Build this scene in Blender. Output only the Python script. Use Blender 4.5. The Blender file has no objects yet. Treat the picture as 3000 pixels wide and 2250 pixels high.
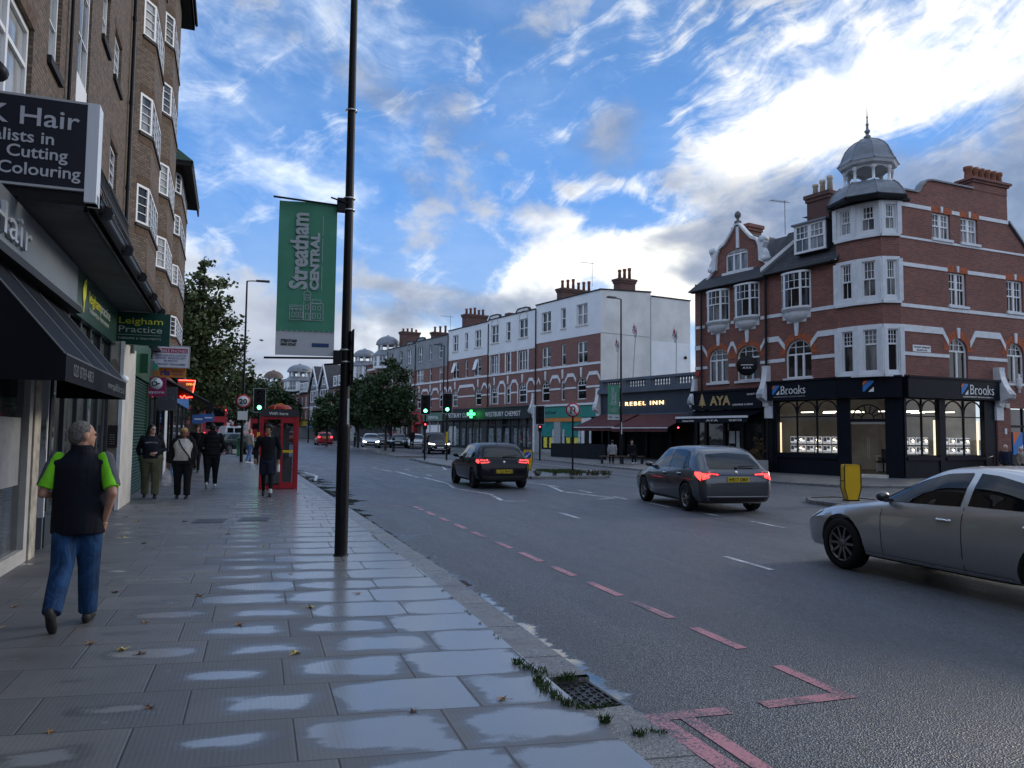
import bpy, bmesh, math, random
from mathutils import Vector, Matrix
from mathutils.bvhtree import BVHTree
C = bpy.context.scene.collection
R = math.radians
rnd = random.Random(7)
pi = math.pi


# ---------- shader math helper ----------
class X:
    def __init__(s, t, o):
        s.t = t; s.o = o

    def m(s, op, *a, clamp=False):
        n = s.t.nodes.new('ShaderNodeMath'); n.operation = op; n.use_clamp = clamp
        for i, v in enumerate((s,) + a):
            if isinstance(v, X): s.t.links.new(v.o, n.inputs[i])
            else: n.inputs[i].default_value = v
        return X(s.t, n.outputs[0])
    def __add__(s, b): return s.m('ADD', b)
    __radd__ = __add__
    def __mul__(s, b): return s.m('MULTIPLY', b)
    __rmul__ = __mul__
    def __sub__(s, b): return s.m('SUBTRACT', b)
    def __rsub__(s, b): return (s * -1.0) + b
    def __truediv__(s, b): return s.m('DIVIDE', b)
    def clamp(s): return s.m('ADD', 0.0, clamp=True)
    def step(s, lo, hi):
        n = s.t.nodes.new('ShaderNodeMapRange'); n.interpolation_type = 'SMOOTHSTEP'
        s.t.links.new(s.o, n.inputs['Value'])
        n.inputs['From Min'].default_value = lo; n.inputs['From Max'].default_value = hi
        return X(s.t, n.outputs['Result'])
    def lin(s, lo, hi, a=0.0, b=1.0):
        n = s.t.nodes.new('ShaderNodeMapRange')
        s.t.links.new(s.o, n.inputs['Value'])
        for k, v in (('From Min', lo), ('From Max', hi), ('To Min', a), ('To Max', b)): n.inputs[k].default_value = v
        return X(s.t, n.outputs['Result'])


def xyz(t, x, y, z=0.0):
    n = t.nodes.new('ShaderNodeCombineXYZ')
    for i, v in enumerate((x, y, z)):
        if isinstance(v, X): t.links.new(v.o, n.inputs[i])
        else: n.inputs[i].default_value = v
    return X(t, n.outputs[0])


def sep(t, v):
    n = t.nodes.new('ShaderNodeSeparateXYZ'); t.links.new(v.o, n.inputs[0])
    return [X(t, n.outputs[i]) for i in range(3)]


def noise(t, v, scale, detail=4.0, rough=0.5, dist=0.0):
    n = t.nodes.new('ShaderNodeTexNoise')
    if v is not None: t.links.new(v.o, n.inputs['Vector'])
    for k, w in (('Scale', scale), ('Detail', detail), ('Roughness', rough), ('Distortion', dist)): n.inputs[k].default_value = w
    return X(t, n.outputs['Fac'])


def mix(t, f, a, b, mode='MIX'):
    n = t.nodes.new('ShaderNodeMix'); n.data_type = 'RGBA'; n.blend_type = mode
    for k, v in ((0, f), (6, a), (7, b)):
        if isinstance(v, X): t.links.new(v.o, n.inputs[k])
        elif k == 0: n.inputs[k].default_value = v
        else: n.inputs[k].default_value = (*v, 1.0) if len(v) == 3 else v
    return X(t, n.outputs[2])


def coord(t, name='Object'):
    n = t.nodes.new('ShaderNodeTexCoord'); return X(t, n.outputs[name])


# ---------- camera ----------
def aim(yaw, pitch, roll):
    y, p, r = R(yaw), R(pitch), R(roll)
    f = Vector((math.sin(y) * math.cos(p), math.cos(y) * math.cos(p), math.sin(p)))
    a = Vector((math.cos(y), -math.sin(y), 0)); u = a.cross(f)
    a2 = a * math.cos(r) + u * math.sin(r); u2 = u * math.cos(r) - a * math.sin(r)
    m = Matrix((a2, u2, -f)).transposed().to_4x4(); m.translation = (0, 0, 1.6)
    return m


cd = bpy.data.cameras.new('camera'); cam = bpy.data.objects.new('camera', cd); C.objects.link(cam)
cam.matrix_world = aim(18.2, 3.8, 0.56)
cd.sensor_width = 36; cd.lens = 36 * 2253 / 3000; cd.clip_start = 0.05; cd.clip_end = 5000
bpy.context.scene.camera = cam

# ---------- sky and sun ----------
SUN_AZ, SUN_EL = 78.0, 20.0
vs = bpy.context.scene.view_settings
vs.view_transform = 'Standard'; vs.look = 'None'; vs.exposure = 0.65; vs.gamma = 1
w = bpy.data.worlds.new('World'); bpy.context.scene.world = w; w.use_nodes = True
t = w.node_tree; t.nodes.clear()
d = coord(t, 'Generated')
dx, dy, dz = sep(t, d)
az = dx.m('ARCTAN2', dy) * (180 / pi)
el = dz.m('ARCSINE') * (180 / pi)
sk = t.nodes.new('ShaderNodeTexSky'); sk.sky_type = 'NISHITA'; sk.sun_disc = False
sk.sun_elevation = R(SUN_EL); sk.sun_rotation = R(SUN_AZ)
sk.air_density = 1.3; sk.dust_density = 0.6; sk.ozone_density = 2.5
SKY = 0.078


def blob(a0, e0, sa, se, rot=0.0):
    c, s = math.cos(R(rot)), math.sin(R(rot))
    a = az - a0; e = el - e0
    u = (a * c + e * s) * (1 / sa); v = (e * c - a * s) * (1 / se)
    return ((u * u + v * v) * -1.0).m('EXPONENT')


def blobs(lst):
    r = None
    for b in lst:
        g = blob(*b[:5]) * b[5]
        r = g if r is None else r + g
    return r
# wind-drawn cirrus: noise stretched along a rising streak direction
def streak(rot, stretch, scale, dist, seed):
    c, s = math.cos(R(rot)), math.sin(R(rot))
    u = az * c + el * s; v = el * c - az * s
    wv = noise(t, xyz(t, az * 0.11, el * 0.11, seed + 5.0), 1.0, 3, 0.5) - 0.5
    return noise(t, xyz(t, u * (1 / stretch), v + wv * 7.0, seed), scale, 7, 0.66, dist)


def amp(n, k): return (n - 0.5) * k + 0.5


A1 = amp(streak(27, 7.0, 0.30, 0.8, 3.1), 2.2)
A2 = amp(streak(-20, 5.0, 0.26, 0.6, 8.7), 1.9)
puff = amp(noise(t, xyz(t, az * 0.85, el * 1.3, 4.2), 0.13, 8, 0.50, 0.15), 2.2)
fine = amp(noise(t, xyz(t, az, el * 1.4, 9.9), 0.30, 9, 0.58, 0.3), 1.8)
# bright cirrus fields
mr = blobs([(48, 26.0, 14, 5.0, 14, 0.30), (62, 28, 14, 9, 0, 0.3), (38, 20.9, 9, 2.2, 18, 0.42), (46, 21.8, 10, 2.0, 8, 0.40), (33, 25, 4, 3.4, 20, 0.17), (24.0, 18.0, 4.5, 1.0, 6, 0.42), (33, 16.2, 4.6, 2.0, 25, 0.30), (41, 28, 6, 4, 30, 0.12)])
cr = (A1 * 0.60 + fine * 0.40 + mr - 0.38).step(0.18, 0.66)
ml = blobs([(-7, 27.5, 13, 4.0, -6, 0.32), (9, 28, 9, 3.4, -20, 0.32), (-3, 20.0, 8.5, 1.7, -28, 0.33), (3.0, 17.4, 5.5, 1.1, -10, 0.34), (8.5, 21.0, 7, 2.6, 25, 0.22), (10, 17, 7, 1.2, -10, 0.14), (26, 29, 3, 2, 50, 0.10), (-4, 16, 5, 2, -30, 0.12)])
cl = (A2 * 0.60 + fine * 0.40 + ml - 0.43).step(0.14, 0.90)
# heaped white clouds low down
mc = blobs([(20.5, 12.0, 4.0, 2.2, 20, 0.36), (26, 10.5, 9, 3.8, 0, 0.36), (33, 12.5, 7, 3.6, 10, 0.26), (-5, 11.0, 4.6, 2.4, -30, 0.34), (0.0, 7.6, 9, 1.7, 0, 0.36), (9.5, 6.8, 9, 1.8, 0, 0.38), (20.5, 15.8, 6, 0.9, -5, 0.28), (28, 13.6, 7, 1.6, 0, 0.28), (9, 11, 5, 0.8, -12, 0.24), (10, 3.5, 30, 3, 0, 0.16)])
cc = (puff * 0.5 + fine * 0.5 + mc - 0.38).step(0.20, 0.52)
# grey clouds in their own shade
mg = blobs([(8.5, 24.0, 6.5, 2.2, -16, 0.40), (25.6, 22.4, 3.2, 3.0, 30, 0.42), (36, 17.0, 6.5, 2.2, -4, 0.44), (47, 15.0, 11, 4.6, 4, 0.62), (60, 16, 12, 7, 0, 0.6), (30.5, 14.2, 8, 1.2, 8, 0.42), (38, 12.5, 8, 2.0, 0, 0.30), (12, 8.8, 8, 1.5, 0, 0.42), (17, 9.8, 5, 1.4, 0, 0.34), (31, 11.8, 6, 0.8, -3, 0.34), (10.5, 10.8, 4, 0.7, -4, 0.28), (23, 8.6, 5, 1.8, 0, 0.28), (-1, 5, 6, 1.5, 0, 0.2)])
cg = (puff * 0.8 + fine * 0.2 + mg - 0.50).step(0.10, 0.66)
# unseen rest of the dome: broken cloud added bright to light the house fronts
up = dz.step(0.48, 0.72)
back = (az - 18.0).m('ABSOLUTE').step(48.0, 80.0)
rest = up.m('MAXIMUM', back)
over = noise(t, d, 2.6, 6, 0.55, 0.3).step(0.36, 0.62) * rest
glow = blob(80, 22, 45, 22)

base = t.nodes.new('ShaderNodeVectorMath'); base.operation = 'MULTIPLY'
t.links.new(sk.outputs[0], base.inputs[0]); base.inputs[1].default_value = (0.80, 0.95, 1.12)
col = X(t, base.outputs[0])
hz = el.lin(0.0, 17.0).m('POWER', 0.75)
hv = mix(t, hz, (5.6, 6.7, 8.0), (1.25, 3.3, 7.9))
hv = mix(t, el.step(14.0, 34.0), hv, (0.85, 2.2, 5.2))
col = mix(t, 0.8, col, hv)
haze = noise(t, xyz(t, az * 0.5, el, 1.0), 0.22, 5, 0.6).step(0.40, 0.75)
col = mix(t, haze * 0.12, col, (6.2, 7.6, 9.6))
warm = az.lin(5.0, 40.0)
white = mix(t, warm, (9.0, 9.6, 10.2), (12.5, 11.9, 10.2))
shade = fine.lin(0.30, 0.72)
col = mix(t, cl * 0.80, col, mix(t, shade, (6.4, 7.6, 9.8), (9.0, 9.8, 10.8)))
col = mix(t, cr * 0.95, col, mix(t, shade, (8.0, 8.6, 9.6), white))
cusp = mix(t, puff.lin(0.36, 0.66), white, (5.2, 5.6, 6.4))
col = mix(t, cc * 0.95, col, cusp)
gcol = mix(t, fine.lin(0.30, 0.70), (1.9, 2.45, 3.5), (2.9, 3.45, 4.7))
col = mix(t, cg * 0.88, col, gcol)
cloud_fill = mix(t, glow.clamp(), (8.5, 9.5, 11.5), (20.0, 18.5, 16.0))
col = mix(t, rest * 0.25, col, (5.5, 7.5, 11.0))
col = mix(t, over * 0.85, col, cloud_fill)
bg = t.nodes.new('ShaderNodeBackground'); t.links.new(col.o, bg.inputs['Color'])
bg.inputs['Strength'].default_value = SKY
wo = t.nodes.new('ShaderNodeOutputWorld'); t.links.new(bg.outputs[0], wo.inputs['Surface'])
w.cycles.sampling_method = 'MANUAL'; w.cycles.sample_map_resolution = 1024

sl = bpy.data.lights.new('sun', 'SUN'); sl.energy = 0.9; sl.angle = R(14); sl.color = (1.0, 0.9, 0.76)
sun = bpy.data.objects.new('sun', sl); C.objects.link(sun)
sun.rotation_euler = (R(90 - SUN_EL), 0, R(180 - SUN_AZ))


# ---------- materials ----------
MATS = {}


def mat(name, col, rough=0.6, metal=0.0, var=0.0, vs=3.0, bump=0.0, bs=40.0, emit=None, es=0.0, coat=0.0, spec=0.3, ior=None):
    if name in MATS: return MATS[name]
    m = bpy.data.materials.new(name); m.use_nodes = True; MATS[name] = m
    t = m.node_tree; b = t.nodes['Principled BSDF']
    b.inputs['Base Color'].default_value = (*col, 1); b.inputs['Roughness'].default_value = rough
    b.inputs['Metallic'].default_value = metal; b.inputs['Coat Weight'].default_value = coat
    b.inputs['Coat Roughness'].default_value = 0.04
    b.inputs['Specular IOR Level'].default_value = spec
    if ior: b.inputs['IOR'].default_value = ior
    if emit:
        b.inputs['Emission Color'].default_value = (*emit, 1); b.inputs['Emission Strength'].default_value = es
    o = coord(t) if (var or bump) else None
    if var:
        n = noise(t, o, vs, 6, 0.62)
        c = mix(t, n.step(0.28, 0.72), tuple(x * (1 - var) for x in col), tuple(min(1, x * (1 + var)) for x in col))
        t.links.new(c.o, b.inputs['Base Color'])
    if bump:
        n = noise(t, o, bs, 4, 0.6); bn = t.nodes.new('ShaderNodeBump')
        bn.inputs['Strength'].default_value = bump; bn.inputs['Distance'].default_value = 0.01
        t.links.new(n.o, bn.inputs['Height']); t.links.new(bn.outputs[0], b.inputs['Normal'])
    return m


def brick(name, c1, c2, mortar, bw=0.225, bh=0.075, ms=0.010, dirt=0.35, stripes=0.0):
    if name in MATS: return MATS[name]
    m = bpy.data.materials.new(name); m.use_nodes = True; MATS[name] = m
    t = m.node_tree; b = t.nodes['Principled BSDF']; b.inputs['Roughness'].default_value = 0.85
    uv = coord(t, 'UV'); br = t.nodes.new('ShaderNodeTexBrick'); t.links.new(uv.o, br.inputs['Vector'])
    br.inputs['Scale'].default_value = 1.0; br.inputs['Brick Width'].default_value = bw; br.inputs['Row Height'].default_value = bh
    br.inputs['Mortar Size'].default_value = ms; br.inputs['Mortar Smooth'].default_value = 0.2
    br.inputs['Color1'].default_value = (*c1, 1); br.inputs['Color2'].default_value = (*c2, 1); br.inputs['Mortar'].default_value = (*mortar, 1)
    n = noise(t, uv, 0.55, 6, 0.6).step(0.3, 0.75)
    n2 = noise(t, uv, 7.0, 3, 0.6).step(0.25, 0.8)
    c = mix(t, n * dirt, X(t, br.outputs['Color']), tuple(x * 0.45 for x in c2))
    c = mix(t, n2 * 0.30, c, tuple(x * 1.35 for x in c1))
    t.links.new(c.o, b.inputs['Base Color'])
    bn = t.nodes.new('ShaderNodeBump'); bn.inputs['Strength'].default_value = 0.5; bn.inputs['Distance'].default_value = 0.01; bn.invert = True
    t.links.new(br.outputs['Fac'], bn.inputs['Height']); t.links.new(bn.outputs[0], b.inputs['Normal'])
    return m


def glassy(name, dark, pale, amount, rough=0.04, es=0.0, scale=0.9):
    """window glass seen from outside: dark room, some curtain, sharp sky reflection"""
    if name in MATS: return MATS[name]
    m = bpy.data.materials.new(name); m.use_nodes = True; MATS[name] = m
    t = m.node_tree; b = t.nodes['Principled BSDF']
    oi = t.nodes.new('ShaderNodeObjectInfo'); r = X(t, oi.outputs['Random'])
    uv = coord(t, 'UV'); ux, uy, _ = sep(t, uv)
    n = noise(t, xyz(t, ux * scale * 2.2 + r * 31.0, uy * scale * 0.5, r * 9.0), 1.0, 4, 0.5)
    k = (n + r * 0.5 - 0.25).step(1.0 - amount - 0.35, 1.0 - amount)
    c = mix(t, k, dark, pale)
    t.links.new(c.o, b.inputs['Base Color'])
    b.inputs['Roughness'].default_value = rough; b.inputs['IOR'].default_value = 1.5
    b.inputs['Specular IOR Level'].default_value = 0.5
    wob = noise(t, uv, 1.1, 2, 0.5); bn = t.nodes.new('ShaderNodeBump'); bn.inputs['Strength'].default_value = 0.10; bn.inputs['Distance'].default_value = 0.06
    t.links.new(wob.o, bn.inputs['Height']); t.links.new(bn.outputs[0], b.inputs['Normal'])
    return m


def clear_glass(name='clear_glass', tint=(0.9, 0.93, 0.92)):
    if name in MATS: return MATS[name]
    m = bpy.data.materials.new(name); m.use_nodes = True; MATS[name] = m
    t = m.node_tree; t.nodes.remove(t.nodes['Principled BSDF'])
    tr = t.nodes.new('ShaderNodeBsdfTransparent'); tr.inputs[0].default_value = (*tint, 1)
    gl = t.nodes.new('ShaderNodeBsdfGlossy'); gl.inputs['Roughness'].default_value = 0.02
    fr = t.nodes.new('ShaderNodeFresnel'); fr.inputs[0].default_value = 1.55
    mx = t.nodes.new('ShaderNodeMixShader'); t.links.new(fr.outputs[0], mx.inputs[0]); t.links.new(tr.outputs[0], mx.inputs[1]); t.links.new(gl.outputs[0], mx.inputs[2])
    t.links.new(mx.outputs[0], t.nodes['Material Output'].inputs['Surface'])
    return m


# ---------- mesh builder ----------
class MB:
    def __init__(s): s.v = []; s.f = []; s.smooth = []; s.mi = []; s.cur = 0

    def poly(s, pts, sm=False):
        i = len(s.v); s.v += [tuple(p) for p in pts]; s.f.append(tuple(range(i, i + len(pts)))); s.smooth.append(sm); s.mi.append(s.cur)

    def mesh(s, vs, fs, sm=False):
        i = len(s.v); s.v += [tuple(p) for p in vs]
        for f in fs: s.f.append(tuple(i + k for k in f)); s.smooth.append(sm); s.mi.append(s.cur)

    def box(s, x0, x1, y0, y1, z0, z1, skip=''):
        vs = [(x0, y0, z0), (x1, y0, z0), (x1, y1, z0), (x0, y1, z0), (x0, y0, z1), (x1, y0, z1), (x1, y1, z1), (x0, y1, z1)]
        fs = {'b': (0, 3, 2, 1), 't': (4, 5, 6, 7), 'f': (0, 1, 5, 4), 'r': (1, 2, 6, 5), 'k': (2, 3, 7, 6), 'l': (3, 0, 4, 7)}
        s.mesh(vs, [q for k, q in fs.items() if k not in skip]); return s

    def prism(s, pts, d, sm=False):
        """extrude a closed polygon (3-D points) by vector d"""
        n = len(pts); d = Vector(d); p = [Vector(q) for q in pts]
        nrm = Vector((0, 0, 0))
        for i in range(n): nrm += (p[i] - p[0]).cross(p[(i + 1) % n] - p[0])
        if nrm.dot(d) > 0: p = p[::-1]
        q = [a + d for a in p]
        s.mesh(p + q, [tuple(range(n)), tuple(range(2 * n - 1, n - 1, -1))])
        s.mesh(p + q, [(i, i + n, (i + 1) % n + n, (i + 1) % n) for i in range(n)], sm); return s

    def tube(s, pts, r, n=10, sm=True, cap=True):
        pts = [Vector(p) for p in pts]; k = len(pts)
        rs = r if isinstance(r, (list, tuple)) else [r] * k
        rings = []; ref = None
        for i, p in enumerate(pts):
            a = pts[max(0, i - 1)]; b = pts[min(k - 1, i + 1)]; dr = (b - a).normalized()
            if ref is None: ref = Vector((0, 0, 1)) if abs(dr.z) < 0.9 else Vector((1, 0, 0))
            x = (ref - dr * ref.dot(dr)).normalized(); y = dr.cross(x); ref = x
            rings.append([p + (x * math.cos(2 * pi * j / n) + y * math.sin(2 * pi * j / n)) * rs[i] for j in range(n)])
        vs = [q for g in rings for q in g]
        s.mesh(vs, [(i * n + j, i * n + (j + 1) % n, (i + 1) * n + (j + 1) % n, (i + 1) * n + j) for i in range(k - 1) for j in range(n)], sm)
        if cap: s.poly(rings[0][::-1]); s.poly(rings[-1])
        return s

    def lathe(s, prof, c=(0, 0, 0), n=24, sm=True, axis='z', a0=0.0, a1=2 * pi):
        full = abs(a1 - a0 - 2 * pi) < 1e-6; m = n if full else n + 1; vs = []
        for r, h in prof:
            for j in range(m):
                a = a0 + (a1 - a0) * j / n; x, y = r * math.cos(a), r * math.sin(a)
                vs.append({'z': (c[0] + x, c[1] + y, c[2] + h), 'y': (c[0] + x, c[1] + h, c[2] - y), 'x': (c[0] + h, c[1] + x, c[2] + y)}[axis])
        fs = []
        for i in range(len(prof) - 1):
            for j in range(n):
                q = (j + 1) % m
                fs.append((i * m + j, i * m + q, (i + 1) * m + q, (i + 1) * m + j))
        s.mesh(vs, fs, sm); return s

    def ball(s, c, rx, ry, rz, n=14, k=8):
        prof = [(math.sin(pi * i / k), -math.cos(pi * i / k)) for i in range(k + 1)]
        i0 = len(s.v); s.lathe(prof, (0, 0, 0), n)
        for i in range(i0, len(s.v)):
            x, y, z = s.v[i]; s.v[i] = (c[0] + x * rx, c[1] + y * ry, c[2] + z * rz)
        return s

    def grid(s, P, sm=True):
        n, m = len(P), len(P[0])
        s.mesh([q for r in P for q in r], [(i * m + j, i * m + j + 1, (i + 1) * m + j + 1, (i + 1) * m + j) for i in range(n - 1) for j in range(m - 1)], sm); return s

    def arch(s, u, z, r, y0, y1, w, a0=0.0, a1=pi, n=14):
        """flat arch ring standing in the facade plane"""
        for i in range(n):
            b0 = a0 + (a1 - a0) * i / n; b1 = a0 + (a1 - a0) * (i + 1) / n
            s.prism([(u + q * math.cos(b), y0, z + q * math.sin(b)) for q, b in ((r, b0), (r + w, b0), (r + w, b1), (r, b1))], (0, y1 - y0, 0))
        return s

    def build(s, name, m, parent=None, loc=None):
        me = bpy.data.meshes.new(name); me.from_pydata([tuple(v) for v in s.v], [], s.f)
        for q in (m if isinstance(m, (list, tuple)) else [m]): me.materials.append(q)
        me.polygons.foreach_set('use_smooth', s.smooth); me.polygons.foreach_set('material_index', s.mi)
        uv = me.uv_layers.new(name='UVMap'); me.update()
        for p in me.polygons:
            n = p.normal
            if abs(n.z) > 0.85: ax, ay = Vector((1, 0, 0)), Vector((0, 1, 0))
            else:
                ax = Vector((-n.y, n.x, 0)).normalized(); ay = Vector((0, 0, 1))
            for li in p.loop_indices:
                co = me.vertices[me.loops[li].vertex_index].co
                uv.data[li].uv = (co.dot(ax), co.dot(ay))
        o = bpy.data.objects.new(name, me); C.objects.link(o)
        if parent: o.parent = parent
        if loc: o.location = loc
        return o


def tag(o, label=None, cat=None, group=None, kind=None):
    if label: o['label'] = label
    if cat: o['category'] = cat
    if group: o['group'] = group
    if kind: o['kind'] = kind
    return o


def thing(name, label, cat, loc=(0, 0, 0), rz=0.0, group=None):
    o = bpy.data.objects.new(name, None); C.objects.link(o); o.empty_display_size = 0.2
    o.location = loc; o.rotation_euler = (0, 0, rz)
    return tag(o, label, cat, group)


def bearing(a):
    """z rotation that turns local +x to the horizontal compass bearing a (degrees, clockwise from +Y)"""
    return R(90 - a)


def copy_tree(o, parent=None):
    c = o.copy(); C.objects.link(c)
    if parent: c.parent = parent
    for ch in [q for q in o.children]: copy_tree(ch, c)
    return c


def gz(y): return 0.008 * max(0.0, y - 38.0)


# ---------- lettering ----------
def glyphs(s, size, bold=0.0, shear=0.0, sx=1.0, align='LEFT', ext=0.006, spacing=1.0):
    cu = bpy.data.curves.new('t', 'FONT'); cu.body = s; cu.size = size; cu.offset = bold; cu.shear = shear
    cu.align_x = align; cu.extrude = ext; cu.resolution_u = 3; cu.space_character = spacing
    o = bpy.data.objects.new('t', cu); C.objects.link(o)
    dg = bpy.context.evaluated_depsgraph_get(); dg.update()
    me = bpy.data.meshes.new_from_object(o.evaluated_get(dg))
    bpy.data.objects.remove(o); bpy.data.curves.remove(cu)
    if sx != 1.0:
        for v in me.vertices: v.co.x *= sx
    return me


def text(parent, s, m, pos, size, right=(1, 0, 0), up=(0, 0, 1), name='lettering', width=None, **k):
    """lettering laid on a face: local origin pos, reading direction right, top of letters up"""
    me = glyphs(s, size, **k)
    if width:
        xs = [v.co.x for v in me.vertices]; f = width / max(1e-6, max(xs) - min(xs))
        for v in me.vertices: v.co.x *= f
    r = Vector(right).normalized(); u = Vector(up).normalized(); n = r.cross(u)
    M = Matrix((r, u, n)).transposed()
    for v in me.vertices: v.co = M @ v.co + Vector(pos)
    me.name = name; me.materials.clear(); me.materials.append(m)
    o = bpy.data.objects.new(name, me); C.objects.link(o); o.parent = parent
    return o


# ---------- facades: local x along the front to the viewer's right, y into the building, z up ----------
def wall_holes(mb, u0, u1, z0, z1, holes, y=0.0, depth=0.14):
    us = sorted({u0, u1, *[min(max(q, u0), u1) for h in holes for q in h[:2]]})
    zs = sorted({z0, z1, *[min(max(q, z0), z1) for h in holes for q in h[2:4]]})
    for a, b in zip(us, us[1:]):
        run = None
        for c, e in zip(zs, zs[1:]):
            mu, mz = (a + b) / 2, (c + e) / 2
            if any(h[0] < mu < h[1] and h[2] < mz < h[3] for h in holes): continue
            mb.poly([(a, y, c), (b, y, c), (b, y, e), (a, y, e)])
    for h in holes:
        a, b, c, e = h[:4]
        mb.poly([(a, y, c), (a, y + depth, c), (a, y + depth, e), (a, y, e)][::-1])
        mb.poly([(b, y, c), (b, y, e), (b, y + depth, e), (b, y + depth, c)][::-1])
        mb.poly([(a, y, e), (a, y + depth, e), (b, y + depth, e), (b, y, e)][::-1])
        mb.poly([(a, y, c), (b, y, c), (b, y + depth, c), (a, y + depth, c)][::-1])
        if len(h) > 4:   # arched head of rise h[4]
            n = 12; um = (a + b) / 2; hw = (b - a) / 2; zr = e - h[4]
            arc = [(um + hw * math.cos(pi * i / n), zr + h[4] * math.sin(pi * i / n)) for i in range(n + 1)]
            for i in range(n):
                p, q = arc[i], arc[i + 1]; cx = b if i < n // 2 else a
                mb.poly([(p[0], y, p[1]), (cx, y, e), (q[0], y, q[1])])
                mb.poly([(p[0], y, p[1]), (q[0], y, q[1]), (q[0], y + depth, q[1]), (p[0], y + depth, p[1])])


def window(par, u0, u1, z0, z1, y=0.09, kind='sash', cols=2, rows=3, fm=None, gm=None, rise=0.0, sill=None, fw=0.07, mull=0, top=0.5, open_=False, tw=0.03):
    """a window: white frame (part) with its panes (sub-part) and a sill (sub-part)"""
    f = MB(); u0i, u1i, z0i, z1i = u0 + fw, u1 - fw, z0 + fw, z1 - fw
    d = 0.07
    f.box(u0, u0i, y, y + d, z0, z1 - rise * (1 if rise else 0)); f.box(u1i, u1, y, y + d, z0, z1 - rise)
    f.box(u0i, u1i, y, y + d, z0, z0i)
    if rise:
        hw = (u1 - u0) / 2; um = (u0 + u1) / 2; n = 14; zr = z1 - rise
        for i in range(n):
            a, b = pi * i / n, pi * (i + 1) / n
            f.prism([(um + (hw - q) * math.cos(w_), y, zr + (rise - q) * math.sin(w_)) for q, w_ in ((fw, a), (0, a), (0, b), (fw, b))], (0, d, 0))
        f.box(u0i, u1i, y, y + d * 0.9, zr - 0.03, zr + 0.04)
        for k in range(1, 2 * cols + 1):
            u = u0i + (u1i - u0i) * k / (2 * cols + 1); h = rise * math.sqrt(max(0, 1 - ((u - um) / hw) ** 2))
            f.box(u - tw / 2, u + tw / 2, y + 0.012, y + d * 0.8, zr + 0.04, zr + h - 0.02)
        f.box(u0i + 0.02, u1i - 0.02, y + 0.014, y + d * 0.78, zr + rise * 0.5 - tw / 2, zr + rise * 0.5 + tw / 2)
        ztop = zr - 0.03
    else:
        f.box(u0i, u1i, y, y + d, z1i, z1); ztop = z1i
    nm = mull + 1; wu = (u1i - u0i) / nm
    for k in range(nm):
        a, b = u0i + wu * k, u0i + wu * (k + 1)
        if k: f.box(a - 0.05, a + 0.05, y - 0.005, y + d, z0i, ztop)
        a += 0.05 * (k > 0); b -= 0.05 * (k < nm - 1)
        if kind == 'sash':
            zm = z0i + (ztop - z0i) * top
            f.box(a, b, y + 0.004, y + d * 0.85, zm - 0.03, zm + 0.03)
            f.box(a, a + 0.04, y + 0.006, y + d * 0.7, zm, ztop); f.box(b - 0.04, b, y + 0.006, y + d * 0.7, zm, ztop)
            for j in range(1, cols): u = a + (b - a) * j / cols; f.box(u - tw / 2, u + tw / 2, y + 0.01, y + d * 0.6, zm, ztop)
            for j in range(1, rows): zz = zm + (ztop - zm) * j / rows; f.box(a, b, y + 0.012, y + d * 0.58, zz - tw / 2, zz + tw / 2)
            u = (a + b) / 2
            if cols > 1: f.box(u - tw / 2, u + tw / 2, y + 0.02, y + d * 0.6, z0i, zm)
        elif kind == 'grid':
            for j in range(1, cols): u = a + (b - a) * j / cols; f.box(u - tw / 2, u + tw / 2, y + 0.01, y + d * 0.6, z0i, ztop)
            for j in range(1, rows): zz = z0i + (ztop - z0i) * j / rows; f.box(a, b, y + 0.012, y + d * 0.58, zz - tw / 2, zz + tw / 2)
        elif kind == 'trans':
            zm = z0i + (ztop - z0i) * top
            f.box(a, b, y + 0.004, y + d * 0.85, zm - 0.035, zm + 0.035)
            for j in range(1, cols): u = a + (b - a) * j / cols; f.box(u - tw / 2, u + tw / 2, y + 0.01, y + d * 0.6, zm, ztop)
            for j in range(1, rows): zz = zm + (ztop - zm) * j / rows; f.box(a, b, y + 0.012, y + d * 0.58, zz - tw / 2, zz + tw / 2)
        if open_ and k == 0:
            f.prism([(a, y - 0.3, z0i + 0.55), (b, y - 0.3, z0i + 0.55), (b, y, ztop), (a, y, ztop)], (0, 0.03, 0.02))
    o = f.build('window', fm, par)
    g = MB(); yy = y + d * 0.75
    if rise:
        um = (u0 + u1) / 2; hw = (u1 - u0) / 2 - 0.01; zr = z1 - rise
        g.poly([(u0 + 0.01, yy, z0 + 0.01), (u1 - 0.01, yy, z0 + 0.01)] + [(um + hw * math.cos(pi * i / 12), yy, zr + (rise - 0.01) * math.sin(pi * i / 12)) for i in range(13)])
    else: g.poly([(u0 + 0.01, yy, z0 + 0.01), (u1 - 0.01, yy, z0 + 0.01), (u1 - 0.01, yy, z1 - 0.01), (u0 + 0.01, yy, z1 - 0.01)])
    g.build('pane', gm, o)
    if sill: MB().box(u0 - 0.09, u1 + 0.09, -0.09, y - 0.002, z0 - 0.11, z0 - 0.002).build('sill', sill, o)
    return o


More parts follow.
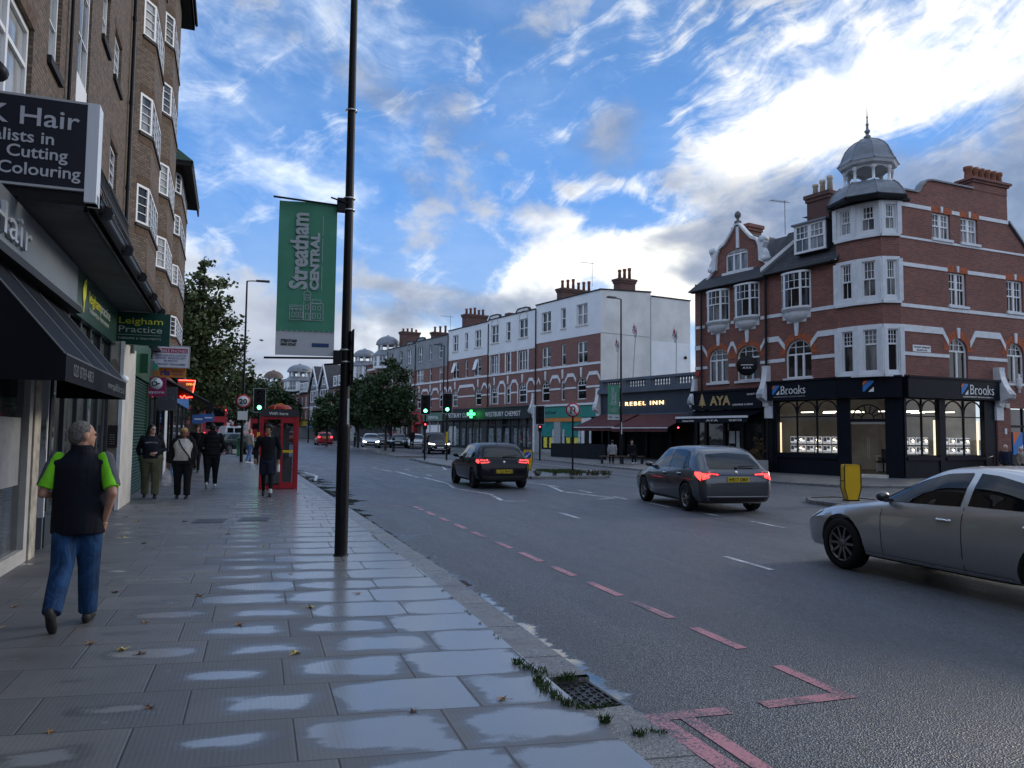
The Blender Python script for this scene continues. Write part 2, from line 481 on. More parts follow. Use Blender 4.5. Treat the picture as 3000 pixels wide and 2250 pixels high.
def chimney(par, u0, u1, y0, y1, z0, z1, bm, pots=4, pm=None, ph=0.45, along='u'):
    m = MB(); m.box(u0, u1, y0, y1, z0, z1 - 0.35); m.box(u0 - 0.06, u1 + 0.06, y0 - 0.06, y1 + 0.06, z1 - 0.35, z1 - 0.18); m.box(u0 - 0.12, u1 + 0.12, y0 - 0.12, y1 + 0.12, z1 - 0.18, z1)
    c = m.build('chimney', bm, par)
    for k in range(pots):
        q = (k + 0.5) / pots; h = ph * (0.85 + 0.3 * ((k * 7) % 3) / 2)
        x, y = (u0 + (u1 - u0) * q, (y0 + y1) / 2) if along == 'u' else ((u0 + u1) / 2, y0 + (y1 - y0) * q)
        MB().lathe([(0.0, 0), (0.14, 0), (0.115, h * 0.75), (0.15, h * 0.8), (0.15, h), (0.10, h), (0.10, h * 0.6), (0, h * 0.6)], (x, y, z1), 12).build('chimney_pot', pm, c)
    return c


# ---------- ground materials ----------
def newmat(name):
    m = bpy.data.materials.new(name); m.use_nodes = True; MATS[name] = m
    t = m.node_tree; return m, t, t.nodes['Principled BSDF']


def setn(t, b, key, v): t.links.new(v.o, b.inputs[key])


def bump(t, b, h, st, di):
    n = t.nodes.new('ShaderNodeBump'); n.inputs['Strength'].default_value = st; n.inputs['Distance'].default_value = di
    t.links.new(h.o, n.inputs['Height']); t.links.new(n.outputs[0], b.inputs['Normal'])


def asphalt_mat():
    m, t, b = newmat('asphalt')
    o = coord(t); x, y, z = sep(t, o)
    ag = t.nodes.new('ShaderNodeTexVoronoi'); t.links.new(o.o, ag.inputs['Vector']); ag.inputs['Scale'].default_value = 85.0
    cell = X(t, ag.outputs['Color']); cr, cg_, cb = sep(t, cell)
    big = noise(t, o, 0.35, 6, 0.62); mid = noise(t, xyz(t, x * 2.0, y * 0.35, 0.0), 1.3, 5, 0.6); fine_ = noise(t, o, 30.0, 3, 0.7)
    c = mix(t, cr.m('POWER', 1.6), (0.016, 0.019, 0.026), (0.17, 0.188, 0.215))
    c = mix(t, cg_.step(0.80, 0.95) * 0.8, c, (0.010, 0.012, 0.016))
    c = mix(t, big.step(0.35, 0.7) * 0.35, c, (0.055, 0.064, 0.080))
    trk = (noise(t, xyz(t, x * 1.0, y * 0.03, 5.0), 1.1, 3, 0.5)).step(0.42, 0.62)
    c = mix(t, trk * 0.35, c, (0.030, 0.034, 0.042))
    patch = noise(t, xyz(t, x * 0.5, y * 0.16, 21.0), 1.0, 2, 0.4).step(0.60, 0.612)
    c = mix(t, patch * 0.30, c, (0.035, 0.038, 0.045))
    c = mix(t, noise(t, o, 2.2, 6, 0.75).step(0.64, 0.72) * 0.30, c, (0.14, 0.15, 0.165))
    # standing water in the near channel, petering out unevenly
    e = noise(t, xyz(t, x * 0.6, y * 1.5, 3.0), 2.3, 5, 0.65)
    g = noise(t, o, 70.0, 2, 0.6)
    edge = x - (e - 0.5) * 0.55 - (g - 0.5) * 0.10 + (y - 9.0).m('MAXIMUM', 0.0) * 0.028
    pud = 1.0 - edge.step(2.30, 2.40)
    far = noise(t, xyz(t, x * 0.8, y * 0.8, 7.0), 1.1, 6, 0.7) + (1.0 - (x + (y - 9.0).m('MAXIMUM', 0.0) * 0.028).lin(2.0, 3.6)) * 0.30
    pud = pud.m('MAXIMUM', far.step(0.70, 0.74) * y.step(11.0, 15.0) * (1.0 - x.step(3.2, 3.9)))
    film = (mid * 0.6 + big * 0.4).step(0.42, 0.66)
    setn(t, b, 'Base Color', mix(t, pud * 0.6, c, (0.05, 0.06, 0.07)))
    rg = film.lin(0, 1, 0.44, 0.27) + cb * 0.10
    setn(t, b, 'Roughness', (rg * (1.0 - pud)) + pud * 0.03)
    b.inputs['IOR'].default_value = 1.55; b.inputs['Specular IOR Level'].default_value = 0.70
    h = X(t, ag.outputs['Distance']) * 1.0 + fine_ * 0.5
    n = t.nodes.new('ShaderNodeBump'); n.inputs['Distance'].default_value = 0.011
    t.links.new(((1.0 - pud) * 0.9).o, n.inputs['Strength']); t.links.new(h.o, n.inputs['Height']); t.links.new(n.outputs[0], b.inputs['Normal'])
    return m


def paving_mat(wet=1.0):
    """stone flags with water lying in the middle of each flag on the kerb side"""
    m, t, b = newmat('paving' if wet > 0.5 else 'paving_far')
    o = coord(t); x, y, z = sep(t, o)
    W, H = 0.825, 0.603
    v = (y + x * 0.118 + 0.20) / H; row = v.m('FLOOR'); fv = v.m('FRACT')
    odd = row.m('FLOORED_MODULO', 2.0); jit = (row * 12.9898).m('SINE').m('MULTIPLY', 43.7).m('FRACT')
    u = (x + odd * 0.19 + jit * 0.16 + 0.29) / W; col = u.m('FLOOR'); fu = u.m('FRACT')
    eu = (fu - 0.5).m('ABSOLUTE'); ev = (fv - 0.5).m('ABSOLUTE')
    du = (0.5 - eu) * W; dv = (0.5 - ev) * H; dm = du.m('MINIMUM', dv)
    joint = 1.0 - dm.step(0.002, 0.009)
    wn = t.nodes.new('ShaderNodeTexWhiteNoise'); wn.noise_dimensions = '3D'
    t.links.new(xyz(t, col, row, 4.0).o, wn.inputs['Vector']); r = X(t, wn.outputs['Value'])
    wn2 = t.nodes.new('ShaderNodeTexWhiteNoise'); t.links.new(xyz(t, col, row, 9.0).o, wn2.inputs['Vector']); r2 = X(t, wn2.outputs['Value'])
    big = noise(t, o, 0.9, 6, 0.65); st = noise(t, o, 4.0, 6, 0.7); fn = noise(t, o, 60.0, 3, 0.7)
    # tooling ribs across every flag
    rib = (x * 6.2832 / 0.028 + (noise(t, o, 6.0, 2, 0.5) - 0.5) * 2.0).m('SINE') * 0.5 + 0.5
    c = mix(t, r, (0.068, 0.068, 0.070), (0.128, 0.125, 0.121))
    c = mix(t, big.step(0.36, 0.66) * 0.55, c, (0.046, 0.047, 0.051))
    c = mix(t, noise(t, o, 150.0, 2, 0.8).step(0.5, 0.75) * 0.5, c, (0.17, 0.17, 0.17))
    c = mix(t, noise(t, o, 110.0, 2, 0.8).step(0.58, 0.75) * 0.55, c, (0.022, 0.022, 0.024))
    c = mix(t, st.step(0.56, 0.72) * 0.5, c, (0.036, 0.036, 0.038))
    gum = t.nodes.new('ShaderNodeTexVoronoi'); t.links.new(o.o, gum.inputs['Vector']); gum.inputs['Scale'].default_value = 2.6
    c = mix(t, (1.0 - X(t, gum.outputs['Distance']).step(0.035, 0.055)) * 0.6, c, (0.19, 0.19, 0.19))
    c = mix(t, fn.step(0.6, 0.75) * 0.25, c, (0.22, 0.215, 0.205))
    c = mix(t, rib * 0.10, c, (0.05, 0.05, 0.05))
    # water: a soft-cornered pool per flag, deeper towards the kerb
    merge = (y - 5.5).lin(0.0, 4.0, 0.85, 0.15)
    q = (((eu * 2.0).m('POWER', 5.0) * merge + ((fv - 0.50) * 2.0).m('ABSOLUTE').m('POWER', 3.0)).m('POWER', 0.32))
    kx = x + (y - 9.0).m('MAXIMUM', 0.0) * 0.028
    lvl = kx.lin(-0.9, 1.2, -0.50, 0.34) + (r2 - 0.5) * 0.45 + (noise(t, xyz(t, x * 0.55, y * 1.5, 2.0), 1.5, 7, 0.66) - 0.5) * 1.9
    pool = (lvl - q + 0.62)
    pud = pool.step(0.00, 0.16) * (1.0 - joint) * wet
    damp = pool.step(-0.26, 0.02) * wet
    c = mix(t, damp * 0.50, c, (0.062, 0.062, 0.064))
    c = mix(t, pud * 0.80, c, mix(t, fn, (0.20, 0.215, 0.23), (0.27, 0.285, 0.30)))  # pale grey-blue in the pools is reflected sky, painted into the colour
    c = mix(t, joint * 0.8, c, (0.018, 0.018, 0.018))
    setn(t, b, 'Base Color', c)
    setn(t, b, 'Roughness', ((fn * 0.25 + 0.42) * (1.0 - damp * 0.35)) * (1.0 - pud) + pud * (rib * 0.07 + fn * 0.08 + 0.13))
    b.inputs['IOR'].default_value = 1.75; b.inputs['Specular IOR Level'].default_value = 0.62
    h = rib * 0.25 * (1.0 - pud * 0.8) + fn * 0.6 * (1.0 - pud) + st * 0.5 - joint * 6.0
    bump(t, b, h, 0.35, 0.004)
    return m


def kerb_mat():
    m, t, b = newmat('kerb_granite')
    o = coord(t); x, y, z = sep(t, o)
    vo = t.nodes.new('ShaderNodeTexVoronoi'); t.links.new(o.o, vo.inputs['Vector']); vo.inputs['Scale'].default_value = 95.0
    r, g, bb = sep(t, X(t, vo.outputs['Color']))
    f = ((y + x * 0.10 - 0.06) / 0.915).m('FRACT'); j = 1.0 - ((f - 0.5).m('ABSOLUTE') * -1.0 + 0.5).step(0.004, 0.014)
    c = mix(t, r, (0.060, 0.060, 0.060), (0.27, 0.265, 0.255))
    c = mix(t, noise(t, o, 1.6, 5, 0.6).step(0.4, 0.7) * 0.6, c, (0.085, 0.086, 0.088))
    c = mix(t, j * 0.95, c, (0.012, 0.014, 0.010))
    setn(t, b, 'Base Color', c); setn(t, b, 'Roughness', noise(t, o, 2.2, 4, 0.6).lin(0.35, 0.65, 0.16, 0.55))
    b.inputs['IOR'].default_value = 1.6
    bump(t, b, X(t, vo.outputs['Distance']) - j * 3.0, 0.5, 0.006)
    return m


def paint_mat(name, col, wear=0.45):
    """thermoplastic road paint, worn through in spots"""
    m, t, b = newmat(name)
    o = coord(t); n = noise(t, o, 55.0, 4, 0.75) * 0.6 + noise(t, o, 2.6, 4, 0.6) * 0.4
    k = n.step(wear, wear + 0.10)
    setn(t, b, 'Base Color', mix(t, k, (0.06, 0.065, 0.075), col)); b.inputs['Roughness'].default_value = 0.42
    bump(t, b, n, 0.3, 0.004)
    return m


asphalt = asphalt_mat(); paving = paving_mat(); paving_far = paving_mat(0.25); granite = kerb_mat()
white_paint = paint_mat('white_road_paint', (0.62, 0.64, 0.66), 0.43)
red_paint = paint_mat('red_road_paint', (0.50, 0.20, 0.225), 0.44)
grassm = mat('grass_blades', (0.045, 0.085, 0.022), 0.7, var=0.5, vs=30)
earth = mat('earth', (0.055, 0.048, 0.035), 0.9, var=0.4, vs=6, bump=0.6)


def slab(name, pts, z1, z0, m, kind='structure', rise=True):
    """a raised paved area: polygon outline, split where the road begins to climb"""
    def clip(ps, lo):   # keep y<=38 (lo) or y>=38
        out = []
        for i in range(len(ps)):
            a, b = ps[i], ps[(i + 1) % len(ps)]
            ia, ib = (a[1] <= 38) == lo, (b[1] <= 38) == lo
            if ia: out.append(a)
            if ia != ib:
                k = (38 - a[1]) / (b[1] - a[1]); out.append((a[0] + (b[0] - a[0]) * k, 38.0))
        return out
    mb = MB(); n = len(pts)
    for lo in (True, False):
        q = clip(pts, lo)
        if len(q) > 2: mb.poly([(x, y, z1 + gz(y)) for x, y in q])
    for i in range(n):
        a, b = pts[i], pts[(i + 1) % n]
        seg = [a, b]
        if (a[1] - 38) * (b[1] - 38) < 0:
            k = (38 - a[1]) / (b[1] - a[1]); seg = [a, (a[0] + (b[0] - a[0]) * k, 38.0), b]
        for p, q in zip(seg, seg[1:]):
            mb.poly([(p[0], p[1], z0 + gz(p[1])), (q[0], q[1], z0 + gz(q[1])), (q[0], q[1], z1 + gz(q[1])), (p[0], p[1], z1 + gz(p[1]))])
    return tag(mb.build(name, m), kind=kind)


def kerb_strip(name, line, wd, z1, z0, side=1):
    """kerb stones of width wd along a polyline; line is the back (pavement) edge, the road lies on its side"""
    pts = []
    for p, q in zip(line, line[1:]):
        if (p[1] - 38) * (q[1] - 38) < 0:
            k = (38 - p[1]) / (q[1] - p[1]); pts += [p, (p[0] + (q[0] - p[0]) * k, 38.0)]
        else: pts.append(p)
    pts.append(line[-1])
    off = []
    for i, p in enumerate(pts):
        a = Vector(pts[max(0, i - 1)]); b = Vector(pts[min(len(pts) - 1, i + 1)]); dd = (b - a).normalized()
        off.append((p[0] + dd.y * wd * side, p[1] - dd.x * wd * side))
    mb = MB()
    for i in range(len(pts) - 1):
        A, B, A2, B2 = pts[i], pts[i + 1], off[i], off[i + 1]
        zt = lambda p, z: (p[0], p[1], z + gz(p[1]))
        c = 0.02
        def inn(P, Q): k = c / wd; return (Q[0] + (P[0] - Q[0]) * k, Q[1] + (P[1] - Q[1]) * k)
        mb.poly([zt(A, z1), zt(B, z1), zt(inn(B, B2), z1 - 0.002), zt(inn(A, A2), z1 - 0.002)])
        mb.poly([zt(inn(A, A2), z1 - 0.002), zt(inn(B, B2), z1 - 0.002), zt(B2, z1 - c), zt(A2, z1 - c)])
        mb.poly([zt(A2, z1 - c), zt(B2, z1 - c), zt(B2, z0), zt(A2, z0)])
    for P, Q in ((pts[0], off[0]), (pts[-1], off[-1])):
        mb.poly([(P[0], P[1], z0 + gz(P[1])), (Q[0], Q[1], z0 + gz(Q[1])), (Q[0], Q[1], z1 - 0.02 + gz(Q[1])), (P[0], P[1], z1 + gz(P[1]))])
    return tag(mb.build(name, granite), kind='structure')


# ---------- the ground ----------
mb = MB(); mb.poly([(-3000, -3000, -0.6), (3000, -3000, -0.6), (3000, 4000, -0.6), (-3000, 4000, -0.6)])
tag(mb.build('ground', earth), kind='structure')
mb = MB()
for a, b in ((-30, 38), (38, 300)): mb.poly([(-60, a, -0.1 + gz(a)), (90, a, -0.1 + gz(a)), (90, b, -0.1 + gz(b)), (-60, b, -0.1 + gz(b))])
tag(mb.build('road', asphalt), kind='structure')


def kx(y): return 1.87 if y < 9 else 1.87 - 0.028 * (y - 9)


LK = [(kx(y), y) for y in (-8, 3.55)] ; LK2 = [(1.87, 4.86), (1.87, 9), (kx(24), 24), (kx(38), 38), (kx(50), 50)]
slab('pavement', [(-8, -8), (1.87, -8), (1.87, 9), (kx(24), 24), (kx(38), 38), (kx(52), 52), (kx(52) - 0.8, 54), (-9, 55.0)], 0.0, -0.1, paving)
kerb_strip('kerb', [(1.874, -8), (1.874, 4.26)], 0.30, -0.004, -0.1)
kerb_strip('kerb', [(1.874, 4.88), (1.874, 9), (kx(24) + .004, 24), (kx(38) + .004, 38), (kx(52), 52)], 0.30, -0.004, -0.1)
# left pavement beyond the side road
slab('pavement', [(-1.8, 63), (-4.2, 73), (-8.2, 88), (-15, 106), (-34, 150), (-60, 150), (-60, 63)], 0.0, -0.1, paving_far)
# right-hand pavement round the corner
RK = [(-8, 168), (2, 136), (9.5, 106), (13.6, 90), (15.8, 78), (17.0, 66), (17.8, 56), (18.05, 46), (18.15, 38), (18.25, 33), (18.45, 26), (18.75, 23.8), (19.4, 22.2), (20.6, 21.5), (23.0, 20.9), (60, 22.0)]
slab('pavement', RK + [(60, 60), (45, 168)], 0.0, -0.1, paving_far)
kerb_strip('kerb', RK[:], 0.28, -0.003, -0.1, side=1)
# traffic islands
IS1 = [(10.1, 28.3), (13.3, 28.3), (13.75, 29.2), (13.5, 32), (12.7, 35.2), (11.9, 42.5), (11.0, 48.5), (9.3, 48.5), (9.2, 42.6), (9.7, 34)]
slab('traffic_island', IS1, 0.0, -0.1, paving_far); kerb_strip('kerb', IS1 + IS1[:1], 0.14, 0.02, -0.1, side=1)
IS2 = [(9.0, 52.0), (10.9, 52.0), (11.0, 65), (9.6, 77), (7.4, 96), (6.2, 96), (8.2, 77), (9.1, 64)]
slab('traffic_island', IS2, 0.0, -0.1, paving_far); kerb_strip('kerb', IS2 + IS2[:1], 0.14, 0.02, -0.1, side=1)
IS3 = [(13.75, 13.6), (15.25, 13.6), (15.3, 16.6), (14.9, 17.2), (14.1, 17.2), (13.7, 16.6)]
slab('traffic_island', IS3, 0.0, -0.1, paving_far); kerb_strip('kerb', IS3 + IS3[:1], 0.14, 0.02, -0.1, side=1)


# ---------- road markings: thin sheets lying on the asphalt ----------
def strip(mb, a, b, wd, z=-0.096):
    a, b = Vector(a), Vector(b); d_ = (b - a).normalized(); n = Vector((d_.y, -d_.x)) * wd / 2
    mb.poly([(p.x, p.y, z + gz(p.y)) for p in (a - n, a + n, b + n, b - n)])


mb = MB()
for y0, y1 in ((5.42, 6.12), (6.50, 7.25), (7.55, 8.33), (8.75, 9.48), (9.85, 10.68), (11.09, 11.92), (12.33, 13.15), (13.6, 14.42), (14.86, 15.58), (15.95, 16.83), (17.14, 18.07)):
    x0 = 3.745 - 0.017 * (y0 - 6); strip(mb, (x0, y0), (x0 - 0.012, y1), 0.105)
strip(mb, (3.74, 4.2), (3.73, 4.95), 0.10); strip(mb, (3.10, 4.26), (3.79, 4.262), 0.12, -0.0955)
strip(mb, (2.26, 4.27), (2.83, 4.24), 0.12); strip(mb, (2.52, 4.20), (2.50, -6), 0.10); strip(mb, (2.33, 4.22), (2.36, 3.2), 0.13, -0.0955)
strip(mb, (2.3, 18.2), (3.52, 18.15), 0.08)
tag(mb.build('red_bay_marking', red_paint), kind='structure')
mb = MB()
for y0, y1 in ((8.48, 9.59), (14.70, 15.96), (2.5, 3.6)): strip(mb, (6.33, y0), (6.38, y1), 0.09)
for y0, y1 in ((12.3, 13.45), (14.47, 15.6), (16.5, 17.7), (18.8, 19.8), (21.1, 22.3), (23.7, 24.7), (10.1, 11.2)): strip(mb, (9.48, y0), (9.56, y1), 0.085)
for y0, y1 in ((17.0, 18.4), (19.7, 21.0), (22.4, 23.6), (24.8, 26.0)): strip(mb, (14.6, y0), (14.85, y1), 0.085)
strip(mb, (15.55, 45.0), (15.32, 27.5), 0.10)
# zig-zag lines up to the crossing
for pl in (((2.3, 38.2), (5.45, 38.9)), ((5.5, 39.3), (9.15, 39.6)), ((5.43, 38.7), (5.8, 35.0)), ((6.0, 35.0), (6.02, 30.0)), ((6.25, 30.0), (6.3, 26.2)), ((6.3, 26.1), (5.95, 23.9)), ((5.95, 23.7), (6.38, 21.4)), ((6.38, 21.3), (6.07, 19.2)), ((6.05, 18.95), (6.6, 18.88)),
           ((9.2, 39.5), (8.6, 36.2)), ((9.32, 26.3), (9.48, 24.8)), ((9.46, 24.7), (8.82, 21.8)), ((8.84, 21.7), (9.33, 19.4)), ((9.33, 19.3), (8.75, 19.05)), ((2.0, 28.5), (2.25, 31.5)), ((2.25, 31.5), (2.0, 34.5))):
    strip(mb, *pl, 0.11)
for y0 in (26, 31, 36): strip(mb, (6.8, y0), (6.8, y0 + 1.2), 0.09)
tag(mb.build('white_road_marking', white_paint), kind='structure')


# ---------- building materials ----------
red_brick = brick('red_brick', (0.27, 0.088, 0.060), (0.125, 0.048, 0.042), (0.20, 0.155, 0.135), ms=0.012)
red_brick2 = brick('red_brick_row', (0.25, 0.090, 0.068), (0.135, 0.058, 0.050), (0.22, 0.18, 0.16), ms=0.012)
brown_brick = brick('brown_brick', (0.185, 0.128, 0.088), (0.062, 0.047, 0.037), (0.035, 0.032, 0.029), ms=0.014, dirt=0.25)
sooty = brick('sooty_brick', (0.13, 0.055, 0.045), (0.085, 0.042, 0.038), (0.09, 0.075, 0.07))
rubbed = mat('rubbed_brick', (0.36, 0.105, 0.05), 0.85, var=0.3, vs=8)
white = mat('white_render', (0.70, 0.72, 0.74), 0.7, var=0.06, vs=0.8, bump=0.1, bs=6)
wpaint = mat('white_joinery', (0.74, 0.75, 0.76), 0.45, var=0.06, vs=6)
cream = mat('cream_stone', (0.55, 0.52, 0.46), 0.8, var=0.16, vs=1.5)
grey_render = mat('grey_render', (0.235, 0.25, 0.265), 0.85, var=0.15, vs=0.7)
slate = brick('roof_slate', (0.050, 0.052, 0.060), (0.034, 0.036, 0.043), (0.016, 0.016, 0.018), bw=0.3, bh=0.2, ms=0.012)
tile_red = brick('roof_tile', (0.16, 0.06, 0.045), (0.10, 0.045, 0.04), (0.03, 0.02, 0.02), bw=0.2, bh=0.13, ms=0.012)
lead = mat('lead_sheet', (0.17, 0.185, 0.205), 0.45, 0.35, var=0.18, vs=2.5)
navy = mat('navy_paint', (0.005, 0.0075, 0.014), 0.5, var=0.2, vs=4, spec=0.15)
black = mat('black_paint', (0.007, 0.008, 0.010), 0.45, spec=0.2)
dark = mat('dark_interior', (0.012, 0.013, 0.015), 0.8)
terracotta = mat('terracotta', (0.21, 0.085, 0.05), 0.8, var=0.3, vs=8)
buff = mat('buff_pot', (0.48, 0.42, 0.32), 0.8, var=0.2, vs=8)
stucco = mat('white_ornament', (0.66, 0.68, 0.70), 0.6, var=0.1, vs=4)
pane = glassy('window_pane', (0.010, 0.012, 0.015), (0.24, 0.24, 0.24), 0.12)
pane_far = glassy('window_pane_far', (0.03, 0.036, 0.042), (0.30, 0.31, 0.32), 0.30)
shop_pane = glassy('shop_pane', (0.008, 0.010, 0.012), (0.07, 0.075, 0.08), 0.40, scale=0.5)
warm_wall = mat('shop_wall', (0.40, 0.37, 0.33), 0.8, var=0.25, vs=0.8)
lampglow = mat('lamp_glow', (1, 1, 1), 0.5, emit=(1.0, 0.80, 0.52), es=9.0)
stripglow = mat('strip_light', (1, 1, 1), 0.5, emit=(1.0, 0.90, 0.74), es=2.6)
letter_white = mat('white_lettering', (0.80, 0.80, 0.80), 0.5)
letter_gold = mat('gold_lettering', (0.50, 0.36, 0.16), 0.45, 0.2)
logo_o = mat('orange_logo', (0.70, 0.16, 0.05), 0.5); logo_b = mat('blue_logo', (0.04, 0.19, 0.52), 0.5)
floor_dark = mat('shop_floor', (0.12, 0.10, 0.085), 0.5)
pipe_black = mat('black_downpipe', (0.012, 0.012, 0.014), 0.4)
wood = mat('brown_wood', (0.10, 0.06, 0.035), 0.6, var=0.3, vs=6)

FRAME = None
_build = MB.build


def framed(s, name, m, parent=None, loc=None):
    o = _build(s, name, m, parent, loc)
    if FRAME and parent is not None and parent.type == 'EMPTY':
        o.location = FRAME[0]; o.rotation_euler = (0, 0, FRAME[1])
    return o


MB.build = framed


def band(mb, runs, z0, z1, y=-0.035):
    for a, b in runs: mb.box(a, b, y, 0.02, z0, z1)


def slant(mb, x0, x1, z0, z1, dx, dz, y=-0.036):
    """sloping end of a string course, running from x0 to x0+dx while dropping dz"""
    mb.prism([(x0, y, z0), (x0, y, z1), (x0 + dx, y, z1 - dz), (x0 + dx, y, z0 - dz)], (0, 0.05, 0))


def keystone(mb, u, z0, z1, w=0.16): mb.prism([(u - w * 0.35, -0.06, z0), (u - w * 0.6, -0.06, z1), (u + w * 0.6, -0.06, z1), (u + w * 0.35, -0.06, z0)], (0, 0.1, 0))


def voussoirs(mb, u0, u1, z1, rise, wd=0.30):
    n = 14; um = (u0 + u1) / 2; hw = (u1 - u0) / 2; zr = z1 - rise
    for i in range(n):
        a, b = pi * i / n + 0.01, pi * (i + 1) / n - 0.01
        mb.prism([(um + (hw + q) * math.cos(k), -0.012, zr + (rise + q) * math.sin(k)) for q, k in ((0, a), (wd, a), (wd, b), (0, b))], (0, 0.03, 0))


def oriel(par, u0, u1, z0, z1, bowl=0.62):
    """bowed sash window on a round white corbel bowl"""
    um = (u0 + u1) / 2; hw = (u1 - u0) / 2; pr = 0.36
    f = MB(); N = 12
    def P(k, q=0.0):
        a = pi * k / N; return (um - (hw - q) * math.cos(a), -(pr - q * 0.6) * math.sin(a) ** 0.8)
    def ring(za, zb, q0, q1):
        for k in range(N):
            a, b, c, e = P(k, q0), P(k + 1, q0), P(k + 1, q1), P(k, q1)
            f.prism([(a[0], a[1], za), (b[0], b[1], za), (c[0], c[1], za), (e[0], e[1], za)], (0, 0, zb - za))
    ring(z0, z0 + 0.07, 0, 0.06); ring(z1 - 0.09, z1, -0.03, 0.08); zm = (z0 + z1) / 2 + 0.05; ring(zm - 0.025, zm + 0.025, 0.005, 0.05)
    for k in (0.02, 3.6, 8.4, 11.98):
        a = P(k, 0.01); f.box(a[0] - 0.055, a[0] + 0.055, a[1] - 0.01, a[1] + 0.06, z0, z1 - 0.02)
    for k in (1.8, 5.2, 6.8, 10.2):
        a = P(k, 0.02); f.box(a[0] - 0.012, a[0] + 0.012, a[1], a[1] + 0.03, zm, z1 - 0.05)
    k6 = P(6, 0.02); f.box(um - 0.014, um + 0.014, k6[1], k6[1] + 0.03, z0 + 0.05, zm)
    zz = (zm + z1 - 0.05) / 2; ring(zz - 0.012, zz + 0.012, 0.012, 0.04)
    o = f.build('bow_window', wpaint, par)
    g = MB()
    for k in range(N):
        a, b = P(k, 0.035), P(k + 1, 0.035); g.poly([(a[0], a[1], z0), (b[0], b[1], z0), (b[0], b[1], z1 - 0.01), (a[0], a[1], z1 - 0.01)])
    g.build('pane', pane, o)
    c = MB(); prof = [(hw * 1.06, 0.0), (hw * 1.06, -0.06), (hw * 0.98, -0.07), (hw * 1.0, -0.13), (hw * 0.92, -0.14)] + [(hw * 0.9 * math.cos(k * pi / 16), -0.15 - (bowl - 0.15) * math.sin(k * pi / 16)) for k in range(9)]
    i0 = len(c.v); c.lathe(prof, (0, 0, 0), 20, a0=pi, a1=2 * pi)
    c.v[i0:] = [(um + x, y * (pr + 0.06) / hw, z0 + z) for x, y, z in c.v[i0:]]
    c.box(um - hw * 1.02, um + hw * 1.02, -0.03, 0.02, z0 - bowl * 0.75, z0 - 0.02)
    c.box(um - hw * 0.7, um + hw * 0.7, -0.026, 0.02, z0 - bowl * 1.02, z0 - bowl * 0.7)
    keystone(c, um, z0 - bowl - 0.62, z0 - bowl + 0.02, 0.2)
    c.build('corbel_bowl', stucco, par)
    return o


def scroll_bracket(par, u0, u1, z0, z1, y0, y1, name='scroll_bracket', flip=1):
    """white console bracket with an S-shaped outline at a shop-front end"""
    m = MB(); h = z1 - z0; w_ = u1 - u0
    pr = [(0, 0), (0.35, 0), (0.38, 0.10), (0.55, 0.14), (0.95, 0.20), (1.0, 0.30), (0.80, 0.42), (0.62, 0.55), (0.45, 0.75), (0.40, 0.92), (0.42, 1.0), (0, 1.0)]
    m.prism([(u0, y1 - (y1 - y0) * a, z0 + h * b) for a, b in pr], (w_, 0, 0))
    m.prism([(u0 - 0.03, y1 - (y1 - y0) * a, z0 + h * b) for a, b in pr[3:7]], (w_ + 0.06, 0, 0))
    return m.build(name, stucco, par)


def aerial(x, y, z, label, s=1.0):
    t_ = thing('television_aerial', label, 'aerial', (x, y, z))
    MB().tube([(0, 0, -0.8), (0, 0, 0.9 * s)], 0.018, 6).build('mast', pipe_black, t_)
    m = MB(); m.tube([(-0.75 * s, 0.1, 0.86 * s), (0.25 * s, -0.05, 0.80 * s)], 0.014, 6)
    for k in range(7): q = -0.7 + k * 0.13; m.tube([(q * s, 0.1 - 0.2 * s, 0.855 * s), (q * s, 0.1 + 0.2 * s, 0.855 * s)], 0.008, 5)
    m.build('boom', pipe_black, t_)


# ================= corner estate agent's building =================
ROW = bearing(166.5)
AP = (23.6, 26.6, 0.0)
cb = thing('corner_building', 'red brick corner building with white bands, domed corner turret and lit estate agent shop', 'building', AP, ROW)
S_, P1, P2, E_ = (-0.25, 0.0), (0.65, 0.0), (1.665, 0.27), (2.03, 0.95)
FA = ((0, 0, 0), 0.0); FCH = ((-0.25, 0, 0), math.atan2(0.95, 2.28))
F1 = ((*S_, 0), 0.0); F2 = ((*P1, 0), math.atan2(0.27, 1.015)); F3 = ((*P2, 0), math.atan2(0.68, 0.365)); FB = ((*E_, 0), R(81.8))
L1, L2, L3 = 0.90, 1.05, 0.772

# left front
FRAME = FA
m = MB(); wall_holes(m, -3.9, -0.25, 4.15, 9.22, [(-2.97, -1.57, 4.3, 6.05, 0.68), (-2.9, -1.7, 7.5, 9.1)]); m.build('wall', red_brick, cb)
window(cb, -2.97, -1.57, 4.3, 6.05, kind='grid', cols=1, rows=1, mull=2, fm=wpaint, gm=pane, rise=0.68, sill=stucco)
oriel(cb, -3.06, -1.58, 7.45, 9.12)
m = MB(); band(m, [(-3.9, -2.99), (-1.55, -0.27)], 5.08, 5.24); band(m, [(-1.22, -0.27), (-3.9, -3.34)], 6.05, 6.30)
slant(m, -1.22, 0, 6.05, 6.30, -0.38, 0.42); slant(m, -3.34, 0, 6.05, 6.30, 0.36, 0.42); band(m, [(-3.9, -0.27)], 7.20, 7.36); m.build('string_course', stucco, cb)
m = MB(); voussoirs(m, -2.97, -1.57, 6.05, 0.68); m.build('brick_arch', rubbed, cb)
m = MB(); m.box(-3.95, -0.2, -0.22, 0.02, 9.2, 9.3); m.tube([(-3.95, -0.26, 9.24), (-0.3, -0.26, 9.24)], 0.07, 8); m.build('gutter', pipe_black, cb)
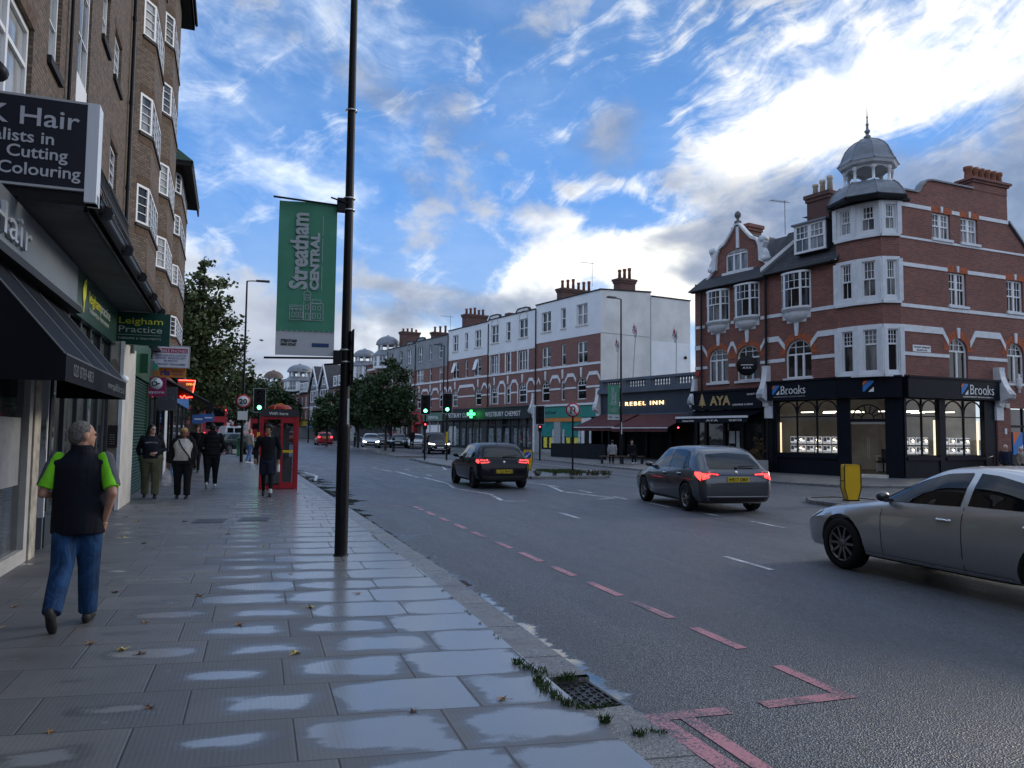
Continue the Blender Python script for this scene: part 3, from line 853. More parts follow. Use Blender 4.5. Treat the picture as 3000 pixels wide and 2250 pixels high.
# steep slate roof with a dormer
m = MB(); m.poly([(-3.9, -0.18, 9.3), (-0.1, -0.18, 9.3), (-0.1, 1.5, 11.5), (-3.9, 1.5, 11.5)]); m.poly([(-3.9, 1.5, 11.5), (-0.1, 1.5, 11.5), (-0.1, 5.0, 12.6), (-3.9, 5.0, 12.6)])
m.poly([(-0.1, -0.18, 9.3), (-0.1, 5.0, 9.3), (-0.1, 5.0, 12.6), (-0.1, 1.5, 11.5)])
roof = m.build('roof', slate, cb)
dm = MB(); dm.box(-2.34, -0.70, 0.02, 1.6, 9.9, 11.22); dm.build('dormer', slate, cb)
window(cb, -2.36, -0.72, 9.92, 11.22, y=-0.06, kind='sash', cols=3, rows=2, mull=1, fm=wpaint, gm=pane_far, fw=0.10)
m = MB(); m.box(-2.45, -0.6, -0.16, 1.7, 11.22, 11.30); m.build('dormer_roof', lead, cb)
m = MB(); m.prism([(-4.1, -0.30, 9.42), (-4.1, -0.30, 9.60), (-2.55, 0.72, 11.1), (-2.55, 0.72, 10.92)], (0.0, 0.16, 0.0)); m.build('barge_board', wpaint, cb)
chimney(cb, -3.35, -2.15, 2.2, 3.0, 10.8, 13.3, sooty, 3, buff, 0.7)

# turret faces: white window storeys between brick
for fr, L, wn in ((F1, L1, (0.22, 0.72)), (F2, L2, (0.27, 0.82)), (F3, L3, (0.20, 0.64))):
    FRAME = fr
    hs = [(wn[0], wn[1], 4.38, 6.12), (wn[0], wn[1], 7.5, 9.0), (wn[0], wn[1], 10.28, 11.34)]
    m = MB(); [wall_holes(m, 0, L, a, b, [h for h in hs if a < h[2] < b], y=-0.03, depth=0.16) for a, b in ((4.15, 6.32), (7.2, 9.14), (10.0, 11.5))]; m.build('bay_surround', white, cb)
    m = MB(); [wall_holes(m, 0, L, a, b, []) for a, b in ((6.32, 7.2), (9.14, 10.0))]; m.build('wall', red_brick, cb)
    window(cb, wn[0], wn[1], 4.38, 6.12, y=0.05, kind='trans', cols=3, rows=3, top=0.66, fm=wpaint, gm=pane, fw=0.05, tw=0.022)
    window(cb, wn[0], wn[1], 7.5, 9.0, y=0.05, kind='sash', cols=3, rows=2, fm=wpaint, gm=pane, fw=0.05, tw=0.022)
    window(cb, wn[0], wn[1], 10.28, 11.34, y=0.05, kind='sash', cols=3, rows=2, fm=wpaint, gm=pane_far, fw=0.05, tw=0.022)
    m = MB(); [m.box(-0.02, L + 0.02, -0.11, -0.028, a, a + 0.10) for a in (4.15, 7.18, 9.98)]; m.build('sill', stucco, cb)
    m = MB(); [m.box(q - 0.09, q + 0.09, -0.10, -0.028, a, b) for q in (0.0, L) for a, b in ((4.25, 6.2), (7.28, 9.05), (10.08, 11.45))]; m.build('pilaster', stucco, cb)
FRAME = FA
# cupola
tc = (0.70, 0.98)


def octo(r, z, a0=22.5): return [(tc[0] + r * math.cos(R(a0 + 45 * k - 67.5)), tc[1] + r * math.sin(R(a0 + 45 * k - 67.5)), z) for k in range(8)]


def octo_skin(mb, prof, sm=False):
    for (r0, z0), (r1, z1) in zip(prof, prof[1:]):
        a, b = octo(r0, z0), octo(r1, z1)
        for k in range(8): mb.poly([a[k], a[(k + 1) % 8], b[(k + 1) % 8], b[k]], sm)


m = MB(); octo_skin(m, [(1.50, 11.5), (1.72, 11.56), (1.74, 11.66), (1.62, 11.72)]); m.poly(octo(1.72, 11.56)); m.build('turret_cornice', black, cb)
m = MB(); octo_skin(m, [(1.64, 11.72), (1.52, 12.0), (1.34, 12.25), (1.14, 12.42), (0.6, 12.46)])
for k in range(8):
    a = R(45 * k - 45); m.tube([(tc[0] + r * math.cos(a), tc[1] + r * math.sin(a), z) for r, z in ((1.64, 11.72), (1.52, 12.01), (1.34, 12.26), (1.14, 12.43))], 0.03, 6)
m.build('turret_skirt', lead, cb)
m = MB()
for k in range(8):
    a = R(45 * k - 45); x, y = tc[0] + 0.95 * math.cos(a), tc[1] + 0.95 * math.sin(a)
    m.lathe([(0.09, 12.42), (0.09, 12.52), (0.06, 12.55), (0.06, 12.95), (0.09, 12.98), (0.09, 13.1)], (x, y, 0), 8)
    b = R(45 * k); p0 = Vector((math.cos(a), math.sin(a))) * 0.95; p1 = Vector((math.cos(a + pi / 4), math.sin(a + pi / 4))) * 0.95
    for i in range(8):   # little timber arches between the posts
        q0, q1 = i / 8, (i + 1) / 8
        h = lambda q: 12.86 + 0.24 * math.sqrt(max(0, 1 - (2 * q - 1) ** 2))
        A, B = p0.lerp(p1, q0), p0.lerp(p1, q1)
        pts = [(tc[0] + A.x, tc[1] + A.y, h(q0)), (tc[0] + B.x, tc[1] + B.y, h(q1)), (tc[0] + B.x, tc[1] + B.y, 13.2), (tc[0] + A.x, tc[1] + A.y, 13.2)]
        n = Vector((-math.cos(a + pi / 8), -math.sin(a + pi / 8), 0)) * 0.07
        m.prism(pts, n)
octo_skin(m, [(0.95, 13.18), (1.14, 13.22), (1.20, 13.30), (1.24, 13.34)]); m.poly(octo(1.14, 13.2)); m.build('lantern', stucco, cb)
m = MB(); prof = [(1.26, 13.34), (1.20, 13.40), (1.10, 13.55), (1.03, 13.75), (0.92, 14.0), (0.74, 14.22), (0.50, 14.40), (0.22, 14.52), (0.08, 14.58)]; octo_skin(m, prof)
for k in range(8):
    a = R(45 * k - 45); m.tube([(tc[0] + r * math.cos(a), tc[1] + r * math.sin(a), z) for r, z in prof], 0.03, 6)
m.build('dome', lead, cb)
MB().lathe([(0.05, 14.5), (0.15, 14.58), (0.16, 14.66), (0.06, 14.74), (0.09, 14.82), (0.14, 14.9), (0.06, 14.98), (0.05, 15.15), (0.08, 15.2), (0.035, 15.26), (0.03, 15.5), (0.05, 15.53), (0.02, 15.57), (0.004, 16.1)], (tc[0], tc[1], 0), 10).build('finial', lead, cb)

# right front, along the side street
FRAME = FB
hb = [(2.82, 3.98, 4.12, 5.92, 0.56), (6.56, 7.72, 4.12, 5.92, 0.56), (2.93, 4.02, 7.33, 8.77), (6.68, 7.8, 7.33, 8.77), (2.01, 3.12, 10.15, 11.27), (3.78, 4.87, 10.15, 11.27)]
m = MB(); wall_holes(m, 0, 10.5, 4.15, 9.4, hb[:4]); wall_holes(m, 0, 6.9, 9.4, 11.6, hb[4:])
m.poly([(6.9, 0, 9.4), (9.0, 0, 9.4), (6.9, 0, 11.3)]); m.poly([(0, 0, 11.6), (6.9, 0, 11.6), (6.9, 0, 12.62), (2.0, 0, 12.62), (1.7, 0, 12.56), (1.45, 0, 12.35), (1.25, 0, 12.05), (1.1, 0, 11.98), (0, 0, 11.98)])
m.box(6.2, 6.9, 0.004, 5, 9.4, 12.6, skip='b'); m.build('wall', red_brick, cb)
m = MB(); cp = [(0.15, 11.98), (1.1, 11.98), (1.25, 12.05), (1.45, 12.35), (1.7, 12.56), (2.0, 12.62), (4.6, 12.62)]
for (a, b), (c, e) in zip(cp, cp[1:]): m.prism([(a, -0.08, b), (c, -0.08, e), (c, -0.08, e + 0.07), (a, -0.08, b + 0.07)], (0, 0.35, 0))
m.prism([(6.92, -0.1, 11.36), (9.1, -0.1, 9.42), (9.1, -0.1, 9.52), (6.92, -0.1, 11.46)], (0, 0.3, 0)); m.build('coping', lead, cb)
window(cb, *hb[0][:4], kind='grid', cols=1, rows=1, mull=1, fm=wpaint, gm=pane, rise=0.56, sill=stucco)
window(cb, *hb[1][:4], kind='grid', cols=1, rows=1, mull=1, fm=wpaint, gm=pane, rise=0.56, sill=stucco)
for h in hb[2:4]: window(cb, *h, kind='sash', cols=2, rows=2, mull=1, fm=wpaint, gm=pane, sill=stucco)
for h in hb[4:]: window(cb, *h, kind='sash', cols=2, rows=2, mull=1, fm=wpaint, gm=pane_far, sill=stucco)
m = MB(); band(m, [(0, 1.92), (3.21, 3.69), (4.96, 6.9)], 11.30, 11.46); band(m, [(0.0, 8.3)], 9.95, 10.04); band(m, [(0, 2.84), (4.11, 6.59), (7.9, 9.8)], 8.77, 8.93); band(m, [(0, 9.8)], 7.05, 7.2)
band(m, [(0, 2.44), (4.5, 6.1), (8.2, 9.8)], 6.04, 6.32); slant(m, 2.44, 0, 6.04, 6.32, 0.36, 0.5); slant(m, 4.5, 0, 6.04, 6.32, -0.36, 0.5); slant(m, 6.1, 0, 6.04, 6.32, 0.36, 0.5)
band(m, [(0, 2.8), (4.0, 6.54), (7.75, 9.8)], 5.05, 5.19); band(m, [(5.75, 9.8)], 3.9, 4.04)
for u, z in ((3.4, 5.95), (7.14, 5.95)): keystone(m, u, z - 0.03, z + 0.42)
for u, z in ((3.47, 8.77), (7.24, 8.77), (2.56, 11.27), (4.32, 11.27)): keystone(m, u, z + 0.02, z + 0.28, 0.12)
m.build('string_course', stucco, cb)
m = MB(); voussoirs(m, 2.82, 3.98, 5.92, 0.56, 0.34); voussoirs(m, 6.56, 7.72, 5.92, 0.56, 0.34)
for h in hb[2:]: m.prism([(h[0] - 0.04, -0.012, h[3]), (h[1] + 0.04, -0.012, h[3]), (h[1] + 0.14, -0.012, h[3] + 0.26), (h[0] - 0.14, -0.012, h[3] + 0.26)], (0, 0.03, 0))
m.build('brick_arch', rubbed, cb)
c = MB(); c.box(4.6, 6.9, -0.02, 0.6, 12.6, 12.95); c.box(4.52, 6.98, -0.09, 0.67, 12.95, 13.05); c.box(4.44, 7.06, -0.16, 0.74, 13.05, 13.15); ch = c.build('chimney', red_brick, cb)
for k in range(6): MB().lathe([(0.18, 13.15), (0.15, 13.5), (0.2, 13.6), (0.2, 13.72), (0.12, 13.72)], (4.75 + k * 0.4, 0.28, 0), 10).build('chimney_pot', terracotta, ch)
# roof slopes behind
m = MB(); m.poly([(0.6, 0.3, 11.9), (6.9, 0.3, 11.9), (6.9, 6, 12.4), (0.6, 6, 12.4)]); m.poly([(6.9, 0, 11.3), (9.0, 0, 9.4), (9.0, 6, 9.4), (6.9, 6, 11.3)]); m.build('roof', slate, cb)
sg = MB().box(0.63, 1.68, -0.03, -0.003, 5.22, 5.50).build('street_name_plate', wpaint, cb)
for s_, z_, wd in (('MOUNT EPHRAIM', 5.38, 0.92), ('ROAD S.W.', 5.26, 0.62)): text(sg, s_, black, (1.155 - wd / 2, -0.033, z_), 0.10, width=wd)

# ground-floor shop
FRAME = FA
shop_fascia = navy
room = MB()
fl = [(-3.75, 0.16), (-0.2, 0.16), (1.9, 1.0), (2.55, 5.5), (-2.0, 5.5), (-3.75, 3.2)]
for i in range(2, 6):
    a, b = fl[i], fl[(i + 1) % 6]
    if i != 2: room.poly([(a[0], a[1], 0.1), (b[0], b[1], 0.1), (b[0], b[1], 3.45), (a[0], a[1], 3.45)])
room.poly([(x, y, 3.45) for x, y in fl]); room.build('shop_wall', warm_wall, cb)
m = MB(); m.poly([(x, y, 0.12) for x, y in fl]); m.build('shop_floor', floor_dark, cb)
for x, y in ((-2.6, 1.0), (-1.4, 1.0), (-0.4, 1.2), (0.6, 2.0), (-1.0, 2.4), (-2.4, 2.3), (0.6, 3.4), (1.5, 2.4), (1.6, 3.6), (1.7, 4.8), (0.5, 4.6)):
    MB().box(x - 0.30, x + 0.30, y - 0.05, y + 0.05, 2.76, 2.80).build('ceiling_light', stripglow, cb)


def shopfront(L, lights, door=None, x0=0.0):
    """stall riser, glazed lights with round-headed bars, posts; lights = (u0,u1,number of arches)"""
    f = MB(); f.box(x0, L, -0.02, 0.12, 0, 0.72) if not door else None
    ed = [x0] + [q for l in lights for q in l[:2]] + [L]
    for a, b in zip(ed[::2], ed[1::2]): f.box(a, b, -0.06, 0.16, 0, 3.3)
    for a, b, n in lights:
        if not door: f.box(a, b, -0.10, 0.12, 0.72, 0.86); f.box(a, b, 0.0, 0.08, 0.86, 0.93)
        zt, zb = 3.3, (0.9 if not door else 2.3)
        f.box(a, b, 0.0, 0.08, 2.52 if not door else 2.3, 2.57 if not door else 2.42)
        wv = (b - a) / n
        for k in range(n):
            u0, u1 = a + wv * k, a + wv * (k + 1)
            if k: f.box(u0 - 0.025, u0 + 0.025, 0.0, 0.08, zb, 3.25)
            if not door: f.arch((u0 + u1) / 2, 3.24 - wv / 2, wv / 2 - 0.05, 0.01, 0.06, 0.045)
            else:
                um = (u0 + u1) / 2; r = (u1 - u0) / 2 - 0.06
                f.arch(um, 2.42, r * 0.92, 0.01, 0.06, 0.05); f.arch(um, 2.42, r * 0.36, 0.01, 0.06, 0.04)
                for q in range(1, 7): g_ = pi * q / 7; f.prism([(um + r_ * math.cos(g_) + s * 0.02 * math.sin(g_), 0.012, 2.42 + r_ * math.sin(g_) * 0.95 - s * 0.02 * math.cos(g_)) for r_, s in ((r * 0.38, -1), (r * 0.92, -1), (r * 0.92, 1), (r * 0.38, 1))], (0, 0.04, 0))
    f.box(x0, L, 0.0, 0.10, 3.24, 3.34)
    f.build('shop_front', navy, cb)
    g = MB()
    for a, b, n in lights: g.poly([(a, 0.05, 0.12 if door else 0.86), (b, 0.05, 0.12 if door else 0.86), (b, 0.05, 3.3), (a, 0.05, 3.3)])
    g.build('shop_window', clear_glass(), cb)


FRAME = FA; shopfront(-0.22, [(-3.44, -0.32, 3)], x0=-3.66)
FRAME = FCH; shopfront(2.47, [(0.45, 1.80, 1)], door=True)
m = MB(); m.box(0.45, 1.80, 0.03, 0.09, 2.20, 2.30); m.box(1.10, 1.115, -0.06, -0.03, 0.75, 1.65); m.box(1.17, 1.185, -0.06, -0.03, 0.75, 1.65); m.box(1.10, 1.115, -0.06, 0.06, 0.8, 0.82); m.box(1.17, 1.185, -0.06, 0.06, 0.8, 0.82); m.build('door_handle', mat('brushed_steel', (0.55, 0.56, 0.57), 0.3, 0.8), cb)
MB().box(0.35, 1.9, -0.45, 0.05, 0.0, 0.12).build('door_step', cream, cb)
FRAME = FB; shopfront(5.6, [(0.12, 2.06, 2), (2.42, 4.86, 2)])
# window displays: rows of lit cards on wires
card = mat('property_card', (0.85, 0.85, 0.85), 0.4, emit=(0.85, 0.87, 1.0), es=0.35, var=0.0)
pic = mat('card_picture', (0.16, 0.19, 0.25), 0.4, var=0.5, vs=9)


def cards(u0, u1, n, fr):
    global FRAME
    FRAME = fr
    for row, z in enumerate((0.98, 1.36)):
        wv = (u1 - u0) / n
        for k in range(n):
            a = u0 + wv * k
            o = MB().box(a + 0.03, a + wv - 0.03, 0.22, 0.24, z, z + 0.30).build('display_card', card, cb)
            p = MB(); p.box(a + 0.05, a + wv * 0.50, 0.212, 0.218, z + 0.09, z + 0.28); p.box(a + wv * 0.55, a + wv - 0.05, 0.212, 0.218, z + 0.16, z + 0.28); p.box(a + 0.05, a + wv - 0.05, 0.212, 0.218, z + 0.03, z + 0.05); p.build('picture', pic, o)
    for row, z in enumerate((1.15, 1.53)):
        for k in range(n // 2): MB().ball((u0 + (u1 - u0) * (k + 0.72) / (n / 2), 0.16, z), 0.035, 0.03, 0.035, 8, 6).build('spot_lamp', lampglow, cb)


cards(-2.95, -0.4, 6, FA); cards(0.18, 1.72, 4, FB); cards(2.5, 4.3, 4, FB)
FRAME = FA; MB().box(-3.42, -3.36, 0.12, 0.16, 0.9, 2.3).build('strip_light', mat('soft_strip', (1, 1, 1), 0.5, emit=(1.0, 0.74, 0.48), es=0.9), cb)
FRAME = FB
for u in (1.94, 4.62): MB().box(u, u + 0.08, 0.12, 0.16, 0.9, 2.4).build('strip_light', MATS['soft_strip'], cb)
FRAME = FA
# desks and chairs seen through the glass
m = MB(); m.box(-0.6, 0.9, 3.0, 3.7, 0.8, 0.85); m.box(-0.55, -0.5, 3.05, 3.65, 0.12, 0.8); m.box(0.82, 0.87, 3.05, 3.65, 0.12, 0.8); m.build('desk', wpaint, cb)
for x, y in ((0.2, 2.4), (0.9, 2.3), (1.4, 3.2)):
    m = MB(); m.box(x - 0.22, x + 0.22, y - 0.2, y + 0.2, 0.55, 0.62); m.box(x - 0.22, x + 0.22, y + 0.2, y + 0.26, 0.6, 1.15); m.tube([(x, y, 0.14), (x, y, 0.56)], 0.03, 8); m.box(x - 0.25, x + 0.25, y - 0.03, y + 0.03, 0.13, 0.17); m.box(x - 0.03, x + 0.03, y - 0.25, y + 0.25, 0.13, 0.17); m.build('office_chair', black, cb)
# fascia board round the corner, with lettering
FRAME = FA; m = MB(); m.box(-3.78, -0.16, -0.30, 0.0, 3.3, 4.12); m.box(-3.8, -0.14, -0.36, 0.0, 4.12, 4.2); f1 = m.build('fascia', navy, cb)
FRAME = FCH; m = MB(); m.box(-0.02, 2.49, -0.30, 0.0, 3.3, 4.115); m.box(-0.02, 2.5, -0.36, 0.0, 4.115, 4.195); f2 = m.build('fascia', navy, cb)
FRAME = FB; m = MB(); m.box(-0.02, 5.55, -0.30, 0.0, 3.3, 4.11); m.box(-0.02, 5.57, -0.36, 0.0, 4.11, 4.19); f3 = m.build('fascia', navy, cb)


def stripes_logo(f, u, z, h, y=-0.304):
    w_ = h * 0.92; d_ = 0.012
    m = MB(); m.prism([(u, y, z + h * 0.56), (u, y, z + h * 0.80), (u + w_ * 0.10, y, z + h * 0.95), (u + w_ * 0.30, y, z + h), (u + w_ * 0.5, y, z + h)], (0, -d_, 0)); m.build('logo', logo_o, f)
    m = MB(); m.prism([(u, y, z + h * 0.50), (u + w_ * 0.56, y, z + h), (u + w_, y, z + h), (u + w_, y, z + h * 0.86), (u + w_ * 0.12, y, z), (u, y, z + 0.02)], (0, -d_, 0)); m.build('logo', logo_b, f)
    m = MB(); m.prism([(u + w_ * 0.5, y, z), (u + w_, y, z + h * 0.44), (u + w_, y, z)], (0, -d_, 0)); m.build('logo', letter_white, f)


def serif_name(f, u, z, h, wd):
    text(f, 'Brooks', letter_white, (u, -0.306, z), h * 1.32, width=wd, bold=-0.006)
    m = MB(); q = wd / 6.0
    for a in (0.10, 1.34, 4.27): m.box(u + a * q - 0.03, u + a * q + 0.12, -0.316, -0.304, z, z + 0.022)
    m.build('lettering', letter_white, f)


stripes_logo(f1, -3.48, 3.56, 0.42); serif_name(f1, -3.04, 3.57, 0.42, 1.30); text(f1, 'INDEPENDENT ESTATE AGENTS', MATS['brushed_steel'], (-3.42, -0.303, 3.43), 0.08, width=1.7)
stripes_logo(f2, 1.02, 3.54, 0.46)
stripes_logo(f3, 3.10, 3.50, 0.46); serif_name(f3, 3.62, 3.52, 0.46, 1.50); text(f3, 'INDEPENDENT ESTATE AGENTS', MATS['brushed_steel'], (3.2, -0.303, 3.38), 0.08, width=1.9)
FRAME = FA; scroll_bracket(cb, -4.12, -3.82, 3.05, 4.95, -0.62, 0.0); MB().box(-4.08, -3.66, -0.16, 0.02, 2.5, 3.05).build('pilaster', stucco, cb); MB().box(-4.08, -3.66, -0.10, 0.02, 0, 2.5).build('pilaster', black, cb)
FRAME = FB; scroll_bracket(cb, 5.58, 5.92, 3.05, 4.75, -0.75, 0.0); MB().box(5.52, 5.98, -0.16, 0.0, 2.45, 3.05).build('pilaster', stucco, cb)
m = MB(); m.box(5.6, 6.55, -0.08, 0.1, 0, 4.15); m.box(5.62, 5.95, -0.12, -0.08, 0, 2.45); m.box(8.4, 10.5, -0.08, 0.1, 0, 4.15); m.box(6.55, 8.4, -0.06, 0.1, 3.0, 4.15); m.build('wall', red_brick, cb)
m = MB(); m.box(6.55, 6.65, 0, 0.1, 0, 3.0); m.box(7.45, 7.52, 0, 0.1, 0, 3.0); m.box(8.3, 8.4, 0, 0.1, 0, 3.0); m.box(6.55, 8.4, 0, 0.1, 2.15, 2.25); m.build('side_door', navy, cb)
MB().box(6.6, 8.35, 0.05, 0.07, 0.05, 2.95).build('pane', shop_pane, cb)
pn = MB().box(6.75, 7.40, -0.02, 0.02, 0.95, 1.95).build('window_poster', logo_b, cb)
MB().prism([(6.75, -0.03, 1.35), (7.25, -0.03, 1.95), (6.75, -0.03, 1.95)], (0, 0.008, 0)).build('logo', logo_o, pn); MB().prism([(6.95, -0.03, 0.95), (7.40, -0.03, 1.4), (7.40, -0.03, 0.95)], (0, 0.008, 0)).build('logo', letter_white, pn)
MB().box(6.1, 6.22, -0.12, -0.08, 1.85, 2.1).build('meter_box', wpaint, cb); MB().box(6.08, 6.34, -0.2, -0.08, 3.0, 3.2).build('alarm_box', cream, cb)
m = MB(); m.lathe([(0.05, 3.7), (0.05, 3.85), (0.10, 3.9), (0.14, 4.05), (0.1, 4.2), (0.12, 4.28), (0.05, 4.4), (0.07, 4.48), (0.0, 4.55)], (7.1, -0.14, 0), 10); m.build('urn', stucco, cb)
FRAME = FA
# keep the core solid so nothing shows through
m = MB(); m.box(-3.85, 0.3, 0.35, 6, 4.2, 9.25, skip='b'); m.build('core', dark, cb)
MB().tube([(-3.98, -0.1, 0), (-3.98, -0.1, 9.2)], 0.055, 8).build('downpipe', pipe_black, cb)

# ================= gabled house with the dark restaurant front =================
gh = thing('gabled_house', 'narrow red brick house with curly white gable and two bowl oriels over a restaurant', 'building', AP, ROW)
FRAME = FA
m = MB(); wall_holes(m, -8.65, -3.9, 3.9, 9.2, [(-7.72, -6.41, 4.35, 6.06, 0.6), (-5.87, -4.46, 4.35, 6.06, 0.6), (-7.5, -6.5, 7.5, 9.0), (-5.7, -4.6, 7.5, 9.0)]); m.build('wall', red_brick, gh)
m = MB(); m.poly([(-8.65, 0, 3.9), (-8.65, 6, 3.9), (-8.65, 6, 9.6), (-8.65, 0, 9.6)]); m.build('wall', red_brick, gh)
for a, b in ((-7.72, -6.41), (-5.87, -4.46)): window(gh, a, b, 4.35, 6.06, kind='grid', cols=1, rows=1, mull=2, fm=wpaint, gm=pane, rise=0.6, sill=stucco)
oriel(gh, -7.73, -6.32, 7.40, 9.02, 0.58); oriel(gh, -5.90, -4.45, 7.40, 9.05, 0.58)
m = MB(); band(m, [(-8.65, -7.8), (-6.34, -5.94), (-4.4, -3.92)], 5.08, 5.22); band(m, [(-8.65, -8.1), (-6.2, -6.05), (-4.1, -3.92)], 6.1, 6.32); slant(m, -8.1, 0, 6.1, 6.32, 0.3, 0.4); slant(m, -6.2, 0, 6.1, 6.32, -0.22, 0.4); slant(m, -6.05, 0, 6.1, 6.32, 0.2, 0.4); slant(m, -4.1, 0, 6.1, 6.32, -0.28, 0.4); band(m, [(-8.65, -7.95), (-6.2, -5.98), (-4.35, -3.92)], 7.2, 7.35); m.build('string_course', stucco, gh)
m = MB(); voussoirs(m, -7.72, -6.41, 6.06, 0.6, 0.26); voussoirs(m, -5.87, -4.46, 6.06, 0.6, 0.26); m.build('brick_arch', rubbed, gh)
# tiled skirt, gable wall, main roof
m = MB(); m.poly([(-8.8, -0.40, 9.15), (-3.9, -0.40, 9.15), (-3.9, 0.55, 9.95), (-8.5, 0.55, 9.95)]); m.poly([(-8.8, -0.4, 9.15), (-3.9, -0.4, 9.15), (-3.9, 0.0, 9.1), (-8.8, 0.0, 9.1)])
m.poly([(-8.65, 0.5, 9.6), (-3.9, 0.5, 9.8), (-3.9, 3.4, 12.0), (-8.2, 3.4, 12.0)]); m.poly([(-8.65, 0.5, 9.6), (-8.2, 3.4, 12.0), (-8.65, 7, 9.6)])
m.poly([(-6.15, 0.58, 12.0), (-6.15, 3.3, 12.0), (-4.5, 3.3, 10.3), (-4.5, 0.58, 10.3)]); m.poly([(-6.15, 0.58, 12.0), (-6.15, 3.3, 12.0), (-7.8, 3.3, 10.3), (-7.8, 0.58, 10.3)]); m.build('roof', slate, gh)
gp = [(-8.55, 9.5), (-8.2, 9.72), (-7.75, 10.1), (-7.55, 10.45), (-7.5, 10.9), (-7.35, 11.25), (-7.0, 11.42), (-6.6, 11.85), (-6.25, 12.28), (-6.05, 12.28), (-5.7, 11.85), (-5.3, 11.42), (-4.95, 11.25), (-4.8, 10.9), (-4.75, 10.45), (-4.5, 10.1), (-4.15, 9.72), (-3.95, 9.5)]
gw = (-6.98, -5.55, 9.95, 11.08, 0.25)
gy = 0.5
m = MB(); n = len(gp) // 2
wall_holes(m, -7.5, -4.8, 9.5, 11.25, [gw], y=gy)
m.poly([(-7.5, gy, 9.5), (-8.55, gy, 9.5), (-8.2, gy, 9.72), (-7.75, gy, 10.1), (-7.55, gy, 10.45), (-7.5, gy, 10.9)]); m.poly([(-4.8, gy, 9.5), (-3.95, gy, 9.5), (-4.15, gy, 9.72), (-4.5, gy, 10.1), (-4.75, gy, 10.45), (-4.8, gy, 10.9)]); m.poly([(x, gy, z) for x, z in gp[5:13]]); m.build('gable', red_brick, gh)
m = MB()
for (a, b), (c, e) in zip(gp, gp[1:]): m.prism([(a, gy - 0.12, b - 0.02), (c, gy - 0.12, e - 0.02), (c, gy - 0.12, e + 0.13), (a, gy - 0.12, b + 0.13)], (0, 0.28, 0))
for sx_, u in ((-1, -7.55), (1, -4.75)):   # carved volutes
    m.prism([(u + sx_ * q * 0.42, gy - 0.16, z) for q, z in ((0, 10.2), (0.7, 10.05), (1.1, 10.25), (0.9, 10.55), (0.55, 10.8), (0.85, 11.05), (0.75, 11.3), (0.2, 11.38), (-0.15, 11.2), (-0.05, 10.7))], (0, 0.34, 0))
    m.lathe([(0.0, -0.2), (0.16, -0.2), (0.16, 0.2), (0, 0.2)], (u + sx_ * 0.22, gy, 11.22), 12, axis='y')
    m.lathe([(0.0, -0.2), (0.14, -0.2), (0.14, 0.2), (0, 0.2)], (u + sx_ * 0.34, gy, 10.25), 12, axis='y')
m.box(-6.24, -6.06, gy - 0.06, gy + 0.02, 11.1, 12.2); m.box(-7.15, -5.15, gy - 0.1, gy + 0.04, 9.82, 9.95); m.build('gable_ornament', stucco, gh)
MB().lathe([(0.18, 12.38), (0.18, 12.46), (0.07, 12.5), (0.07, 12.62), (0.14, 12.68), (0.17, 12.8), (0.12, 12.92), (0.03, 12.98), (0.0, 13.02)], (-6.15, gy, 0), 12).build('ball_finial', mat('dark_stone', (0.13, 0.13, 0.13), 0.8), gh)
window(gh, *gw[:4], y=gy + 0.06, kind='grid', cols=1, rows=1, mull=2, rise=0.25, fm=wpaint, gm=pane_far)
chimney(gh, -8.3, -7.3, 2.6, 3.6, 10.5, 12.95, red_brick, 0, terracotta)
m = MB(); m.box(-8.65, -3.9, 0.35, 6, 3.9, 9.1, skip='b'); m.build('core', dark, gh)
for x in (-8.1, -3.98): MB().tube([(x, -0.12, 3.9), (x, -0.12, 9.15)], 0.05, 8).build('downpipe', pipe_black, gh)
MB().box(-8.55, -8.25, -0.12, 0.0, 4.75, 5.0).build('alarm_box', mat('red_box', (0.35, 0.04, 0.03), 0.5), gh)
# restaurant front
m = MB(); m.box(-8.65, -4.15, -0.28, 0.0, 2.98, 3.85); m.box(-8.7, -4.12, -0.36, 0.0, 3.85, 3.95); fa = m.build('fascia', navy, gh)
text(fa, 'AYA', letter_gold, (-7.35, -0.286, 3.20), 0.62, width=1.35, bold=0.02); text(fa, 'LEBANESE CUISINE', letter_white, (-5.9, -0.284, 3.14), 0.12, width=1.25); text(fa, '020 8677 1718', letter_white, (-5.0, -0.284, 3.62), 0.12, width=0.75)
m = MB(); m.box(-7.92, -7.88, -0.29, -0.28, 3.1, 3.35)
for k in range(5): w_ = 0.27 - k * 0.045; m.prism([(-7.9 - w_, -0.284, 3.2 + k * 0.11), (-7.9 + w_, -0.284, 3.2 + k * 0.11), (-7.9, -0.284, 3.38 + k * 0.11)], (0, -0.01 - 0.001 * k, 0))
m.build('cedar_logo', letter_gold, fa)
m = MB(); m.poly([(-8.9, -0.05, 2.95), (-4.2, -0.05, 2.95), (-4.2, -1.15, 2.62), (-8.9, -1.15, 2.62)]); m.prism([(-8.9, -1.15, 2.62), (-8.9, -0.05, 2.95), (-8.9, -0.05, 2.90), (-8.9, -1.15, 2.57)], (4.7, 0, 0)); m.build('awning', navy, gh)
m = MB(); m.box(-8.9, -4.2, -1.2, -1.14, 2.52, 2.62); m.build('awning_bar', wpaint, gh)
m = MB(); m.box(-8.88, -4.22, -1.18, -1.165, 2.30, 2.52); av = m.build('awning_valance', navy, gh)
for s_, u, wd in (('Lebanese Cuisine', -8.4, 0.8), ('AYA', -6.8, 0.8), ('020 8677 1718', -5.3, 0.75)): text(av, s_, letter_white, (u, -1.188, 2.36), 0.13, width=wd)
m = MB(); m.box(-8.65, -4.1, -0.02, 0.1, 0, 0.45)
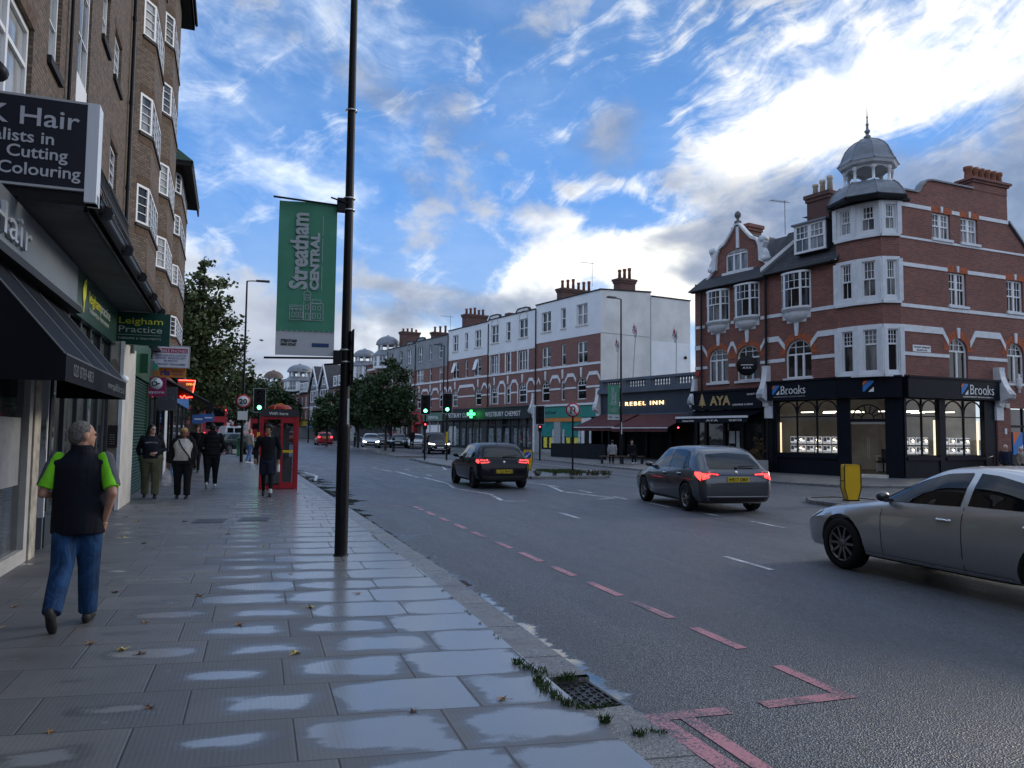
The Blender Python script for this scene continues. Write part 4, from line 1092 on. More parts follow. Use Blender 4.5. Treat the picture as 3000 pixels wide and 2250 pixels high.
for u in (-8.65, -8.0, -6.75, -5.6, -4.35): m.box(u, u + 0.16, -0.05, 0.12, 0, 3.0)
m.build('shop_front', black, gh)
MB().box(-8.6, -4.15, 0.04, 0.06, 0.45, 3.0).build('pane', shop_pane, gh)
m = MB(); m.box(-6.4, -6.05, 0.02, 0.035, 1.3, 1.9); m.box(-5.95, -5.75, 0.02, 0.035, 1.0, 1.9); m.build('menu_card', mat('paper', (0.5, 0.53, 0.55), 0.7), gh)
scroll_bracket(gh, -8.72, -8.5, 3.0, 4.6, -0.5, 0.0)
sgn = thing('round_hanging_sign', 'round black hanging sign on the gabled house above the restaurant', 'sign', (AP[0] + 0.233 * -4.75 + 0.972 * -0.55, AP[1] - 0.972 * -4.75 + 0.233 * -0.55, 5.0), R(-32))
FRAME = None
MB().lathe([(0, -0.05), (0.46, -0.05), (0.48, -0.03), (0.48, 0.03), (0.46, 0.05), (0, 0.05)], (0, 0, 0), 24, axis='y').build('disc', black, sgn)
m = MB(); m.box(-0.28, 0.28, -0.056, -0.05, 0.02, 0.05); m.build('lettering_rule', letter_white, sgn); text(sgn, 'AYA', letter_white, (-0.2, -0.056, -0.15), 0.14, width=0.4)
MB().tube([(0.0, 0.0, 0.45), (0.0, 0, 0.6), (0.6, 0.0, 0.6)], 0.02, 6).build('bracket', black, sgn)
aerial(AP[0] + 0.233 * -5.6 + 0.972 * 3.4, AP[1] + 0.972 * 5.6 + 0.233 * 3.4, 12.9, 'black roof aerial pointing left on the slate roof beside the gabled house', 1.1)
aerial(31.2, 25.9, 13.05, 'small tilted aerial by the broad chimney at the side street end of the corner building', 0.6)


# ================= terrace across the road =================
WP = (24.5, 53.0, 0.0)
paneT = mat('teal_shop_panel', (0.02, 0.21, 0.19), 0.4, var=0.2, vs=1.5)
teal = mat('teal_board', (0.03, 0.22, 0.18), 0.5); orange = mat('orange_band', (0.55, 0.20, 0.05), 0.5)
poster_y = mat('yellow_poster', (0.70, 0.62, 0.08), 0.6, var=0.3, vs=6); poster_g = mat('pale_poster', (0.42, 0.46, 0.45), 0.6, var=0.5, vs=9)
shelf_goods = mat('shelf_goods', (0.16, 0.18, 0.20), 0.6, var=0.95, vs=7)
grey_paint = mat('grey_paint', (0.30, 0.32, 0.33), 0.6); charcoal = mat('charcoal_board', (0.022, 0.028, 0.031), 0.5)
red_paint_w = mat('red_shop_paint', (0.36, 0.035, 0.035), 0.45)
crossglow = mat('green_cross_glow', (0.1, 0.8, 0.2), 0.5, emit=(0.05, 1.0, 0.16), es=3.0)


def row_house(label, x0, x1, zt, zu, upper, w3, w2, w1, group, arch3=(), steps=(), surround2=False, zb=4.1, opened=()):
    """one house of a terrace: rendered top floor over brick, shop below"""
    global FRAME
    FRAME = None
    h = thing('terrace_house', label, 'house', WP, ROW, group)
    m = MB(); wall_holes(m, x0, x1, zb, zu, [(a, b, 7.3, 9.0) for a, b in w2] + [(a, b, 4.45, 6.15, min(0.6, (b - a) / 2)) for a, b in w1]); m.build('brick_wall', red_brick2, h)
    m = MB(); wall_holes(m, x0, x1, zu, zt, [(a, b, zu + 0.88, zu + 2.55) for a, b in w3], y=-0.03); m.poly([(x0, -0.03, zu), (x1, -0.03, zu), (x1, 0.1, zu), (x0, 0.1, zu)]); m.build('rendered_wall', upper, h)
    m = MB(); edges = sorted([x0, x1] + [q for s_ in steps for q in s_]); m.box(x0, x1, -0.10, 0.25, zt, zt + 0.09)
    for a, b in steps:
        n = 8; m2 = [(a + (b - a) * k / n, zt + 0.36 * min(1, 2.2 * math.sin(pi * k / n))) for k in range(n + 1)]
        for (p, q), (r_, s_) in zip(m2, m2[1:]): m.prism([(p, -0.1, q), (r_, -0.1, s_), (r_, -0.1, s_ + 0.09), (p, -0.1, q + 0.09)], (0, 0.3, 0))
    m.build('coping', black, h)
    if steps:
        m = MB()
        for a, b in steps: n = 8; m.poly([(a + (b - a) * k / n, -0.03, zt + 0.36 * min(1, 2.2 * math.sin(pi * k / n))) for k in range(n + 1)])
        m.build('raised_parapet', upper, h)
    for i, (a, b) in enumerate(w3): window(h, a, b, zu + 0.88, zu + 2.55, kind='sash', cols=1, rows=1, mull=1 if b - a > 1 else 0, fm=wpaint, gm=pane, sill=cream if upper is white else grey_paint)
    for i, (a, b) in enumerate(w2): window(h, a, b, 7.3, 9.0, kind='sash' if not surround2 else 'grid', cols=1, rows=1 if not surround2 else 2, mull=(2 if surround2 and b - a > 1 else 1 if b - a > 1 else 0), fm=wpaint, gm=pane, open_=i in opened)
    for i, (a, b) in enumerate(w1): window(h, a, b, 4.45, 6.15, kind='trans', cols=1, rows=1, top=0.62, rise=min(0.6, (b - a) / 2), fm=wpaint, gm=pane)
    m = MB(); band(m, [(x0 + 0.02, x1 - 0.02)], 7.08, 7.26); cur = x0 + 0.02
    lo = []
    for a, b in sorted(w1): lo.append((cur, a - 0.02)); cur = b + 0.02
    lo.append((cur, x1 - 0.02)); band(m, lo, 5.32, 5.46)
    for a, b in lo:
        if b - a > 1.0:
            band(m, [(a + 0.40, b - 0.40)], 6.28, 6.56); slant(m, a + 0.40, 0, 6.28, 6.56, -0.34, 0.46); slant(m, b - 0.40, 0, 6.28, 6.56, 0.34, 0.46)
        elif b - a > 0.45: slant(m, (a + b) / 2, 0, 6.28, 6.5, -0.26, 0.40); slant(m, (a + b) / 2, 0, 6.28, 6.5, 0.26, 0.40)
    for a, b in w1: keystone(m, (a + b) / 2, 6.2, 6.95, 0.2)
    if surround2:
        band(m, [(x0 + 0.02, x1 - 0.02)], 9.08, 9.30, -0.06)
        for a, b in w2: band(m, [(a - 0.16, a - 0.003), (b + 0.003, b + 0.16)], 7.27, 9.07, -0.045)
        for a, b in w1: band(m, [(a - 0.16, a - 0.025), (b + 0.025, b + 0.16)], 4.4, 6.1, -0.047)
    m.build('string_course', stucco, h)
    for a, b in arch3:
        m = MB(); m.arch((a + b) / 2, zu + 2.62, (b - a) / 2 - 0.02, -0.07, -0.028, 0.10); m.build('blind_arch', cream if upper is white else grey_paint, h)
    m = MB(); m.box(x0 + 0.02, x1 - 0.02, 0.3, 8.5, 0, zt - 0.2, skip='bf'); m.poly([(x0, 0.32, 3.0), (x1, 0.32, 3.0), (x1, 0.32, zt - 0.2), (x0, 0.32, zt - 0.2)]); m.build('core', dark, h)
    MB().tube([(x0 + 0.08, -0.10, 4.2), (x0 + 0.08, -0.10, zt - 0.3)], 0.05, 8).build('downpipe', pipe_black, h)
    return h


GT = 'houses of the white topped terrace'
hr = row_house('white end house of the terrace with blank white side wall, next to the pub', -8.95, 0.0, 12.72, 9.42, white, [(-8.05, -6.65), (-5.22, -4.55), (-3.1, -1.65)], [(-8.02, -6.7), (-5.18, -4.58), (-3.0, -1.68)], [(-8.02, -6.85), (-5.22, -4.68), (-3.06, -1.84)], GT)
m = MB(); m.poly([(0, -0.03, 4.0), (0, 5.0, 4.0), (0, 5.0, 13.0), (0, -0.03, 12.72)]); m.poly([(0, 5.0, 4.0), (0, 9.3, 4.0), (0, 9.3, 12.74), (0, 5.0, 12.7)]); m.build('end_wall', mat('end_wall_render', (0.60, 0.60, 0.58), 0.8, var=0.12, vs=0.5), hr)
m = MB(); m.prism([(-0.15, -0.1, 12.72), (-0.15, 5.05, 13.02), (-0.15, 5.05, 13.14), (-0.15, -0.1, 12.82)], (0.2, 0, 0)); m.prism([(-0.15, 5.05, 12.72), (-0.15, 9.35, 12.76), (-0.15, 9.35, 12.86), (-0.15, 5.05, 12.82)], (0.2, 0, 0)); m.build('coping', black, hr)
m = MB(); m.box(0.0, 0.012, 5.02, 9.28, 4.0, 9.2); m.build('painted_panel', white, hr); m = MB(); m.box(0, 0.016, -0.02, 4.9, 9.42, 9.47); m.box(0, 0.03, 4.98, 5.03, 4, 12.7); m.build('render_joint', grey_paint, hr)
MB().lathe([(0, 0), (0.11, 0), (0.13, 0.03), (0.13, 0.14), (0.0, 0.14)], (0.0, 8.7, 8.05), 12, axis='x').build('vent_cover', black, hr)
chimney(hr, -9.3, -8.4, 2.4, 5.9, 11.5, 14.5, sooty, 6, terracotta, 0.85, along='y'); chimney(hr, -0.95, -0.1, 2.0, 3.5, 12.6, 13.9, sooty, 3, terracotta, 0.85, along='y')
# its green shop
m = MB(); m.box(-8.95, -0.1, -0.26, 0.0, 3.98, 4.14); m.box(-9.0, -8.78, -0.24, 0.0, 0, 3.98); m.box(-2.3, -1.95, -0.10, 0, 0, 3.0); m.box(-1.3, -1.1, -0.10, 0, 0, 3.0); m.box(-1.95, -1.3, -0.1, 0.0, 2.6, 3.0); m.build('shop_front', stucco, hr)
fa = MB().box(-8.75, -0.3, -0.16, 0.0, 3.05, 3.97).build('fascia', teal, hr); text(fa, 'albemarle & bond', dark, (-8.3, -0.165, 3.35), 0.42, width=2.6)
MB().box(-8.75, -2.3, -0.14, 0.0, 2.72, 3.04).build('orange_band', orange, hr)
m = MB(); m.box(-8.75, -7.9, -0.12, 0.0, 0, 2.72); m.box(-6.0, -5.1, -0.12, 0.0, 0, 4.0); m.box(-8.7, -2.3, -0.08, 0.0, 0, 0.45); m.build('stone_pier', grey_paint, hr)
MB().poly([(-8.0, -0.03, 0.45), (-2.3, -0.03, 0.45), (-2.3, -0.03, 2.72), (-8.0, -0.03, 2.72)]); m = MB(); m.box(-7.9, -6.0, -0.05, -0.03, 1.5, 2.72); m.box(-5.1, -2.3, -0.05, -0.03, 1.5, 2.72); m.build('window_panel', paneT, hr)
m = MB(); m.box(-7.9, -2.3, -0.03, -0.01, 0.45, 1.5); m.build('pane', shop_pane, hr)
for a in (-7.6, -6.75, -4.35, -3.3): MB().box(a, a + 0.5, -0.05, -0.035, 0.6, 1.45).build('poster', poster_y, hr)
for a in (-6.3, -4.9, -2.75): MB().box(a, a + 0.3, -0.07, -0.055, 0.55, 2.1).build('poster', poster_g, hr)
MB().box(-1.9, -1.35, -0.05, 0.0, 0.1, 2.55).build('door', black, hr)
FRAME = (0, 0, 0), 0.0
scroll_bracket(hr, -0.35, 0.05, 3.1, 5.2, -0.55, 0.0); scroll_bracket(hr, -9.2, -8.95, 3.1, 5.2, -0.6, 0.0)
FRAME = None
hm = row_house('middle house of the white topped terrace with arched relieving panels and white framed windows', -17.1, -8.97, 12.42, 9.3, white, [(-16.6, -15.2), (-13.84, -13.1), (-11.7, -10.22)], [(-16.65, -15.15), (-13.84, -13.1), (-11.75, -10.2)], [(-16.5, -15.27), (-13.84, -13.12), (-11.68, -10.38)], GT, arch3=[(-16.5, -15.3), (-11.6, -10.3)], steps=[(-17.0, -14.9), (-12.2, -9.9)], surround2=True)
hl = row_house('left house of the white topped terrace with two casements propped open, at the grey neighbour', -25.45, -17.12, 12.32, 9.2, white, [(-24.4, -23.2), (-21.8, -21.15), (-19.7, -18.5)], [(-24.5, -23.1), (-21.75, -21.2), (-19.95, -18.5)], [(-24.4, -23.2), (-19.6, -18.4)], GT, opened=(0, 2))
chimney(hl, -25.9, -24.9, 1.8, 4.3, 11.5, 14.3, sooty, 5, terracotta, 0.7, along='y'); m = MB(); m.box(-17.5, -16.7, 2.0, 5.5, 11.0, 13.35); m.build('chimney', sooty, hm)
# chemist across both
for h, a, b in ((hm, -17.1, -9.25), (hl, -25.4, -17.12)):
    m = MB(); m.box(a, b, -0.34, 0.0, 3.05, 4.05); m.box(a, b, -0.40, 0.0, 4.05, 4.16); fa = m.build('fascia', charcoal, h)
    if h is hm: text(fa, 'WESTBURY CHEMIST', letter_white, (-16.95, -0.35, 3.30), 0.62, width=6.15, bold=0.0, spacing=1.12)
    else: text(fa, 'WESTBURY CLINIC', letter_white, (-25.1, -0.35, 3.30), 0.62, width=5.7, bold=0.0, spacing=1.12)
    m = MB(); k = 0; u = a
    while u < b - 0.1: m.box(u, u + 0.16, -0.12, 0.05, 0, 3.05); u += 1.35
    m.box(a, b, -0.10, 0.05, 0, 0.5); m.box(a, b, -0.08, 0.05, 2.45, 2.55); m.build('shop_front', charcoal, h)
    MB().box(a, b, -0.02, 0.0, 0.5, 3.05).build('pane', shop_pane, h)
    for i in range(5):
        u = a + 0.3 + i * 1.5
        if u + 1 < b: MB().box(u, u + 0.9, -0.035, -0.025, 0.6, 2.2).build('shelf_display', shelf_goods, h)
MB().box(-24.9, -23.4, -0.05, -0.03, 0.4, 2.5).build('frosted_panel', poster_g, hl)
cr_ = thing('pharmacy_cross', 'glowing green pharmacy cross sticking out over the chemist lettering', 'sign', (WP[0] + 0.233 * -19.0 + 0.972 * -0.75, WP[1] + 0.972 * 19.0 + 0.233 * -0.75, 3.58), ROW + R(62))
m = MB(); m.box(-0.38, 0.38, -0.06, 0.06, -0.12, 0.12); m.box(-0.12, 0.12, -0.06, 0.06, -0.38, -0.12); m.box(-0.12, 0.12, -0.06, 0.06, 0.12, 0.38); m.build('cross', crossglow, cr_); MB().box(0.38, 0.75, -0.03, 0.03, -0.05, 0.05).build('bracket', black, cr_)
GG = 'houses of the grey rendered terrace'
g1 = row_house('grey rendered house next to the white terrace, sooty brick below', -33.55, -25.5, 11.95, 8.75, grey_render, [(-32.9, -31.7), (-29.95, -29.3), (-27.7, -26.75)], [(-33.3, -31.4), (-29.95, -29.35), (-27.6, -26.7)], [(-33.0, -31.9), (-29.9, -29.3), (-27.5, -26.7)], GG, arch3=[(-32.9, -31.7)], steps=[(-33.4, -31.2)], opened=())
g2 = row_house('grey rendered house beside the domed turret, behind the road trees', -41.6, -33.57, 11.82, 8.75, grey_render, [(-40.9, -39.9), (-38.0, -37.2), (-35.8, -34.6)], [(-40.9, -39.8), (-38.0, -37.3), (-35.8, -34.6)], [(-40.9, -39.9), (-35.7, -34.7)], GG, arch3=[(-35.8, -34.6)], steps=[(-36.3, -34.1)])
chimney(g1, -33.9, -33.1, 2.0, 4.0, 11.0, 13.3, sooty, 3, terracotta, 0.75, along='y'); chimney(g2, -42.0, -41.0, 1.6, 3.9, 11.0, 14.2, sooty, 4, terracotta, 0.45, along='y')
m = MB(); m.box(-33.4, -30.9, -0.5, 0, 2.7, 4.0); m.box(-33.4, -32.9, -0.4, 0, 0, 2.7); m.build('shop_front', red_paint_w, g1)
m = MB(); m.box(-30.8, -25.6, -0.3, 0, 3.0, 3.9); fa = m.build('fascia', mat('sage_board', (0.10, 0.17, 0.13), 0.5), g1); MB().box(-30.6, -27.0, -0.06, -0.03, 1.0, 2.6).build('sign_panel', letter_white, g1); text(fa, 'DENTAL', letter_white, (-29.4, -0.31, 3.2), 0.5, width=2.4)
for h, a, b in ((g1, -33.5, -25.5), (g2, -41.6, -33.6)):
    m = MB(); u = a
    while u < b - 0.1: m.box(u, u + 0.18, -0.10, 0.05, 0, 3.0); u += 2.0
    m.build('shop_front', grey_paint, h); MB().box(a, b, -0.02, 0.0, 0, 3.0).build('pane', shop_pane, h)
MB().box(-41.4, -33.8, -0.35, 0, 2.9, 3.7).build('fascia', mat('maroon_board', (0.12, 0.03, 0.04), 0.5), g2)
aerial(WP[0] + 0.233 * -6.3 + 0.972 * 4, WP[1] + 0.972 * 6.3 + 0.233 * 4, 15.2, 'roof aerial over the pots of the big chimney on the white terrace', 1.5)
aerial(WP[0] + 0.233 * -31 + 0.972 * 3, WP[1] + 0.972 * 31 + 0.233 * 3, 13.6, 'roof aerial by the small chimney on the grey terrace', 1.5)


# ================= domed and gabled houses further up =================
def dome_tower(par, u, y, r, zb, zs, zl, zd, ribs=True, m_dome=lead):
    """white bay storey zb..zs, lead skirt to zl, open lantern, ribbed dome up to zd"""
    m = MB()
    def ring(r0, z0, r1, z1):
        for k in range(8):
            a, b = R(45 * k + 22.5), R(45 * k + 67.5)
            m.poly([(u + q * math.cos(c), y + q * math.sin(c), z) for q, c, z in ((r0, a, z0), (r0, b, z0), (r1, b, z1), (r1, a, z1))])
    ring(r, zb, r, zs); m.build('bay', white, par)
    for k in range(8):
        a = R(45 * k + 45)
        if math.sin(a) > 0.2: continue
        c, s = math.cos(a), math.sin(a); cx, cy = u + c * (r * 0.925), y + s * (r * 0.925); w_ = r * 0.22
        g = MB(); q = lambda t_, z, o=0.02: (cx + c * o - s * t_, cy + s * o + c * t_, z)
        g.poly([q(-w_, zb + 0.3), q(w_, zb + 0.3), q(w_, zs - 0.15), q(-w_, zs - 0.15)]); o = g.build('window', pane_far, par)
        b = MB(); zm = (zb + zs) / 2
        for z0, z1, t0, t1 in ((zm - 0.03, zm + 0.03, -w_, w_), (zb + 0.3, zs - 0.15, -0.03, 0.03)): b.prism([q(t0, z0, 0.03), q(t1, z0, 0.03), q(t1, z1, 0.03), q(t0, z1, 0.03)], (c * 0.03, s * 0.03, 0))
        b.build('glazing_bar', wpaint, o)
    m = MB(); ring(r * 1.08, zs, r * 0.72, zl); ring(r * 1.08, zs, r * 1.08, zs - 0.1); m.build('skirt', lead, par)
    m = MB(); zt = zl + (zd - zl) * 0.36
    for k in range(8):
        a = R(45 * k + 22.5); m.lathe([(r * 0.10, zl), (r * 0.08, zt)], (u + r * 0.62 * math.cos(a), y + r * 0.62 * math.sin(a), 0), 6)
    ring(r * 0.66, zt - 0.15, r * 0.86, zt); m.build('lantern', stucco, par)
    hh = zd - zt; m = MB(); m.lathe([(r * 0.84 * math.cos(k * pi / 16), zt + hh * 0.86 * math.sin(k * pi / 16)) for k in range(8)] + [(r * 0.1, zt + hh * 0.9), (r * 0.05, zt + hh * 0.95), (0.0, zd)], (u, y, 0), 16); m.build('dome', m_dome, par)


def far_house(label, x0, x1, zt, wins, brickm=red_brick2, bands=(), roofz=None, fas=None, group=None, grid=False):
    h = thing('far_house', label, 'house', WP, ROW, group)
    m = MB(); wall_holes(m, x0, x1, 3.6, zt, [w_[:4] for w_ in wins]); m.build('brick_wall', brickm, h)
    for w_ in wins: window(h, *w_[:4], kind='grid' if grid else 'sash', cols=2, rows=2, mull=1 if w_[1] - w_[0] > 1.6 else 0, fm=wpaint, gm=pane_far, fw=0.12, tw=0.05)
    m = MB()
    for z in bands: band(m, [(x0, x1)], z, z + 0.22)
    if bands: m.build('string_course', stucco, h)
    if roofz: m = MB(); m.poly([(x0, -0.3, zt), (x1, -0.3, zt), (x1, 3.6, roofz), (x0, 3.6, roofz)]); m.poly([(x0, 3.6, roofz), (x1, 3.6, roofz), (x1, 8, zt), (x0, 8, zt)]); m.poly([(x1, -0.3, zt), (x1, 8, zt), (x1, 3.6, roofz)]); m.build('roof', slate, h)
    MB().box(x0 + 0.02, x1 - 0.02, 0.3, 8, 0, zt - 0.05, skip='b').build('core', dark, h)
    m = MB(); m.box(x0, x1, -0.06, 0.0, 0, 3.6); m.build('shop_front', charcoal, h)
    if fas: MB().box(x0 + 0.2, x1 - 0.2, -0.3, -0.06, 2.7, 3.5).build('fascia', fas, h)
    return h


sgn_red = mat('red_board', (0.30, 0.04, 0.05), 0.5); sgn_blue = mat('blue_board', (0.04, 0.12, 0.32), 0.5); sgn_yel = mat('yellow_board', (0.50, 0.36, 0.05), 0.5)
b1 = far_house('brick house with lead dome on a white bay, left of the grey terrace', -48.5, -41.62, 10.4, [(-47.5, -46.3, 7.0, 8.6)], bands=(9.65, 6.6), roofz=11.2, fas=sgn_red)
dome_tower(b1, -43.2, 0.6, 1.75, 9.6, 11.3, 11.9, 13.9); chimney(b1, -47.6, -46.5, 3, 4, 10, 12.0, red_brick2, 3, terracotta)
b2 = far_house('brick house whose dome just shows right of the black lamp post', -57.0, -48.52, 8.7, [(-56, -55, 6.2, 7.8), (-53.8, -52.9, 6.2, 7.8)], bands=(8.3, 5.9), roofz=10.6, fas=sgn_blue)
dome_tower(b2, -50.6, 0.4, 1.75, 8.6, 10.5, 11.1, 12.9)
b3 = far_house('slate roofed brick house with white dormers behind the black lamp post', -63.0, -57.02, 8.1, [(-62, -61, 6.0, 7.6), (-59.8, -58.6, 6.0, 7.6), (-62, -61, 3.9, 5.3), (-59.8, -58.6, 3.9, 5.3)], bands=(5.6,), roofz=11.2, fas=sgn_red)
for a in (-61.2, -59.2): m = MB(); m.box(a, a + 1.5, -0.1, 1.5, 8.2, 9.9); m.build('dormer', slate, b3); window(b3, a, a + 1.5, 8.3, 9.8, y=-0.2, kind='grid', cols=2, rows=2, fm=wpaint, gm=pane_far, fw=0.16, tw=0.07)
hb_ = thing('half_timbered_house', 'pale house with twin steep pointed gables and close timber framing', 'house', WP, ROW)
m = MB(); m.box(-72.3, -63.02, 0, 8, 5.9, 8.4); m.box(-72.3, -63.02, -0.3, 8, 3.2, 5.9)
for c in (-65.4, -70.2): m.prism([(c - 2.3, -0.05, 8.4), (c + 2.3, -0.05, 8.4), (c, -0.05, 11.7)], (0, 2, 0))
m.build('rendered_wall', mat('pale_render', (0.52, 0.55, 0.58), 0.8, var=0.08), hb_)
timber = mat('grey_timber', (0.15, 0.17, 0.19), 0.7)
m = MB()
for k in range(27): u = -72.1 + k * 0.345; m.box(u, u + 0.09, -0.06 if True else 0, 0.0, 6.0, 8.4)
for c in (-65.4, -70.2):
    for k in range(-5, 6): u = c + k * 0.38; m.box(u, u + 0.08, -0.10, -0.05, 8.4, 11.5 - abs(k) * 0.52)
m.box(-72.3, -63.0, -0.42, 0, 5.8, 6.05); m.box(-72.3, -63.0, -0.1, 0, 8.3, 8.5); m.build('timber_framing', timber, hb_)
m = MB()
for c in (-65.4, -70.2):
    for s in (-1, 1): m.prism([(c + s * 2.75, -0.5, 8.0), (c + s * 2.5, -0.5, 7.95), (c, -0.5, 11.55), (c, -0.5, 11.95)], (0, 0.14, 0))
m.build('barge_board', stucco, hb_)
m = MB()
for c in (-65.4, -70.2):
    for s in (-1, 1): m.poly([(c + s * 2.7, -0.4, 8.0), (c, -0.4, 11.85), (c, 5, 11.85), (c + s * 2.7, 5, 8.0)])
m.poly([(-72.5, 2, 8.6), (-62.9, 2, 8.6), (-62.9, 5, 11.6), (-72.5, 5, 11.6)]); m.build('roof', slate, hb_)
for a, b, c, e in ((-66.2, -64.6, 8.75, 10.1), (-71.0, -69.4, 8.75, 10.1), (-67.2, -63.8, 6.3, 8.1), (-72.0, -68.4, 6.3, 8.1)): window(hb_, a, b, c, e, y=-0.17, kind='grid', cols=1, rows=2, mull=1 if e > 9 else 3, fm=wpaint, gm=pane_far, fw=0.12)
for a in (-71.9, -69.4, -66.9, -64.8): window(hb_, a, a + 1.5, 3.6, 5.7, y=-0.40, kind='grid', cols=2, rows=1, rise=0.5, fm=wpaint, gm=pane_far, fw=0.14)
MB().box(-72.3, -63.1, -0.45, 0, 0, 3.2).build('shop_front', charcoal, hb_); MB().box(-72.0, -69.0, -0.6, -0.45, 2.3, 3.1).build('fascia', sgn_blue, hb_); MB().box(-68.6, -64.0, -0.6, -0.45, 2.3, 3.3).build('fascia', sgn_red, hb_)
chimney(hb_, -73.9, -72.2, 3, 4.2, 9, 12.0, red_brick2, 2, terracotta)
b5 = far_house('small brick house with wide white dormers left of the twin gables', -78.2, -72.32, 7.9, [(-77.4, -76.5, 5.8, 7.4), (-75.3, -74.3, 5.8, 7.4), (-77.4, -76.5, 3.8, 5.2), (-75.3, -74.3, 3.8, 5.2)], bands=(5.5,), roofz=10.6, fas=sgn_yel)
for a in (-77.7, -75.3): m = MB(); m.box(a, a + 2.0, -0.1, 1.8, 8.0, 9.7); m.build('dormer', slate, b5); window(b5, a, a + 2.0, 8.1, 9.6, y=-0.2, kind='grid', cols=4, rows=2, fm=wpaint, gm=pane_far, fw=0.16, tw=0.07)
b6 = far_house('pale bay fronted house under the pointed lead dome above the phone box', -85.6, -78.22, 8.4, [(-80.3, -79.2, 5.8, 7.6)], bands=(7.9, 5.4), roofz=9.6)
dome_tower(b6, -81.6, 0.9, 2.5, 8.4, 10.2, 10.9, 13.2); dome_tower(b6, -84.0, -0.2, 1.3, 3.8, 7.9, 8.3, 8.6)
b7 = far_house('flat brick gable wall with white diamond lights beside the brown dome', -99.0, -85.65, 10.3, [(-98.4, -97.2, 8.3, 9.7), (-98.4, -97.2, 5.8, 7.6)], bands=(7.9,), fas=sgn_red)
dome_tower(b7, -97.2, 0.6, 2.1, 8.2, 10.2, 10.8, 13.2, m_dome=mat('copper_dome', (0.11, 0.075, 0.06), 0.6))
m = MB(); [m.box(-90 + dx_ - 0.16, -90 + dx_ + 0.16, -0.07, 0, 9.0 + dz_ - 0.16, 9.0 + dz_ + 0.16) for dx_, dz_ in ((0, 0.6), (0, -0.5), (-0.6, 0.05), (0.6, 0.05))]; m.build('diamond_ornament', stucco, b7)
m = MB(); m.prism([(-92, 0, 10.3), (-88, 0, 10.3), (-89, 0, 10.75), (-91, 0, 10.75)], (0, 0.3, 0)); m.build('gable', red_brick2, b7)
b8 = far_house('long low slate roof closing the view beyond the domes', -135.0, -99.2, 8.4, [], roofz=11.8)

# ================= pub =================
pub = thing('pub', 'single storey navy pub with stone balustrade, gold lit lettering and wide maroon awnings', 'pub', WP, ROW)
navy2 = mat('pub_navy', (0.030, 0.042, 0.062), 0.55, var=0.15, vs=1.5); pubgrey = mat('pub_stone', (0.085, 0.105, 0.135), 0.7, var=0.15, vs=1)
maroon = mat('maroon_canvas', (0.075, 0.022, 0.026), 0.75, var=0.25, vs=2)
m = MB(); m.box(0.05, 14, -0.05, 10, 3.15, 4.75); m.build('fascia_wall', navy2, pub)
m = MB(); m.box(0.0, 14, -0.35, 0.1, 4.72, 4.95); m.box(0, 14, -0.28, 0.1, 4.95, 5.08); m.box(0, 14, -0.2, 0.2, 5.6, 5.78)
for u in (0.0, 2.6, 5.2, 7.6, 9.9, 12.4): m.box(u, u + 0.5, -0.14, 0.2, 5.08, 5.6)
m.box(0, 14, -0.12, -0.04, 3.05, 3.2); m.build('cornice', pubgrey, pub)
k = 0
bal = MB()
for u0 in (0.5, 3.1, 5.7, 8.1, 10.4):
    for i in range(7):
        u = u0 + 0.2 + i * 0.27; bal.lathe([(0.09, 5.08), (0.09, 5.14), (0.05, 5.18), (0.085, 5.32), (0.045, 5.48), (0.09, 5.54), (0.09, 5.6)], (u, 0.03, 0), 8)
bal.build('balustrade', pubgrey, pub)
glow_gold = mat('lit_gold_letters', (0.9, 0.62, 0.3), 0.5, emit=(1.0, 0.70, 0.34), es=1.6)
text(pub, 'THE REBEL INN', glow_gold, (1.05, -0.10, 3.78), 0.40, width=5.85, ext=0.03, bold=-0.004, spacing=1.35)
for a, b, dz_ in ((-0.3, 4.4, 0.06), (4.2, 9.7, 0.0)):
    m = MB(); ya = -2.35
    m.poly([(a + 0.4, -0.1, 3.12 + dz_), (b, -0.1, 3.12 + dz_), (b, ya, 2.18 + dz_), (a, ya, 2.18 + dz_)]); m.poly([(a + 0.4, -0.1, 3.09 + dz_), (b, -0.1, 3.09 + dz_), (b, ya, 2.15 + dz_), (a, ya, 2.15 + dz_)])
    m.prism([(a, ya - 0.012, 2.13 + dz_), (b, ya - 0.012, 2.13 + dz_), (b, ya - 0.012, 1.90 + dz_), (a, ya - 0.012, 1.90 + dz_)], (0, 0.012, 0)); m.build('awning', maroon, pub)
    MB().box(a, b, ya - 0.03, ya + 0.03, 2.13 + dz_, 2.185 + dz_).build('awning_bar', wpaint, pub)
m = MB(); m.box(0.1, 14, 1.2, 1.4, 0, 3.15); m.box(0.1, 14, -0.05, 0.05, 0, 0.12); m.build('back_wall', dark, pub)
m = MB()
for u in (0.1, 0.9, 2.6, 5.0, 7.4, 9.6): m.box(u, u + 0.22, -0.05, 0.2, 0, 3.15)
m.build('post', navy, pub)
m = MB(); m.box(0.55, 6.6, -4.9, -4.75, 0, 1.05); m.box(0.5, 0.6, -4.9, -0.1, 0, 1.05); m.build('terrace_screen', navy, pub)
m = MB(); m.lathe([(0, 0), (0.05, 0), (0.05, 0.05), (0, 0.05)], (8.3, -0.1, 2.2), 10, axis='y'); m.build('red_lamp', mat('red_glow', (1, .1, .1), .5, emit=(1.0, 0.05, 0.08), es=5), pub)
MB().poly([(0, 0.0, 4.7), (14, 0, 4.7), (14, 10, 4.7), (0, 10, 4.7)]) ; FRAME = (0, 0, 0), 0.0
scroll_bracket(pub, 9.75, 10.0, 3.15, 5.0, -0.5, 0.0)
FRAME = None


